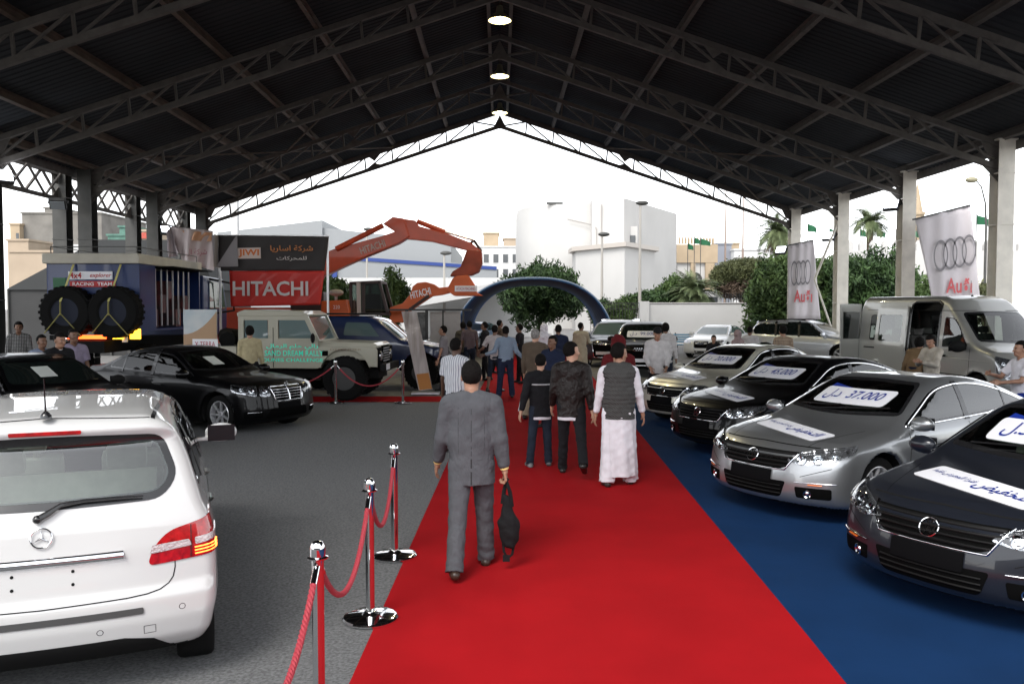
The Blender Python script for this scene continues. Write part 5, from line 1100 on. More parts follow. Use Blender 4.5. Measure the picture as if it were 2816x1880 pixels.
    person('man in a white jacket behind the man with the black cap', pp(1527, 20.8), 80, 1.82, 'b', 'thick', 'jacket', f_track, (f_jean, 'jean'), h=.02)
    person('man in a white and black top standing against the white wall', pp(1480, 31), 275, 1.70, 'b', 'short', 'tee', f_pale, (f_black, 'jean'), h=.026)
    person('grey haired head showing between the cap wearer and the wall', pp(1503, 29), 180, 1.64, 'l', 'short', 'tee', f_white, (f_black, 'jean'), hm=m_ghair, h=.026)
    person('child with dark hair in front of the white sedan by the bench', pp(1638, 24), 250, 1.40, 'm', 'thick', 'tee', f_black, (f_black, 'jean'), h=.024)
    person('woman with a pink grey headscarf behind the beige sedan', pp(1693, 22.8), 120, 1.58, 'm', 'scarf', 'tunic', f_scarf, (f_grey, 'baggy'), hm=f_scarf, h=.022)
    person('man in a white shirt beside the woman with the headscarf', pp(1721, 23.4), 60, 1.68, 'b', 'short', 'shirt', f_track, (f_navy, 'suit'), h=.022)
    person('man in a brown plaid shirt behind the black sedan, seen from behind', pp(1797, 20.0), 100, 1.78, 'm', 'thick', 'shirt', f_bplaid, (f_black, 'jean'), h=.018)
    person('man in a cream top with folded arms at the open van door', (xat(2565, 16.2), 16.2, 0), 200, 1.68, 'm', 'thick', 'jacket', fab('cream_printed_top', (.42, .38, .32), var=.25, vs=8), (f_black, 'jean'), arms=((30, 5, 80, 40), (30, 5, 80, 40)), head=(15, -20), h=.018)
    person('man in a brown and white jacket leaning into the open van door', (xat(2516, 16.8), 16.8, 0), 40, 1.66, 'm', 'curly', 'jacket', fab('tan_brown_jacket', (.17, .11, .06), var=.3, vs=3), (f_navy, 'jean'), lean=28, h=.018)
    person('man in a white shirt cut off by the right edge of the picture', (xat(2812, 12.2), 12.2, 0), 180, 1.72, 'm', 'short', 'tee', f_white, (fab('royal_blue_cloth', (.012, .03, .22)), 'suit'), arms=((40, 8, 70, 30), (30, 8, 60, 30)), h=.018)
    person('young man in a black suit and white collar looking right, left side', (xat(160, 14.0), 14.0, 0), 330, 1.80, 'm', 'short', 'suit', f_black, (f_black, 'suit'), collar=f_white, head=(0, -8), h=.016)
    person('man in a light blue shirt bending forward behind the left black sedan', (xat(112, 15.2), 15.2, 0), 330, 1.72, 'b', 'short', 'shirt', f_lblue, (f_black, 'suit'), h=.018)
    person('man in a lavender shirt behind the young man in the black suit', (xat(200, 15.4), 15.4, 0), 320, 1.82, 'b', 'short', 'shirt', f_lav, (f_black, 'suit'), h=.018)
    person('boy in a black and white checked shirt by the left column', (xat(50, 20.5), 20.5, 0), 300, 1.86, 'b', 'thick', 'shirt', f_check, (f_jean, 'jean'), extra='long', h=.02)
    0 and person('man in a dark brown coat standing between the two dark cars', (xat(330, 14.2), 14.2, 0), 95, 1.72, 'b', 'short', 'suit', fab('dark_brown_coat', (.03, .025, .02)), (f_black, 'suit'), h=.02)
    person('man in a cream shirt standing at the side of the beige off road truck', (xat(686, 18.6), 18.6, 0), 100, 1.80, 'm', 'thick', 'shirt', fab('cream_yellow_shirt', (.42, .36, .22)), (f_black, 'suit'), h=.018, extra='long')
# ---------------- stanchions and ropes ----------------
m_st = mat('polished_steel', (.80, .81, .82), .07, metal=1.0); m_rope = mat('red_rope', (.34, .03, .045), .7, bump=.3, bs=120)
def stanchion(x, y, lab, grp):
    t = thing('stanchion', lab, 'stanchion', (x, y, .012), 0, grp)
    MB().lathe([(.195, 0), (.195, .012), (.185, .022), (.16, .028), (.06, .036), (.045, .05), (.033, .055), (.0, .055)], n=48).build('base', m_st, t, smooth=30)
    MB().lathe([(.031, .05), (.031, .905)], n=28).build('pole', m_st, t, smooth=30)
    MB().lathe([(.031, .9), (.052, .905), (.054, .912), (.040, .918), (.040, .955), (.038, .972), (.028, .988), (.012, .996), (.001, .998)], n=32).build('finial', m_st, t, smooth=30)
    [MB().tube([(0, s * .04, .9), (0, s * .055, .885), (0, s * .04, .87), (0, s * .03, .88)], .006, 6).build('hook', m_st, t, smooth=True) for s in (1, -1)]
def rope(a, b, sag, lab, grp, z0=.86, r=.0125):
    a = np.array([a[0], a[1], z0]); b = np.array([b[0], b[1], z0]); n = 70; t = np.linspace(0, 1, n); P = a + (b - a) * t[:, None]; P[:, 2] -= sag * (1 - (2 * t - 1) ** 2)
    T = np.gradient(P, axis=0); T /= np.linalg.norm(T, axis=1)[:, None]; side = np.cross(T, [0, 0, 1.]); side /= np.linalg.norm(side, axis=1)[:, None]; upv = np.cross(side, T)
    o = thing('barrier_rope', lab, 'rope', tuple(a), 0, grp); L = np.linalg.norm(b - a) * 1.3; mb = MB()
    for k in range(3):
        ph = 2 * PI * k / 3 + t * L / .075 * 2 * PI / 1; m = 5; tt = np.linspace(0, 1, n * 3); PP = np.stack([np.interp(tt, t, P[:, i]) for i in range(3)], 1); SS = np.stack([np.interp(tt, t, side[:, i]) for i in range(3)], 1); UU = np.stack([np.interp(tt, t, upv[:, i]) for i in range(3)], 1)
        ph = 2 * PI * k / 3 + tt * L / .09 * 2 * PI; mb.tube(PP + (SS * np.cos(ph)[:, None] + UU * np.sin(ph)[:, None]) * r * .62 - a, r * .8, 6)
    mb.build('rope', m_rope, o, smooth=True)
    for q, dq in ((P[0], P[2] - P[0]), (P[-1], P[-3] - P[-1])):
        dq = dq / np.linalg.norm(dq); MB().tube([q - a - dq * .03, q - a + dq * .07], .019, 10).build('rope_end', m_st, o, smooth=True)
if DO('rope'):
    g = 'stanchions along the red carpet'; S = [(-.955, 2.65), (-.935, 4.22), (-.915, 5.78), (-.93, 7.25)]
    stanchion(*S[1], 'nearest visible chrome stanchion, cut off by the bottom edge', g); stanchion(*S[2], 'middle chrome stanchion beside the red carpet with a dark shiny base', g); stanchion(*S[3], 'third chrome stanchion, beside the left arm of the man in grey', g)
    for i, l in enumerate(('red twisted rope running down to the bottom edge from the nearest stanchion', 'red twisted rope between the nearest and the middle stanchion', 'red twisted rope between the middle and the third stanchion')):
        rope((S[i][0], S[i][1] + .05), (S[i + 1][0], S[i + 1][1] - .05), (.34, .36, .36)[i], l, 'ropes along the red carpet')
    F_ = [(-5.9, 18.9), (-3.75, 18.95), (-2.22, 18.95)]
    stanchion(*F_[1], 'chrome stanchion in front of the wheel of the beige off road truck', 'stanchions along the side carpet'); stanchion(*F_[2], 'chrome stanchion in front of the leaning poster stand', 'stanchions along the side carpet')
    rope((F_[1][0] + .05, F_[1][1]), (F_[2][0] - .05, F_[2][1]), .45, 'thin red rope between the two far stanchions', 'ropes along the side carpet')
    rope((F_[0][0], F_[0][1]), (F_[1][0] - .05, F_[1][1]), .45, 'thin red rope running left behind the black luxury sedan', 'ropes along the side carpet')

# ---------------- van ----------------
VN = dict(L=5.6, H=2.5, wheels=(1.0, 4.6), wr=.34, rim=.22, arch=.40, nc=.30, tc=.10, kt=.13, kn=.1, crown=.04, cwf=.14, cwb=0.0,
    top=[(-.3, 1.05), (0, 1.1), (.3, 1.2), (.8, 1.33), (.98, 1.42), (1.6, 2.05), (2.0, 2.40), (2.4, 2.5), (5.4, 2.5)], belt=[(0, 1.2), (5.4, 1.2)],
    plan=[(0, .88), (.6, .97), (1.5, .995), (5.3, .99)], nose=[(.15, .2), (.3, .03), (.5, 0), (.75, .02), (.95, .10), (1.15, .25)], tail=[(.3, .05), (.6, 0), (2.2, .02), (2.5, .1)],
    bot=[(0, .25), (5.3, .3)], prof=[(-1.1, .08), (-.9, .03), (-.7, 0), (0, 0), (.3, .03), (.9, .10), (1.2, .18), (1.35, .28)])
if DO('van'):
    c = Car(VN, 'passenger_van', 'silver passenger van with its sliding side door open at the right of the shed', 'van', (11.95, 17.85, 0), -80, paint('silver_van_paint', (.42, .42, .395), metal=.5, rough=.35), .04)
    wp = roundpoly([(-.84, 1.42, .08), (0, 1.38, .5), (.84, 1.42, .08), (.76, 2.08, .1), (0, 2.12, .5), (-.76, 2.08, .1)], 0)
    c.patch('windscreen_frit', wp, 'front', m_trim, .004, .09, holes=(shrink(wp, .05),)); c.patch('windscreen', shrink(wp, .045), 'front', m_glass, .008, .12, thick=.002)
    cuts = [('front', shrink(wp, .03))]
    w1 = roundpoly([(1.28, 1.30, .08), (1.60, 1.78, .15), (1.78, 1.95, .1), (2.1, 1.98, .06), (2.12, 1.25, .06)], .05); w2 = roundpoly([(3.45, 1.32), (5.0, 1.32), (5.0, 2.0), (3.45, 2.0)], .09)
    for w in (w1, w2):
        c.patch('window_frame', w, 'side', m_trim, .004, .09, holes=(shrink(w, .03),), both=True); c.patch('side_window', shrink(w, .024), 'side', m_glass, .006, .12, both=True, thick=.002); cuts.append(('side', shrink(w, .012)))
    op = [(-2.28, .45), (-3.36, .45), (-3.36, 2.28), (-3.25, 2.34), (-2.4, 2.34), (-2.28, 2.28)]; cuts.append((-90, op)); wr_ = roundpoly([(-.7, 1.35), (.7, 1.35), (.7, 2.0), (-.7, 2.0)], .08); cuts.append(('rear', wr_))
    w3 = roundpoly([(2.45, 1.32), (3.25, 1.32), (3.25, 2.0), (2.45, 2.0)], .09); cuts.append((90, [(a_, b_) for a_, b_ in w3]))
    c.body(cuts); c.wheels(spoke=6); c.seats((2.05,), y=.45, z=.95, dash=(1.35, 1.30)); c.seats((3.3, 4.1, 4.8), y=.45, z=.85)
    for poly in (op,): c.line('door_surround', [(a_, b_) for a_, b_ in poly] , -90, .05, m_trim, closed=True, off=.01, height=.03)
    dp = roundpoly([(-3.40, .42), (-4.62, .42), (-4.62, 2.22), (-3.40, 2.22)], .08); dw = roundpoly([(-3.55, 1.30), (-4.5, 1.30), (-4.5, 2.0), (-3.55, 2.0)], .09)
    c.patch('sliding_door', dp, -90, c.paint, .09, .1, holes=(dw,), thick=.045); c.patch('door_glass', shrink(dw, -.01), -90, m_glass, .075, .12, thick=.002)
    c.line('door_rail', [(-3.3, 1.12), (-5.2, 1.12)], -90, .04, m_trim, off=.005, height=.03); c.line('body_crease', [(-2.2, 1.02), (-.6, .98)], -90, .025, c.paint, off=.002, height=.012)
    c.lines('panel_gap', [('side', [(1.25, .4), (1.2, 1.25)], .012), ('side', [(2.25, .35), (2.25, 2.0)], .012), ('side', [(1.2, 2.12), (5.2, 2.14)], .012), ('side', [(1.3, .62), (5.2, .66)], .02)], m_matte, both=True, off=.003)
    c.lampset([(.12, .66, .62, .04), (.12, .70, 1.02, .04), (.5, .93, 1.12, .05), (.42, .95, .75, .05), (.2, .85, .60, .04)], 42, [(.2, .80, .78, .07), (.32, .86, .95, .05)])
    c.patch('bumper', [(-.75, .55), (.75, .55), (.8, .32), (-.8, .32)], 'front', m_matte, .01, .09); c.patch('grille', [(-.5, .95), (.5, .95), (.42, .7), (-.42, .7)], 'front', m_gril, .006, .09)
    c.line('grille_slat', [(-.45, .82), (.45, .82)], 'front', .04, m_chrome, height=.03); c.emblem(0, .84, 'front', .09, 'vw')
    c.mirrors(1.35, 1.0, 1.25, m=m_matte, big=1.7); c.line('door_handle', [(-2.1, 1.05), (-1.95, 1.05)], -90, .05, m_matte, height=.04)
    mb = MB(); mb.box((-5.52, -1.20, 1.32), (.05, .66, 1.95)); o = mb.build('rear_door', c.paint, c.root, bevel=.02); MB().box((-5.49, -1.20, 1.70), (.012, .5, .75)).build('door_glass', m_dglass, o)
    MB().cyl((-2.1, -.2, 2.46), (-2.1, -.2, 2.5), .03).tube([(-2.1, -.2, 2.5), (-2.15, -.2, 2.85)], .006, 5).build('roof_aerial', m_trim, c.root)
    MB().box((-3.6, 0, .5), (3.0, 1.7, .04)).build('cabin_floor', m_matte, c.root)

# ---------------- beige off road truck ----------------
def big_wheel(parent, x, y, z, r, w, mrim, lug=True):
    hub = MB().lathe([(.01, .05), (r * .3, .05), (r * .3, -.05), (.01, -.05)], n=16, axis='y').build('wheel', m_brake, parent); hub.location = (x, y, z)
    t = MB(); t.lathe([(r * .52, -w / 2 + .02), (r * .62, -w / 2), (r * .9, -w / 2), (r * .97, -w * .38), (r * .97, w * .38), (r * .9, w / 2), (r * .62, w / 2), (r * .52, w / 2 - .02)], n=36, axis='y', cap=False)
    if lug:
        for k in range(26):
            a = 2 * PI * k / 26; R = np.array(Matrix.Rotation(-a, 3, 'Y'))
            for s in (-1, 1): t.box(R @ np.array([r * .975, s * w * .25, 0]) if True else 0, (r * .06, w * .42, r * .11), R)
    t.build('tyre', m_tyre, hub)
    rr = MB(); rr.lathe([(r * .53, w / 2 - .03), (r * .48, w * .1), (r * .2, w * .16), (.01, w * .2)], n=24, axis='y'); rr.lathe([(r * .53, -w / 2 + .03), (r * .48, -w * .1), (r * .2, -w * .16), (.01, -w * .2)], n=24, axis='y'); rr.build('rim', mrim, hub, smooth=40); return hub
if DO('trucks'):
    p_def = paint('beige_truck_paint', (.36, .345, .275), rough=.4, coat=.5); m_teal = mat('reflective_teal_lettering', (.06, .95, .66), .4)  # flash return of the reflective lettering is put into its bright teal
    t = thing('off_road_truck', 'boxy beige four door off road truck with green rally lettering on its doors', 'truck', (xat(1058, 20.3), 20.3, 0), math.radians(-5))
    W = .80
    MB().prism([(-1.45, 1.40), (-.12, 1.36), (-.02, 1.30), (-.02, .95), (-1.45, .95)], -W + .12, W - .12).build('bonnet', p_def, t, bevel=.03)
    for s in (1, -1):
        mb = MB(); out = [(-1.45, .72), (-1.45, 1.28), (-.05, 1.26), (0, 1.2), (0, .80), (-.18, .80)]; cx, cz, r = -.78, .62, .60
        arc = [(cx + r * math.cos(a), cz + r * math.sin(a)) for a in np.linspace(math.radians(15), math.radians(165), 14)]; mb.prism(out[1:5] + [(-.19, .80)] + arc[:] + [(-1.45, .78)], s * (W - .16), s * W); mb.build('wing', p_def, t, bevel=.012)
        # cab side with window frames
        y0, y1 = s * W, s * (W - .05)
        A = [(-3.32, .76), (-1.42, .76), (-1.42, 1.42), (-3.32, 1.42)]; MB().prism(A, y0, y1).build('door', p_def, t, bevel=.01)
        mb = MB()
        for x0, x1 in ((-3.35, -3.22), (-2.62, -2.38), ): mb.prism([(x0, 1.41), (x1, 1.41), (x1, 2.0), (x0, 2.0)], s * (W - .005), s * (W - .06))
        mb.prism([(-1.50, 1.41), (-1.38, 1.41), (-1.66, 2.0), (-1.78, 2.0)], s * (W - .005), s * (W - .06)); mb.prism([(-3.35, 1.9), (-1.7, 1.9), (-1.72, 2.02), (-3.35, 2.02)], s * (W - .006), s * (W - .058)); mb.prism([(-3.3, 1.405), (-1.45, 1.405), (-1.45, 1.47), (-3.3, 1.47)], s * (W - .006), s * (W - .058)); mb.build('window_frame', p_def, t)
        MB().prism([(-3.2, 1.46), (-2.64, 1.46), (-2.64, 1.9), (-3.2, 1.9)], s * (W - .03), s * (W - .034)).build('side_window', m_gglass, t); MB().prism([(-2.36, 1.46), (-1.52, 1.46), (-1.72, 1.9), (-2.36, 1.9)], s * (W - .03), s * (W - .034)).build('side_window', m_gglass, t)
    MB().prism([(-3.38, 1.98), (-1.70, 1.98), (-1.66, 2.03), (-1.85, 2.12), (-3.2, 2.15), (-3.38, 2.08)], -W, W).build('roof', p_def, t, bevel=.03)
    MB().add([(-1.44, -.68, 1.43), (-1.44, .68, 1.43), (-1.68, .68, 1.97), (-1.68, -.68, 1.97), (-1.46, -.68, 1.43), (-1.46, .68, 1.43), (-1.70, .68, 1.97), (-1.70, -.68, 1.97)], [(0, 1, 2, 3), (7, 6, 5, 4), (0, 4, 5, 1), (2, 6, 7, 3), (1, 5, 6, 2), (0, 3, 7, 4)]).build('windscreen', m_gglass, t)
    MB().box((-3.34, 0, 1.4), (.05, 2 * W - .1, 1.25)).box((-1.44, 0, 1.18), (.06, 2 * W - .2, .5)).build('bulkhead', p_def, t)
    mb = MB(); mb.box((-.0, 0, 1.08), (.04, .62, .40)); mb.build('radiator_panel', m_gril, t)
    mb = MB(); [mb.box((.035, 0, .92 + .06 * i), (.02, .60, .022)) for i in range(6)]; mb.build('grille', m_rim, t)
    for s in (1, -1):
        MB().box((-.02, s * .56, 1.02), (.06, .42, .46)).build('lamp_panel', m_gril, t); MB().lathe([(.12, 0), (.11, .03), (.0, .045)], (.015, s * .52, 1.05), 20, 'x').build('headlight', m_lamp, t, smooth=True)
    MB().box((.12, 0, .78), (.12, 1.6, .17)).build('bumper', m_matte, t, bevel=.02); MB().box((.2, -.55, .80), (.012, .34, .14)).build('number_plate', m_white, t)
    mb = MB(); mb.prism([(-4.7, .95), (-3.4, .95), (-3.4, 1.28), (-4.7, 1.28)], -W, W); mb.build('load_bed', p_def, t, bevel=.02); mb = MB(); mb.tube([(-4.6, -.4, 1.45), (-4.5, 0, 1.52), (-4.6, .4, 1.45)], .2, 8); mb.tube([(-3.7, -.6, 1.42), (-4.0, 0, 1.5), (-3.7, .6, 1.42)], .2, 8); mb.build('black_cargo', m_matte, t, smooth=True)
    MB().box((-4.15, -W - .02, 1.33), (.62, .02, .24)).build('rally_plate', m_white, t); flat_text('X TERRA', .5, .12, (-4.15, -W - .032, 1.33), (1, 0, 0), (0, 0, 1), mat('plate_red', (.4, .02, .05)), 'plate_lettering', t)
    MB().box((-2.3, 0, .62), (4.5, .9, .22)).box((-1.0, 0, .55), (.12, 1.3, .12)).box((-3.9, 0, .55), (.12, 1.3, .12)).build('chassis', m_matte, t)
    for x in (-.78, -3.9):
        for s in (1, -1): big_wheel(t, x, s * .74, .53, .53, .34, m_brake)
    MB().sphere((-1.5, -W - .14, 1.48), .1, 10, (.5, .8, 1.2)).build('side_mirror', m_matte, t); MB().box((-1.25, -W - .004, 1.12), (.14, .012, .12)).build('air_intake', m_gril, t)
    for x in (-2.5,): MB().box((x, -W - .003, 1.25), (.012, .006, .95)).build('door_gap', m_matte, t)
    yy = -W - .006
    flat_text(arab('رالي حلم الرمال'), 1.25, .14, (-2.04, yy, 1.27), (1, 0, 0), (0, 0, 1), m_teal, 'door_lettering', t, bold=.012); flat_text('SAND DREAM RALLY', 1.42, .13, (-2.0, yy, 1.12), (1, 0, 0), (0, 0, 1), m_teal, 'door_lettering', t, bold=.012); flat_text('DUNES CHALLENGE', 1.45, .085, (-2.02, yy, .96), (1, 0, 0), (0, 0, 1), m_teal, 'door_lettering', t, bold=.015)
    flat_text('DEFENDER', .75, .05, (-.75, yy + .002, 1.21), (1, 0, 0), (0, 0, 1), mat('faded_mark', (.26, .20, .14)), 'wing_lettering', t)
    # blue rally car
    RY = dict(SUV, L=4.3, H=1.98, wheels=(.62, 3.45), wr=.44, rim=.22, arch=.54, wz=.46, bot=[(0, .62), (4.3, .6)], top=[(-.3, 1.12), (0, 1.16), (.5, 1.26), (1.0, 1.34), (1.1, 1.38), (1.75, 1.88), (2.1, 1.97), (3.9, 1.97), (4.2, 1.88), (4.4, 1.7)], nose=[(.5, .35), (.7, .15), (.9, .05), (1.1, .04), (1.25, .2)], belt=[(0, 1.2), (4.3, 1.3)], plan=[(0, .80), (.6, .86), (4.3, .84)], prof=[(-.9, .06), (-.5, 0), (0, .03), (.4, .1), (.7, .2)])
    c = Car(RY, 'rally_car', 'dark blue high rally car behind the beige off road truck', 'car', (xat(1235, 22.9), 22.9, 0), -7, paint('navy_paint', (.012, .025, .085)), .05)
    c.patch('side_window', [(1.75, 1.42, .05), (2.05, 1.78, .05), (2.7, 1.80, .05), (2.75, 1.45, .05)], 'side', m_gglass, .006, .1, both=True); wind(c, 1.42, 1.86, .66, .56, False, mg=m_gglass); c.body()
    for xw in RY['wheels']:
        for s in (1, -1): big_wheel(c.root, -xw, s * .78, .46, .45, .28, m_brake)
    mb = MB(); [mb.bar(a, b, .05) for a, b in (((.25, -.6, .5), (-.2, -.6, 1.05)), ((.25, .6, .5), (-.2, .6, 1.05)), ((.25, -.6, .5), (.25, .6, .5)), ((.0, -.6, .8), (.0, .6, .8)), ((.3, -.4, .45), (-.4, -.4, .45)))]; mb.box((-.35, 0, .62), (.7, 1.1, .28)); mb.build('front_tubes', mat('bare_metal_parts', (.2, .2, .19), .4, metal=.5, col2=(.03, .03, .03), vs=18), c.root)
    MB().box((-2.9, 0, 2.02), (1.6, 1.2, .04)).build('roof_rack', m_matte, c.root)
    # camper truck with spare tyres
    m_dkr = mat('dark_blue_rim', (.006, .010, .025), .8); m_bl = mat('blue_truck_body', (.009, .028, .12), .4, var=.15, vs=1.5, coat=.3); m_cr = mat('cream_truck_roof', (.48, .45, .38), .6, var=.12, vs=2)
    t = thing('expedition_truck', 'tall blue expedition truck seen from the rear with two huge spare tyres strapped on', 'truck', (-10.45, 21.5, 0))
    mb = MB(); mb.box((0, .06, 2.45), (2.36, .06, 1.75)); mb.box((-1.15, 2.2, 2.45), (.06, 4.2, 1.75)); mb.box((0, 2.2, 1.6), (2.3, 4.2, .06)); mb.box((0, 4.3, 2.45), (2.36, .06, 1.75)); mb.box((1.15, .55, 2.45), (.06, .95, 1.75)); mb.build('body', m_bl, t)
    MB().box((0, 2.15, 3.45), (2.46, 4.5, .26)).build('roof', m_cr, t, bevel=.03)
    mb = MB(); [mb.bar((x, y, 3.58), (x, y, 3.76), .02) for x in (-1.1, 1.1) for y in (.1, 1.5, 3, 4.3)]; [mb.bar((x, .1, 3.76), (x, 4.3, 3.76), .02) for x in (-1.1, 1.1)]; mb.bar((-1.1, .1, 3.76), (1.1, .1, 3.76), .02); mb.build('roof_rail', m_dcol, t)
    mb = MB(); rs = random.Random(3); [mb.bar((1.12, 1.15 + .2 * i, 1.7), (1.12, 1.15 + .2 * i, 3.25), .035) for i in range(0, 14, 2)]; mb.build('tool_rods', m_rim, t)
    mb = MB(); [mb.box((.75, 1.4 + .55 * i, 1.9 + .4 * (i % 3)), (.5, .4, .5)) for i in range(5)]; mb.build('stowed_gear', mat('stowed_gear', (.16, .03, .03), .6, col2=(.02, .02, .025), vs=3), t)
    MB().box((1.17, 2.7, 3.30), (.9, 3.0, .03)).build('raised_flap', m_matte, t)
    for sx in (-.6, .6):
        h = big_wheel(t, sx + .08, -.22, 2.08, .66, .42, m_dkr); h.rotation_euler = (0, 0, PI / 2 - PI / 2); h.rotation_euler = (0, 0, 0)
    m_strap = mat('yellow_strap', (.42, .38, .12), .7)
    for sx in (-.6, .6):
        mb = MB(); mb.bar((sx + .14, -.03, 3.3), (sx, -.45, 2.35), .06, .01).bar((sx, -.45, 2.35), (sx, -.46, 2.0), .06, .01).bar((sx, -.46, 2.05), (sx - .42, -.44, 1.55), .05, .01).bar((sx, -.46, 2.05), (sx + .48, -.44, 1.5), .05, .01); mb.build('tyre_strap', m_strap, t)
    MB().box((-.05, -.0, 3.02), (1.12, .03, .2)).build('sign_plate', m_white, t); MB().box((0, 0, 2.80), (1.16, .03, .15)).build('sign_plate', mat('sign_red', (.45, .01, .015)), t)
    flat_text('4x4', .30, .15, (-.42, -.02, 3.02), (1, 0, 0), (0, 0, 1), mat('sign_red', (.4, .01, .01)), 'sign_lettering', t, bold=.02); flat_text('explorer', .55, .14, (.22, -.02, 3.01), (1, 0, 0), (0, 0, 1), mat('sign_red'), 'sign_lettering', t, bold=.01, shear=.3)
    flat_text('RACING  TEAM', 1.0, .09, (0, -.02, 2.80), (1, 0, 0), (0, 0, 1), m_white, 'sign_lettering', t, bold=.015)
    MB().box((-.85, .02, 2.78), (.32, .03, .36)).build('green_sticker', mat('green_sticker', (.02, .12, .05)), t)
    MB().box((0, 2.4, 1.2), (1.0, 5.8, .3)).box((0, .1, 1.42), (2.3, .12, .12)).build('chassis', m_matte, t)
    for y in (1.0, 5.2):
        for s in (-1, 1): h = big_wheel(t, s * .95, y, .62, .62, .4, m_bl); h.rotation_euler = (0, 0, PI / 2)
    MB().box((-.15, -.07, 1.44), (1.0, .03, .10)).build('tail_lamp_bar', mat('lit_red_bar', (1, .1, .03), emit=(1, .07, .01), es=2.5), t)
    MB().sphere((-.72, -.06, 1.48), .09, 10).build('work_lamp', mat('lit_white_lamp', (1, 1, 1), emit=(1, .85, .85), es=4), t)
    for x in (.66, 1.10): MB().box((x, -.08, 1.52), (.26, .04, .26)).build('indicator_lamp', mat('lit_amber_lamp', (1, .5, .05), emit=(1, .45, .02), es=2.6), t)
    MB().box((.82, -.05, 1.46), (.14, .03, .3)).build('number_plate', m_white, t)
    mb = MB(); mb.prism([(4.7, 1.3), (6.9, 1.3), (6.95, 2.2), (6.6, 3.15), (4.7, 3.2)], -1.15, 1.15, 'yz'); mb.build('cab', m_bl, t, bevel=.04); MB().prism([(5.2, 2.15), (6.7, 2.15), (6.45, 3.0), (5.2, 3.05)], 1.16, 1.18, 'yz').build('cab_window', m_gglass, t); MB().tube([(1.25, 5.0, 3.1), (1.5, 6.4, 3.0), (1.5, 6.6, 2.1), (1.25, 5.2, 2.0)], .035, 6).build('mirror_bar', m_matte, t)
    t = thing('poster_board', 'white and tan poster board with a wave shape, standing in front of the expedition truck', 'poster board', (-7.25, 20.2, 0)); MB().box((0, 0, 1.2), (.80, .04, 1.9)).build('board', mat('pale_blue_print', (.42, .50, .55), .5, col2=(.6, .62, .62), vs=2), t); MB().prism([(-.4, .3), (-.4, 1.55)] + [(-.4 + .8 * q, 1.55 + .55 * q ** 2) for q in np.linspace(0, 1, 8)] + [(.4, .3)], -.03, -.024).build('tan_wave', mat('tan_print', (.42, .27, .16), .6), t); MB().bar((-.36, .1, 0), (-.36, .03, .4), .03).bar((.36, .1, 0), (.36, .03, .4), .03).build('leg', m_black, t)

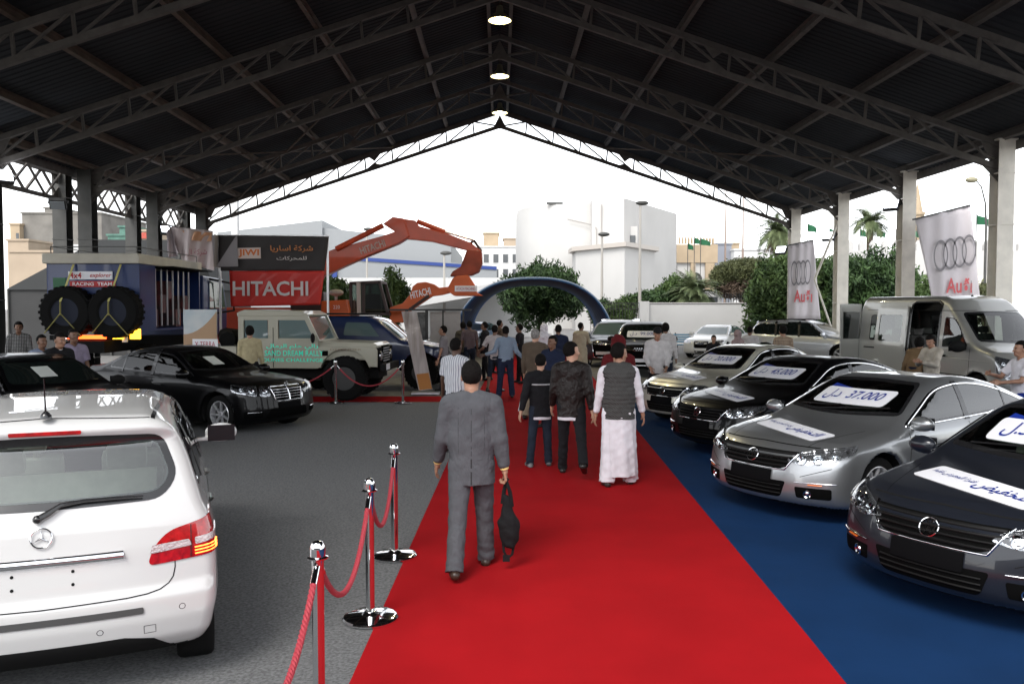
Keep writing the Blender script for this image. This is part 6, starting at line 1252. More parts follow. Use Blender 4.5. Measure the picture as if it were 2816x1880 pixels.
# ---------------- diggers, banners, arch ----------------
def px3(x, y, d, ox=500, oy=560, s=2.61): q = atd(ox + x / s, oy + y / s, d); return (float(q[0]), float(q[2]))
if DO('digger'):
    m_or = mat('digger_orange_red', (.48, .06, .018), .5, var=.15, vs=1.5, coat=.2); m_or2 = mat('loader_orange', (.62, .11, .02), .5, var=.12, vs=1.5, coat=.2); m_dk = mat('digger_dark', (.05, .03, .03), .6)
    d = 31.0; root = thing('excavator', 'large orange red excavator with its long arm raised high above the banner', 'excavator', (-8, d, 0)); L = lambda pts: [(p[0] + 8, p[1]) for p in [px3(x, y, d) for x, y in pts]]
    MB().prism(L([(760, 700), (900, 560), (1020, 430), (1030, 360), (1100, 330), (1440, 238), (1535, 205), (1450, 150), (1520, 100), (1600, 112), (1640, 240), (1560, 290), (1300, 395), (1020, 525), (900, 700)]), -.28, .28).build('boom', m_or, root, bevel=.03)
    MB().prism(L([(1560, 108), (1680, 125), (1705, 165), (1900, 215), (2080, 285), (2155, 345), (2140, 372), (2040, 335), (1800, 275), (1680, 262), (1600, 255), (1570, 180)]), -.22, .22).build('dipper', m_or, root, bevel=.03)
    MB().prism(L([(2050, 335), (2155, 345), (2158, 430), (2135, 490), (2080, 515), (1930, 522), (1950, 490), (2005, 458)]), -.55, .55).build('bucket', mat('bucket_red', (.28, .05, .025), .6, var=.3, vs=2), root, bevel=.03)
    def cyl3(a, b, r, nm, m=None, yy=0.0): A, B = L([a, b]); MB().cyl((A[0], yy, A[1]), (B[0], yy, B[1]), r, n=10).build(nm, m or m_or, root, smooth=40)
    cyl3((1120, 330), (1455, 163), .10, 'boom_cylinder', yy=-.35); cyl3((1690, 128), (1890, 205), .09, 'dipper_cylinder', yy=-.05); cyl3((1880, 200), (2095, 262), .045, 'piston_rod', m_rim, yy=-.05); cyl3((2095, 262), (2150, 342), .05, 'bucket_link', m_dk); cyl3((2095, 262), (2060, 300), .05, 'bucket_link', m_dk)
    A, B = L([(1290, 345), (1465, 285)]); ux = np.array([B[0] - A[0], 0, B[1] - A[1]]); ln = np.linalg.norm(ux); ux /= ln; flat_text('HITACHI', ln, .26, ((A[0] + B[0]) / 2, -.285, (A[1] + B[1]) / 2), tuple(ux), (-ux[2], 0, ux[0]), mat('worn_white', (.45, .38, .36)), 'arm_lettering', root, bold=.015)
    MB().box((-.9, 0, 1.55), (3.2, 2.4, 1.3)).build('house', m_or, root, bevel=.08); MB().box((1.1, -.7, 1.9), (1.2, 1.0, 1.7)).build('cab', m_dk, root, bevel=.06)
    for s in (-1, 1): MB().tube([(-2, s * 1.1, .45), (2, s * 1.1, .45)], .42, 12).build('track', m_tyre, root)
    d = 28.2; root = thing('wheel_loader', 'orange wheeled digger with a glass cab and a folded front arm', 'excavator', (-4.5, d, 0)); L = lambda pts: [(p[0] + 4.5, p[1]) for p in [px3(x, y, d) for x, y in pts]]
    MB().prism(L([(1045, 700), (1225, 690), (1240, 760), (1240, 900), (1040, 900)]), -1.0, 1.0).build('engine_cover', m_or2, root, bevel=.04); A, B = L([(1130, 755), (1175, 728)]); flat_text('220', abs(B[0] - A[0]), abs(B[1] - A[1]) * .9, ((A[0] + B[0]) / 2, -1.01, (A[1] + B[1]) / 2), (1, 0, 0), (0, 0, 1), m_white, 'side_number', root)
    P = L([(1240, 575), (1440, 565), (1500, 790), (1240, 790)]); mb = MB()
    for y in (-.7, .7):
        for i in range(4): a, b = P[i], P[(i + 1) % 4]; mb.bar((a[0], y, a[1]), (b[0], y, b[1]), .09)
        q = L([(1330, 570), (1330, 790)]); mb.bar((q[0][0], y, q[0][1]), (q[1][0], y, q[1][1]), .09)
    for i in range(4): mb.bar((P[i][0], -.7, P[i][1]), (P[i][0], .7, P[i][1]), .09)
    mb.build('cab_frame', m_dk, root); MB().prism([(p[0], p[1]) for p in P], -.68, -.67).build('cab_glass', m_glass, root); MB().prism([(p[0], p[1]) for p in P], .67, .68).build('cab_glass', m_glass, root); q = L([(1295, 570), (1300, 790)]); MB().bar((q[0][0], -.76, q[0][1]), (q[1][0], -.76, q[1][1]), .12).build('cab_pillar', mat('pale_pillar', (.5, .42, .4)), root); q = L([(1380, 720)])[0]; MB().box((q[0], 0, q[1]), (.5, .5, .7)).build('seat', m_dk, root, bevel=.05)
    q = L([(1120, 650)])[0]; MB().cyl((q[0], -.3, q[1] - .3), (q[0], -.3, q[1]), .05).sphere((q[0], -.3, q[1] + .05), .2, 10, (1.3, 1, .6)).build('exhaust', mat('exhaust_grey', (.4, .36, .33)), root)
    MB().prism(L([(1500, 850), (1500, 745), (1590, 715), (1645, 650), (1662, 595), (1695, 570), (1755, 563), (1815, 580), (1850, 605), (1930, 595), (1930, 640), (1870, 655), (1800, 665), (1710, 725), (1620, 790), (1600, 850)]), -.25, .25).build('front_arm', m_or2, root, bevel=.02)
    MB().prism(L([(1905, 625), (1950, 540), (1970, 522), (2060, 515), (2105, 585), (2122, 640), (2165, 662), (1960, 662), (1930, 640)]), -.5, .5).build('bucket', m_or2, root, bevel=.02); A, B = L([(1965, 632), (2122, 592)]); MB().box(((A[0] + B[0]) / 2, -.52, (A[1] + B[1]) / 2), (B[0] - A[0], .03, B[1] - A[1])).build('notice_plate', m_white, root); flat_text('HITACHI MACHINES', (B[0] - A[0]) * .85, .1, ((A[0] + B[0]) / 2, -.54, (A[1] + B[1]) / 2), (1, 0, 0), (0, 0, 1), mat('plate_red'), 'plate_lettering', root)
    A, B = L([(1645, 660), (1790, 625)]); ux = np.array([B[0] - A[0], 0, B[1] - A[1]]); ln = np.linalg.norm(ux); ux /= ln; flat_text('HITACHI', ln, .24, ((A[0] + B[0]) / 2, -.255, (A[1] + B[1]) / 2), tuple(ux), (-ux[2], 0, ux[0]), m_white, 'arm_lettering', root, bold=.02)
    a, b = L([(1640, 760), (1780, 660)]); MB().cyl((a[0], -.3, a[1]), (b[0], -.3, b[1]), .05).build('arm_cylinder', m_dk, root)
    for x in (-1.2, 1.6):
        for s in (-1, 1): big_wheel(root, x, s * .95, .6, .6, .4, m_or2, lug=False)
    # banner on frame
    d = 25.2; root = thing('fabric_banner', 'black and red fabric banner with white and orange lettering on a frame', 'banner', (-6.6, d, 0)); L = lambda pts: [(p[0] + 6.6, p[1]) for p in [px3(x, y, d) for x, y in pts]]
    def cloth(name, quad, m, amp=.05, y0=0.0, nx=26, nz=16, seed=0.0):
        A = np.array(L(quad) if isinstance(quad[0][0], (int, float)) and abs(quad[0][0]) > 20 else quad); u, v = np.meshgrid(np.linspace(0, 1, nx), np.linspace(0, 1, nz)); u = u.ravel(); v = v.ravel()
        P = (A[0] * (1 - u)[:, None] + A[1] * u[:, None]) * (1 - v)[:, None] + (A[3] * (1 - u)[:, None] + A[2] * u[:, None]) * v[:, None]; y = y0 + amp * np.sin(u * 9 + 2 * v + seed) * (.3 + v) + amp * .5 * np.sin(u * 21 + v * 7 + seed * 2)
        V = np.stack([P[:, 0], y, P[:, 1]], 1); V2 = V + np.array([0, .012, 0]); n = nx * nz; i = np.arange(nx - 1)[None, :] + nx * np.arange(nz - 1)[:, None]; q = np.stack([i, i + nx, i + nx + 1, i + 1], -1).reshape(-1, 4)
        bd = list(range(nx)) + [nx - 1 + nx * k for k in range(1, nz)] + [n - 1 - k for k in range(1, nx)] + [nx * (nz - 1 - k) for k in range(1, nz - 1)]; r = np.array([(bd[k], bd[(k + 1) % len(bd)], bd[(k + 1) % len(bd)] + n, bd[k] + n) for k in range(len(bd))])
        return np_mesh(name, np.concatenate([V, V2]), np.concatenate([q, q[:, ::-1] + n, r]), m, root)
    cloth('black_panel', [(262, 225), (1055, 235), (1025, 482), (262, 482)], mat('banner_black', (.035, .03, .03), .7), .025)
    cloth('red_panel', [(340, 482), (1025, 482), (995, 725), (350, 738)], mat('banner_red', (.55, .02, .012), .6, coat=.1), .025)
    MB().prism(L([(255, 455), (405, 222), (412, 452)]), -.12, -.10).build('folded_corner', mat('banner_grey', (.26, .24, .25), .8), root); MB().prism(L([(240, 235), (255, 460), (260, 225)]), -.3, .3).build('end_fold', mat('banner_grey'), root)
    MB().prism(L([(405, 320), (570, 316), (572, 394), (405, 396)]), -.075, -.065).build('white_label', mat('banner_label', (.62, .50, .45)), root)
    def bt(s, q, m, nm, **k): (x0, z0), (x1, z1) = L([q[:2], q[2:]]); flat_text(s, x1 - x0, z0 - z1, ((x0 + x1) / 2, -.078, (z0 + z1) / 2), (1, 0, 0), (0, 0, 1), m, nm, root, **k)
    m_bo = mat('banner_orange', (.55, .20, .05)); m_bw = mat('banner_white', (.66, .60, .58)); bt('JIWI', (412, 328, 560, 386), mat('banner_orange_dark', (.6, .14, .01)), 'banner_lettering', bold=.03)
    bt(arab('شركة اساريا'), (640, 300, 945, 352), m_bo, 'banner_lettering', bold=.012); bt(arab('للمحركات'), (685, 378, 900, 412), m_bw, 'banner_lettering', bold=.006); bt('HITACHI', (370, 556, 912, 662), m_bw, 'banner_lettering', bold=.02)
    mb = MB(); [mb.bar((x, .06, 0), (x, .06, L([(262, 228)])[0][1]), .06) for x in (L([(262, 0)])[0][0], L([(1040, 0)])[0][0])]; mb.bar((L([(262, 0)])[0][0], .06, L([(262, 228)])[0][1]), (L([(1050, 0)])[0][0], .06, L([(262, 230)])[0][1]), .05); mb.build('frame', m_rim, root)
    # torn banner on left columns
    root = thing('torn_banner', 'white and orange torn banner hanging between the far left columns', 'banner', (0, 33, 0)); LL = lambda pts: [(float(atd(a, b, 33)[0]), float(atd(a, b, 33)[2])) for a, b in pts]
    m_ob = mat('banner_cream', (.55, .48, .48), .8, var=.06, vs=2); cloth('cloth', LL([(462, 622), (584, 634), (592, 745), (500, 722)]), m_ob, .12); cloth('orange_top', LL([(500, 634), (584, 640), (584, 664), (520, 662)]), mat('banner_peach', (.62, .36, .22), .8), .12, y0=-.03); cloth('folded_part', LL([(458, 640), (470, 625), (495, 700), (462, 712)]), mat('banner_shadow', (.45, .40, .42), .8), .1, y0=-.06)
    a, b = LL([(518, 685), (574, 705)]); flat_text(arab('شركة ال'), b[0] - a[0], a[1] - b[1], ((a[0] + b[0]) / 2, -.2, (a[1] + b[1]) / 2), (1, 0, 0), (0, 0, 1), mat('plum_lettering', (.30, .05, .09)), 'banner_lettering', root)
    # hanging white banners with rings, seen from behind
    def ring_banner(lab, d, q, rc, rr, tc, tw, th):
        global root
        root = thing('hanging_banner', lab, 'banner', (0, d, 0), 0, 'hanging banners on the right columns'); LL = lambda pts: [(float(atd(a, b, d)[0]), float(atd(a, b, d)[2])) for a, b in pts]
        m_bn = mat('white_banner_cloth', (.60, .56, .58), .8, var=.04, vs=1); cloth('cloth', LL(q), m_bn, .05, seed=.5); m_rg = mat('ring_print', (.17, .16, .17)); m_rd = mat('red_print', (.55, .08, .09))
        for k in range(4):
            c0 = LL([(rc[0] + (k - 1.5) * rr[0] * 1.28, rc[1] - (k - 1.5) * rr[2])])[0]; ex = rr[0] * d / FPX; ez = rr[1] * d / FPX; an = np.linspace(0, 2 * PI, 41); V = []
            for t in an[:-1]:
                for s_, o_ in ((1, 0), (.83, 0)): V.append((c0[0] + ex * s_ * math.cos(t), -.11, c0[1] + ez * s_ * math.sin(t)))
            MB().add(V, [(2 * i, 2 * i + 1, (2 * i + 3) % 80, (2 * i + 2) % 80) for i in range(40)]).build('printed_ring', m_rg, root)
        p = LL([tc])[0]; w = tw * d / FPX; h_ = th * d / FPX; V, T = text_fit('Auðı', w, h_, bold=.02); np_mesh('banner_lettering', np.stack([p[0] - V[:, 0], np.full(len(V), -.11), p[1] + V[:, 1]], 1), T[:, ::-1], m_rd, root, smooth=False) if False else np_mesh('banner_lettering', np.stack([p[0] + V[:, 0] * (-1 if MIR else 1), np.full(len(V), -.11), p[1] + V[:, 1]], 1), T, m_rd, root, smooth=False)
        a, b = LL([q[0], q[1]]); MB().bar((a[0] - .1, .0, a[1]), (b[0], .0, b[1]), .05).build('top_bar', m_black, root)
    MIR = False
    ring_banner('smaller white banner with four grey rings, hanging at the far right column', 37.3, [(2168, 676), (2237, 660), (2255, 878), (2168, 877)], (2200, 750), (9.5, 34, 1.2), (2206, 814), 50, 34)
    ring_banner('larger white banner with four grey rings, hanging above the silver van', 27.3, [(2518, 604), (2668, 564), (2696, 850), (2572, 850)], (2621, 696), (20, 43, 5), (2633, 785), 72, 42)
    t = thing('banner_stay', 'two diagonal white poles bracing the smaller ring banner to the column', 'pole', (0, 34, 0)); q = [atd(a, b, 33.7) for a, b in ((2299, 624), (2240, 768), (2290, 912))]; mb = MB(); mb.cyl((q[0][0], -.3, q[0][2]), (q[1][0], -.3, q[1][2]), .05); mb.cyl((q[1][0], -.3, q[1][2]), (q[2][0], -.3, q[2][2]), .04); mb.build('pole', m_cream, t)
    # arch
    t = thing('ribbed_arch', 'blue ribbed metal arch over the far end of the carpet', 'arch', (1.44, 35.3, 0)); V = []; nt, nd = 60, 71; Rx, Rz = 3.42, 3.38
    for j in range(nd):
        yy = j / (nd - 1) * 10.2; o = .10 * abs(math.sin(j * PI / 10))
        for i in range(nt + 1):
            a = PI * i / nt; cx, sz = math.cos(a), math.sin(a); e = .82; x = math.copysign(abs(cx) ** e, cx) * (Rx + o); z = abs(sz) ** e * (Rz + o); V.append((x + .041 * yy, yy, z))
    n = len(V); V2 = [(x * 1.012, y, z * 1.012 + .0) for x, y, z in V]; q = [(j * (nt + 1) + i, j * (nt + 1) + i + 1, (j + 1) * (nt + 1) + i + 1, (j + 1) * (nt + 1) + i) for j in range(nd - 1) for i in range(nt)]
    MB().add(V + V2, q + [tuple(k + n for k in f[::-1]) for f in q]).build('ribbed_shell', mat('arch_blue', (.028, .09, .24), .5), t, smooth=60, recalc=False)
    MB().tube([(math.copysign(abs(math.cos(a)) ** .82, math.cos(a)) * (Rx + .03), -.02, abs(math.sin(a)) ** .82 * (Rz + .03)) for a in np.linspace(0, PI, 50)], .045, 8).build('rim_tube', mat('arch_rim', (.03, .11, .26), .35), t, smooth=True)
    # leaning poster stand, booth, lectern
    t = thing('leaning_poster_stand', 'tall narrow metallic poster stand leaning left in front of the blue rally car', 'poster stand', (0, 20.9, 0)); q = [atd(a, b, 20.9) for a, b in ((1104, 856), (1146, 856), (1190, 1070), (1152, 1074))]
    mb = MB(); mb.prism([(p[0], p[2]) for p in q], -.02, .02); mb.build('panel', mat('grey_brown_print', (.16, .12, .10), .3, col2=(.50, .46, .44), vs=1.6, stretch=(3, 1, .5), coat=.4), t); mb = MB(); z = [(q[3][0] + .02, q[3][2] + .02), (q[2][0] - .02, q[2][2] + .02), (q[2][0] - .1, q[2][2] + .42), (q[3][0] - .06, q[3][2] + .42)]; mb.prism(z, -.03, -.022); mb.build('orange_print', mat('orange_print', (.45, .18, .03), .5), t)
    MB().box(((q[2][0] + q[3][0]) / 2, 0, .05), (.7, .35, .05)).build('foot', m_rim, t)
    t = thing('display_booth', 'grey panelled booth with black posts behind the leaning poster stand', 'booth', (-2.05, 27.0, 0)); MB().box((.25, .4, 1.1), (1.0, .04, 1.9)).build('panel', mat('booth_grey', (.36, .34, .34), .7, var=.05), t); mb = MB(); [mb.bar((x, y, 0), (x, y, 2.12), .05) for x in (-1.0, -.35, .2, .85) for y in (0, .45)]; mb.bar((-1.6, 0, 2.12), (1.1, 0, 2.12), .06).bar((-1.6, .45, 2.12), (1.1, .45, 2.12), .06); mb.build('frame', m_black, t); MB().box((-.65, .35, 1.3), (.55, .3, 1.5)).build('dark_machine', mat('dark_machine', (.02, .02, .02), .3, col2=(.12, .12, .12), vs=5), t, bevel=.05)
    t = thing('lectern', 'grey metal lectern with a sloping top beside the red carpet', 'lectern', (xat(1310, 15.0), 15.0, 0)); MB().box((0, 0, .55), (.12, .3, 1.1)).build('post', mat('lectern_grey', (.20, .19, .20), .4, metal=.4), t, bevel=.01); MB().box((-.06, 0, 1.17), (.34, .42, .05), np.array(Matrix.Rotation(math.radians(35), 3, 'Y'))).build('sloping_top', mat('lectern_top', (.35, .35, .36), .4), t, bevel=.01)
# ---------------- buildings ----------------
def blk(x0, x1, z0, z1, y, dep, m, name, label, cat='building', group=None, wins=(), parts=None, mw=None):
    t = thing(name, label, cat, ((x0 + x1) / 2, y, 0), 0, group); w = x1 - x0; MB().box((0, dep / 2, (z0 + z1) / 2), (w, dep, z1 - z0)).build('wall', m, t)
    MB().box((0, dep / 2, z1 + .12), (w + .3, dep + .3, .24)).build('parapet', m, t)
    for (wx, wz, ww, wh) in wins:
        f = MB().box((wx, -.03, wz), (ww + .2, .06, wh + .2)).build('window', m, t); MB().box((wx, -.07, wz), (ww, .03, wh)).build('pane', mw or m_win, f)
    return t
m_win = mat('dark_window', (.05, .055, .06), .2); m_wb = mat('white_render', (.46, .45, .435), .85, var=.05, vs=.25); m_wb2 = mat('white_wall_paint', (.50, .497, .49), .9, var=.06, vs=.4)
m_conc = mat('raw_concrete', (.16, .15, .135), .9, var=.22, vs=.5); m_sand = mat('sand_stone', (.36, .28, .19), .9, var=.08, vs=.6); m_tan = mat('tan_render', (.34, .27, .20), .9, var=.08, vs=.4)
m_corr = wave_mat('corrugated_grey', (.21, .22, .225), (.25, .26, .27), 4.0, 'X', .6, soft=.4, bump=.3); m_bfas = mat('blue_fascia', (.01, .035, .18), .5)
def grid(x0, x1, nx, z0, z1, nz, w, h): return [(a, b, w, h) for a in np.linspace(x0, x1, nx) for b in np.linspace(z0, z1, nz)]
def X(u, y): return xat(u, y)
def Zv(v, y): return float(atd(1375, v, y)[2])
if DO('build'):
    t = thing('white_windowless_block', 'big white rendered building with a rounded left wing', 'building', (0, 0, 0)); m = m_wb
    MB().prism([(1.9, 100), (1.9, 92), (2.4, 89.5), (3.6, 87.3), (5.5, 86), (7.5, 85.5), (9.6, 85.3), (9.6, 100)], 0, 12.8, 'xy').build('rounded_wing', m, t, smooth=30)
    MB().prism([(9.3, 112), (9.3, 84.2), (12.4, 83.2), (20.6, 97), (20.6, 112)], 0, 13.1, 'xy').build('main_wing', m, t)
    MB().prism([(7.3, 84), (7.3, 80.2), (11.1, 74), (14.9, 80), (14.9, 86)], 0, 7.6, 'xy').build('annex', m, t); MB().prism([(6.9, 84), (6.9, 80.1), (11.1, 73.4), (15.3, 79.9), (15.3, 86)], 7.6, 8.0, 'xy').build('cornice', mat('cornice_grey', (.42, .38, .34)), t)
    w = MB().box((13.55, 84.9, 9.6), (.9, .3, 1.7)).build('window', m, t); MB().box((13.52, 84.7, 9.1), (.5, .3, .8)).build('pane', m_win, w)
    mb = MB(); mb.tube([(6.9, 85.2, 11.2), (9.4, 84.9, 10.6), (9.7, 83.9, 10.2), (9.75, 83.8, 6)], .05, 6); mb.tube([(10.2, 83.7, 12.5), (10.2, 83.7, 6)], .05, 6); mb.build('drain_pipe', mat('pipe_tan', (.30, .28, .26)), t); MB().bar((4.8, 86, 12.9), (6.5, 86, 12.9), .15, .25).bar((4.3, 86, 12.8), (4.3, 86, 15.5), .05).bar((17, 92, 13), (17, 92, 15.5), .05).build('roof_mast', m_dcol, t)
    # warehouse
    y = 80; t = thing('corrugated_warehouse', 'long grey corrugated warehouse with a blue band', 'building', (0, 0, 0))
    z1 = lambda v: Zv(v, y); x1 = lambda u: X(u, y)
    MB().prism([(x1(600), 0), (x1(600), z1(640)), (x1(888), z1(606)), (x1(888), 0)], y, y + 25).build('high_bay', m_corr, t); MB().prism([(x1(888), 0), (x1(888), z1(626)), (x1(1240), z1(664)), (x1(1240), 0)], y + .4, y + 25).build('side_bay', m_corr, t)
    y2 = 74; MB().prism([(X(930, y2), 0), (X(930, y2), Zv(690, y2)), (X(1366, y2), Zv(735, y2)), (X(1366, y2), 0)], y2, y2 + 5).build('front_bay', m_corr, t)
    MB().prism([(X(985, y2), Zv(707, y2)), (X(1366, y2), Zv(733, y2)), (X(1366, y2), Zv(742, y2)), (X(985, y2), Zv(717, y2))], y2 - .1, y2 - .01).build('blue_band', m_bfas, t); MB().box((X(921, y2), y2 - .1, 3), (.5, .3, 6.5)).build('blue_post', m_bfas, t)
    mb = MB(); [mb.box((X(u, y2), y2 - .06, 2.4), (.15, .1, 4.9)) for u in (960, 1038, 1100, 1130, 1235)]; mb.build('wall_rib', m_dcol, t)
    blk(X(1322, 150), X(1432, 150), 0, 13.0, 150, 12, m_wb2, 'apartment_block', 'pale apartment block with balconies between the warehouse and the white building', wins=grid(-2.6, 2.6, 4, 3, 11, 4, .9, 1.5)); blk(X(1330, 152), X(1372, 152), 13, 15.6, 152, 6, m_sand, 'rooftop_room', 'small sand coloured rooftop room on the pale apartment block')
    blk(X(1385, 152), X(1425, 152), 13, 14.6, 151.6, 6, m_tan, 'rooftop_room', 'orange tan rooftop hut right of the sand coloured one')
    y = 120; blk(X(66, y), X(284, y), 0, Zv(590, y), y, 15, m_conc, 'unfinished_tower_block', 'large raw grey concrete block behind the left columns', wins=()); blk(X(44, y), X(70, y), 0, Zv(622, y), y - 1, 10, m_sand, 'narrow_sand_tower', 'narrow sand coloured tower with small windows left of the grey block', wins=[(.4, z, .4, .8) for z in (6.5, 8.5, 10.5, 12.3)])
    blk(X(118, y), X(155, y), Zv(590, y), Zv(573, y), y + 1, 6, m_conc, 'rooftop_room', 'grey concrete rooftop room on the raw grey block')
    y = 100; blk(X(25, y), X(82, y), 0, Zv(664, y), y, 10, m_tan, 'tan_house', 'plain tan house at the left edge below the sand coloured tower'); blk(X(105, y), X(190, y), 0, Zv(672, y), y + 4, 10, m_wb2, 'pale_house', 'pale house with a row of windows in front of the raw grey block', wins=grid(-1.4, 1.4, 5, 7.6, 7.6, 1, .35, .7)); blk(X(30, 92), X(150, 92), 0, Zv(695, 92), 92, 8, m_tan, 'tan_garden_wall', 'low tan building in front of the pale house at the left', wins=())
    blk(X(300, y), X(385, y), 0, Zv(650, y), y, 9, mat('green_netting', (.08, .16, .13), .9, var=.3, vs=1), 'green_netted_house', 'building site wrapped in green netting behind the left columns', wins=[(.6, 10, .5, .8)]); blk(X(322, y), X(358, y), 0, Zv(625, y), y + 1, 6, mat('green_netting'), 'stair_tower', 'green netted stair tower rising from the building site')
    blk(X(395, y), X(432, y), 0, Zv(638, y), y, 8, m_tan, 'tan_tower', 'tan building with a red band along its top behind the left columns', wins=[(.35, z, .3, .6) for z in (7.5, 9, 10)]); t = bpy.data.objects['tan_tower']; MB().box((0, -.1, Zv(640, y) - .4), (X(432, y) - X(395, y), .2, .7)).build('red_band', mat('red_band', (.35, .05, .03)), t)
    # gatehouse with battlements
    def merlons(t, x0, x1, z, y, n, w=.5, h=.9, m=None):
        for i in range(n):
            x = x0 + (x1 - x0) * i / (n - 1); MB().prism([(x - w / 2, z), (x + w / 2, z), (x + w / 2, z + h * .6), (x, z + h), (x - w / 2, z + h * .6)], y, y + .4).build('merlon', m or m_wb, t)
    y = 110; x0, x1 = X(1862, y), X(1966, y); t = thing('crenellated_gatehouse', 'white and sand gatehouse with battlements and a round rose window', 'building', (0, 0, 0)); MB().box(((x0 + x1) / 2, y + 4, 5), (x1 - x0, 8, 10)).build('wall', m_wb, t); MB().box(((x0 + x1) / 2, y - .1, 9.3), (x1 - x0 + .4, .6, 2.4)).build('stone_band', m_sand, t); merlons(t, x0 + .3, x1 - .3, 10.6, y, 12, .25, 1.0, m_sand)
    xc = X(1910, y); an = np.linspace(0, 2 * PI, 25); mb = MB(); mb.tube([(xc + .85 * math.cos(a), y - .15, 5.9 + .85 * math.sin(a)) for a in an], .1, 6)
    for k in range(8): a = k * PI / 4; mb.tube([(xc + .45 * math.cos(a) + .25 * math.cos(q), y - .15, 5.9 + .45 * math.sin(a) + .25 * math.sin(q)) for q in np.linspace(0, 2 * PI, 9)], .05, 5)
    mb.build('rose_window', m_dcol, t); MB().box((x1 - .8, y - .2, 5), (1.2, .3, 7)).build('stone_pier', m_sand, t); MB().box((x0 + 2.0, y - .2, 5), (.6, .3, 7)).build('stone_pier', m_sand, t)
    y = 130; blk(X(1972, y), X(2010, y), 0, Zv(672, y), y, 8, mat('slate_render', (.20, .21, .24), .9), 'grey_house', 'dark grey house right of the gatehouse'); blk(X(2000, y), X(2062, y), 0, Zv(662, y), y + 6, 8, m_sand, 'sand_house', 'sand coloured house behind the dark grey house', wins=()); blk(X(2008, y), X(2120, y), 0, Zv(690, y), y - 2, 6, m_wb2, 'white_house', 'low white house with small windows beside the dark grey house', wins=[(-1.7, 9.5, .5, .8), (.8, 9.5, .5, .8), (2.2, 9.5, .5, .8)])
    # long crenellated white wall on the right
    t = thing('crenellated_wall', 'long white wall with battlements behind the silver van', 'wall', (0, 0, 0)); y = 70; xa, xb = X(2325, y), 62; MB().box(((xa + xb) / 2, y + .5, 3.5), (xb - xa, 1, 7)).build('wall', m_wb, t); merlons(t, xa + .4, xb - .4, 7.0, y, 34, .5, .9); MB().box((X(2755, y - 2), y - 2, 2.4), (5, 1, 4.8)).build('porch', mat('porch_cream', (.6, .57, .5)), t)
    y = 140; x = X(2517, y); t = thing('minaret', 'slim sand coloured minaret with a green railed gallery behind the right columns', 'tower', (x, y, 0)); MB().lathe([(1.3, 0), (1.25, 13)], n=8).build('shaft', m_sand, t); MB().lathe([(1.7, 13), (1.9, 13.6), (1.9, 14), (1.1, 14), (1.05, 17.5), (1.3, 17.8), (1.3, 18.2), (.9, 18.3), (.06, 23)], n=8).build('spire', m_sand, t); MB().lathe([(1.95, 14), (1.95, 14.9), (1.85, 14.9), (1.85, 14)], n=8, cap=False).build('gallery_rail', mat('green_rail', (.05, .25, .12)), t)
    # boundary walls and gate
    t = thing('boundary_wall', 'plain white boundary wall behind the parked cars, right of the iron gate', 'wall', (0, 49, 0)); MB().box(((8.25 + 26) / 2, .15, 1.22), (26 - 8.25, .3, 2.44)).build('wall', m_wb2, t); MB().box((8.5, -.02, 1.26), (.55, .5, 2.6)).build('pillar', m_wb2, t); MB().box((17, .15, 2.46), (17, .4, .06)).build('coping', mat('coping_grey', (.45, .43, .42)), t)
    mb = MB(); [mb.bar((x, .15, 2.48), (x, .15, 3.05), .03) for x in np.arange(13.4, 16.5, .16)]; mb.bar((13.4, .15, 2.9), (16.5, .15, 2.9), .03); mb.build('iron_railing', m_black, t)
    t = thing('boundary_wall', 'white wall and sloping white canopy left of the tree behind the arch', 'wall', (0, 62, 0)); MB().box((-5.5, .2, 2.2), (19, .4, 4.4)).build('wall', m_wb2, t); MB().prism([(-7, 2.6), (0, 3.9), (1, 3.4), (-6, 2.2)], -6, -.3).build('canopy', m_wb2, t)
    t = thing('low_white_house', 'low white house with a strip of dark windows above the boundary wall', 'building', (0, 0, 0)); y = 60; MB().box(((X(1885, y) + X(1985, y)) / 2, y + 3, 1.7), (X(1985, y) - X(1885, y), 6, 3.4)).build('wall', m_wb2, t); MB().box(((X(1900, y) + X(1972, y)) / 2, y - .05, 2.75), (X(1972, y) - X(1900, y), .1, .42)).build('window', m_win, t)
    t = thing('iron_gate', 'tall black iron bar gate left of the white boundary wall', 'gate', (0, 48.9, 0)); xa, xb = 5.35, 8.2
    for x in np.arange(xa, xb, .17): MB().bar((x, 0, .05), (x, 0, 2.45), .028).build('bar', m_black, t)
    mb = MB(); [mb.bar((xa, 0, z), (xb, 0, z), .05) for z in (.15, 2.1, 2.45)]; mb.build('rail', m_black, t); mb = MB(); [mb.tube([(x + .11 * math.cos(a), 0, 2.28 + .11 * math.sin(a)) for a in np.linspace(0, 2 * PI, 9)], .012, 4) for x in np.arange(xa + .15, xb, .34)]; mb.build('scroll', m_black, t)
    # marquee at left
    t = thing('grey_marquee', 'dark grey marquee tent behind the expedition truck', 'tent', (-18, 38, 0)); V = [(-4.4, 0, 3.0), (5.0, 0, 3.0), (5.0, 6, 3.0), (-4.4, 6, 3.0), (-1.6, 3, 5.5), (3.2, 3, 5.5)]; m_tent = mat('grey_tent_canvas', (.011, .012, .012), .8, var=.1, vs=.6); MB().add(V, [(0, 1, 5, 4), (1, 2, 5), (2, 3, 4, 5), (3, 0, 4)]).build('roof', m_tent, t); MB().box((.3, 3, 1.5), (9.2, 5.8, 3)).build('wall', mat('tent_wall', (.03, .03, .03), .8, var=.1, vs=1), t)
    [MB().bar((x, .02, 0), (x, .02, 3.0), .06).build('tent_pole', m_dcol, t) for x in (-4.3, -2, .3, 2.6, 4.9)]
    # bench
    t = thing('park_bench', 'pale blue slatted bench against the white wall', 'bench', (xat(1893, 39), 39, 0)); m_pb = mat('pale_blue_paint_wood', (.16, .42, .65), .6)
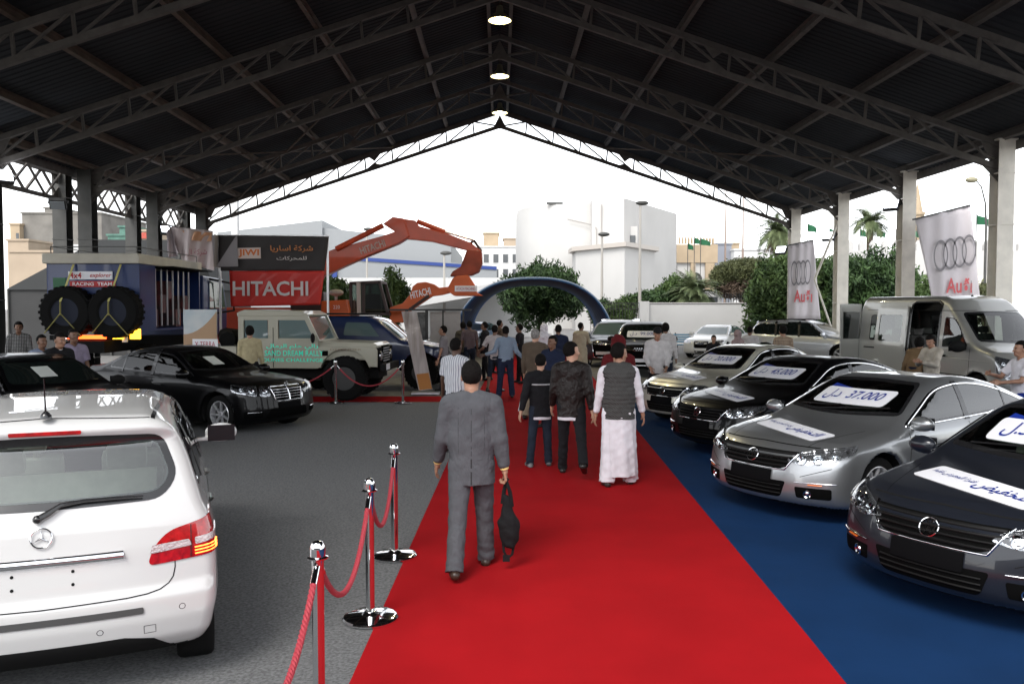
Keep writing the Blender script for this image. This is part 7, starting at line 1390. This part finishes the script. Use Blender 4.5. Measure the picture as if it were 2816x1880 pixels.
    MB().box((0, 0, .45), (1.3, .4, .04)).build('seat', m_pb, t); mb = MB(); [mb.box((0, .24, .58 + .11 * i), (1.3, .03, .07)) for i in range(4)]; mb.build('backrest', m_pb, t)
    for s in (-.55, .55): MB().bar((s, -.15, 0), (s, -.15, .44), .05).bar((s, .2, 0), (s, .26, 1.0), .05).build('leg', m_black, t)
    # street lamps, masts, flags
    def lamp(u, vt, y, lab, curved=False):
        x = X(u, y); h = Zv(vt, y); t = thing('street_lamp', lab, 'street lamp', (x, y, 0), 0, 'street lamps beyond the shed')
        if curved: MB().tube([(.5, 0, 0), (.5, 0, h * .72), (.42, 0, h * .86), (.15, 0, h * .96), (-.2, 0, h)], [.1, .07, .05, .04, .04], 8).build('pole', m_dcol, t, smooth=True); MB().sphere((-.45, 0, h), .3, 12, (1.3, .8, .6)).build('lamp_head', mat('lamp_olive', (.25, .23, .15), .5), t, smooth=True)
        else: MB().tube([(0, 0, 0), (0, 0, h)], [.12, .07], 10).build('pole', mat('pale_pole', (.34, .32, .29), .6), t, smooth=True); MB().sphere((.12, 0, h + .1), .28, 12, (1.5, .8, .55)).build('lamp_head', m_dcol, t, smooth=True)
    lamp(1759, 562, 52, 'taller pale lamp post in front of the big white building'); lamp(1655, 648, 58, 'shorter pale lamp post at the left side of the white annex'); lamp(1010, 634, 70, 'lamp post in front of the grey warehouse roof'); lamp(1222, 700, 60, 'thin lamp post behind the orange bucket')
    lamp(2684, 492, 50, 'curved street lamp with an olive head beside the larger ring banner', True)
    m_fl = mat('green_flag_cloth', (.006, .09, .035), .8)
    for i, (u, v, y, w) in enumerate([(2218, 634, 75, 1), (2278, 645, 80, .8), (2362, 647, 80, .8), (2408, 648, 78, 1), (2460, 650, 85, .5), (2517, 650, 72, 1), (2680, 614, 60, 1.2), (2724, 622, 62, 1), (1925, 672, 90, 1.3), (1908, 668, 92, .8), (1890, 684, 95, .8)]):
        x = X(u, y); h = Zv(v, y) + .8; lb = ['green flag left of the third right column, highest of its row', 'small green flag right of the third right column', 'green flag just left of the date palm trunk', 'green flag just right of the date palm trunk', 'dark narrow flag left of the minaret', 'green flag in front of the minaret', 'green flag right of the larger ring banner', 'green flag beside the nearest right column', 'largest green flag on the gatehouse', 'narrow green flag in the middle of the gatehouse', 'lowest green flag at the left of the gatehouse'][i]
        t = thing('flag', lb, 'flag', (x, y, 0), 0, 'green flags'); MB().cyl((0, 0, 0), (0, 0, h), .04, n=6).build('flagpole', m_dcol, t); q = []; n = 7
        for k in range(n):
            for zz in (0, 1.0): q += [(k / (n - 1) * .85 * w, .12 * math.sin(k * 1.3), h - .1 - zz * (.72 - .05 * k) - .07 * k)]
        V2 = [(a, b + .02, c) for a, b, c in q]; F_ = [(2 * k, 2 * k + 1, 2 * k + 3, 2 * k + 2) for k in range(n - 1)]; MB().add(q + V2, F_ + [tuple(j + 2 * n for j in f[::-1]) for f in F_]).build('flag_cloth', m_fl, t, smooth=True, recalc=False)
    for u, v, y, lab in ((1993, 500, 95, 'thin grey mast left of the sand coloured house'), (2041, 560, 80, 'rusty mast in front of the sand coloured house')):
        t = thing('mast', lab, 'mast', (X(u, y), y, 0)); MB().tube([(0, 0, 0), (0, 0, Zv(v, y) + 3)], [.16, .04], 8).build('pole', mat('rusty_pole', (.22, .16, .13)), t)
    t = thing('tower_pole', 'thick white post rising behind the torn banner', 'post', (X(650, 60), 60, 0)); MB().box((0, 0, 5.5), (.45, .45, 11)).build('post', m_wb2, t)

# ---------------- trees ----------------
def leafmat(name, c1, c2, vs=1.5):
    m = mat(name, c1, .6, col2=c2, vs=vs, var=.3, spec=.25); b = m.node_tree.nodes['Principled BSDF']; b.inputs['Subsurface Weight'].default_value = 0
    return m
def foliage(name, blobs, n, size, m, parent, seed=1, spiky=0.0, up=0.0, aspect=1.8):
    rs = np.random.RandomState(seed); B = np.array(blobs, float); vol = (B[:, 3] * B[:, 4] * B[:, 5]) ** .67; cnt = (vol / vol.sum() * n).astype(int); C = []
    for b, k in zip(B, cnt):
        kk = max(3, k // 9); d = rs.normal(size=(kk, 3)); d /= np.linalg.norm(d, axis=1)[:, None]; r = (.55 + .45 * rs.rand(kk) ** .5)[:, None] * (1 + spiky * np.maximum(0, rs.rand(kk, 1) - .6)); cc = b[:3] + d * r * b[3:6]
        j = rs.normal(size=(kk * 9, 3)) * size * 1.6; C.append(np.repeat(cc, 9, 0) + j)
    C = np.concatenate(C); k = len(C); a = rs.normal(size=(k, 3)); a[:, 2] += up; a /= np.linalg.norm(a, axis=1)[:, None]; b = np.cross(a, rs.normal(size=(k, 3))); b /= np.linalg.norm(b, axis=1)[:, None]; s = size * (.6 + .8 * rs.rand(k, 1))
    V = np.stack([C - a * s * aspect, C + b * s * .5, C + a * s * aspect, C - b * s * .5], 1).reshape(-1, 3); Q = np.arange(4 * k).reshape(-1, 4); return np_mesh(name, V, Q, m, parent, smooth=False)
def tree(label, x, y, blobs, n, size, m, trunk=1.2, r=.14, name='broadleaf_tree', seed=1, spiky=0.0, up=0.0, grp='trees beyond the shed', limbs=5):
    t = thing(name, label, 'tree', (x, y, 0), 0, grp); rs = random.Random(seed); mb = MB(); mb.tube([(0, 0, 0), (rs.uniform(-.1, .1), 0, trunk * .5), (0, 0, trunk)], [r * 1.3, r, r * .85], 8)
    for b in blobs[:limbs]: mb.tube([(0, 0, trunk * .85), ((b[0]) * .4, b[1] * .4, trunk + (b[2] - trunk) * .5), (b[0] * .9, b[1] * .9, b[2])], [r * .6, r * .4, r * .15], 6)
    mb.build('trunk', m_bark, t, smooth=True); foliage('crown', blobs, n, size, m, t, seed, spiky, up); return t
m_bark = mat('bark', (.10, .075, .05), .9, var=.3, vs=6, bump=.4, bs=20); lf_d = leafmat('dark_leaves', (.012, .030, .012), (.06, .11, .035)); lf_m = leafmat('mid_leaves', (.02, .048, .014), (.10, .155, .045)); lf_p = leafmat('pine_leaves', (.045, .055, .02), (.11, .12, .05)); lf_b = leafmat('dry_twigs', (.06, .04, .03), (.14, .10, .07)); lf_y = leafmat('palm_leaves', (.05, .08, .03), (.14, .17, .08)); lf_dead = leafmat('dead_fronds', (.12, .08, .04), (.24, .17, .09))
def blobs_for(cx, rx, rz, cz, k, seed, ry=None):
    rs = random.Random(seed); out = [(cx, 0, cz, rx * .7, (ry or rx) * .7, rz * .7)]
    for i in range(k):
        a = rs.uniform(0, 2 * PI); q = rs.uniform(.35, .75); zz = rs.uniform(-.65, .65); e = math.sqrt(max(.1, 1 - zz * zz)); s = rs.uniform(.25, .42); out.append((cx + math.cos(a) * rx * q * e, math.sin(a) * (ry or rx) * q * e, cz + zz * rz, rx * s, rx * s, rz * s * 1.1))
    return out
def palm(label, x, y, h, fl, n, m, trunk_r=.2, skirt=False, name='palm_tree', droop=1.0, tall=True, seed=0):
    t = thing(name, label, 'palm', (x, y, 0), 0, 'palms beyond the shed'); rs = random.Random(seed); mb = MB()
    mb.tube([(0, 0, h * i / 8) for i in range(9)], [trunk_r * (1.25 - .3 * i / 8 + (.06 if i % 2 else 0)) for i in range(9)], 10); mb.build('trunk', m_bark, t, smooth=True)
    V = []; F_ = []
    def frond(az, el, L, dr, acc):
        V, F_ = acc; P = [np.array([0, 0, h])]; d = np.array([math.cos(az) * math.cos(el), math.sin(az) * math.cos(el), math.sin(el)]); st = 10
        for i in range(st): P.append(P[-1] + d * L / st); d = d + np.array([0, 0, -dr * .16]); d /= np.linalg.norm(d)
        sd = np.array([-math.sin(az), math.cos(az), 0])
        for i in range(1, st + 1):
            for sg in (-1, 1):
                for q in (0, .5):
                    p = P[i - 1] + (P[i] - P[i - 1]) * q; f = (i + q) / st; ll = L * .26 * math.sin(PI * min(1, f * .9 + .12)) + .05; tip = p + sd * sg * ll * .8 + (P[i] - P[i - 1]) / np.linalg.norm(P[i] - P[i - 1]) * ll * .6 + np.array([0, 0, -.18 * ll]); w = (P[i] - P[i - 1]) * .22; n0 = len(V); V += [p - w * .3, p + w * 1.5, tip]; F_.append((n0, n0 + 1, n0 + 2))
        for i in range(st): n0 = len(V); w = sd * .03; V += [P[i] - w, P[i] + w, P[i + 1]]; F_.append((n0, n0 + 1, n0 + 2))
    for k in range(n): frond(2 * PI * k * .381966, rs.uniform(-.1, 1.35), fl * rs.uniform(.8, 1.1), droop * rs.uniform(.8, 1.3), (V, F_))
    np_mesh('crown', np.array(V), np.array(F_), m, t, smooth=False)
    if skirt:
        V = []; F_ = []; [frond(2 * PI * k * .381966, rs.uniform(-1.3, -.6), fl * rs.uniform(.6, .9), 1.0, (V, F_)) for k in range(28)]; np_mesh('dead_skirt', np.array(V), np.array(F_), lf_dead, t, smooth=False)
if DO('trees'):
    tree('round dark green tree seen through and above the blue arch', 2.45, 50.5, blobs_for(0, 2.6, 1.9, 2.9, 24, 3) + [(0, 0, 4.4, .5, .5, .7), (.8, 0, 4.3, .45, .5, .6), (-1.0, 0, 4.2, .4, .4, .5), (1.7, 0, 3.9, .4, .4, .5)], 26000, .085, lf_d, 1.4, .16, seed=3, spiky=.5, up=.8)
    tree('big bushy green tree behind the far right column and the smaller ring banner', X(2165, 45), 45, blobs_for(0, 2.6, 2.5, 2.7, 24, 5), 30000, .09, lf_m, 1.2, .18, seed=5, spiky=.4, up=.5)
    tree('tall dense green bush between the third and second right columns', X(2370, 43), 43, blobs_for(0, 2.2, 2.0, 2.9, 18, 6) + [(.6, 0, 4.4, .5, .5, .9), (-.9, 0, 4.1, .5, .5, .7)], 24000, .09, lf_d, 1.2, .15, seed=6, spiky=.5, up=1.0)
    tree('green bush just left of the second right column', X(2462, 44), 44, blobs_for(0, 1.7, 1.9, 2.9, 14, 7) + [(0, 0, 4.3, .4, .4, 1.0)], 16000, .09, lf_d, 1.2, .14, seed=7, spiky=.5, up=1.0)
    tree('sparse grey green shrub beside the larger ring banner', X(2545, 40), 40, blobs_for(0, 1.4, 1.2, 2.6, 10, 8), 5000, .08, lf_m, 1.0, .1, name='shrub', seed=8, spiky=.6)
    tree('thin shrub right of the larger ring banner', X(2712, 40), 40, blobs_for(0, 1.0, .9, 2.5, 8, 18), 2500, .08, lf_p, 1.0, .08, name='shrub', seed=18, spiky=.6)
    tree('leafy tree behind the smaller ring banner and the diagonal poles', X(2262, 58), 58, blobs_for(0, 2.9, 2.0, 4.1, 16, 9), 16000, .11, lf_m, 2.2, .2, seed=9)
    t = tree('flat topped pine with a brown twiggy underside', X(2045, 60), 60, [(0, 0, 4.6, 2.4, 2.2, 1.0), (-1.4, 0, 4.2, 1.1, 1.1, .9), (1.3, 0, 4.4, 1.2, 1.2, .9), (.2, 0, 5.1, 1.8, 1.5, .6)], 26000, .06, lf_p, 2.5, .15, name='pine_tree', seed=10); foliage('dry_branches', [(0, -.3, 3.6, 2.0, 1.6, .75)], 6000, .09, lf_b, t, 11)
    tree('dark green shrub row right of the lamp post above the white wall', X(1800, 57), 57, blobs_for(0, 2.0, 1.0, 2.5, 14, 12, 1.2), 14000, .08, lf_d, .8, .1, name='shrub', seed=12, spiky=.4)
    tree('tall pointed shrub at the right end of the shrub row', X(1845, 58), 58, blobs_for(0, 1.3, 1.6, 2.8, 12, 13, 1.2), 12000, .08, lf_m, .8, .1, name='shrub', seed=13, spiky=.5, up=1)
    tree('light green shrub behind the iron gate', X(1705, 52), 52, blobs_for(0, 1.2, 1.4, 1.6, 10, 14, 1), 7000, .07, lf_m, .6, .08, name='shrub', seed=14, spiky=.6, up=1)
    tree('dark shrub behind the left end of the iron gate', X(1650, 53), 53, blobs_for(0, .8, 1.2, 1.7, 8, 15, 1), 5000, .07, lf_d, .6, .08, name='shrub', seed=15)
    tree('green pointed bush behind the right side of the loader cab', X(1085, 42), 42, blobs_for(0, 1.0, 1.3, 2.5, 12, 16) + [(-.1, 0, 3.7, .25, .3, .5)], 7000, .08, lf_m, 1, .1, seed=16, spiky=.6, up=1)
    tree('small green bush between the banner and the loader cab', X(915, 42), 42, blobs_for(0, 1.0, 1.3, 2.6, 10, 17), 8000, .08, lf_m, 1, .1, seed=17, spiky=.5, up=1)
    palm('short date palm with long arching fronds above the white wall', X(1908, 56), 56, 3.0, 2.5, 80, lf_y, .3, droop=1.1, seed=1, name='short_palm')
    palm('fan palm with a skirt of dead fronds behind the far right column', X(2136, 54), 54, 7.0, 2.1, 80, lf_y, .22, True, seed=2, droop=1.4); palm('slim second palm trunk with few fronds beside the fan palm', X(2152, 56), 56, 6.4, 1.3, 22, lf_y, .16, True, seed=4, droop=1.6)
    palm('date palm standing clear against the sky between the right columns', X(2388, 72), 72, 9.5, 2.7, 60, lf_y, .26, seed=3, droop=1.3)
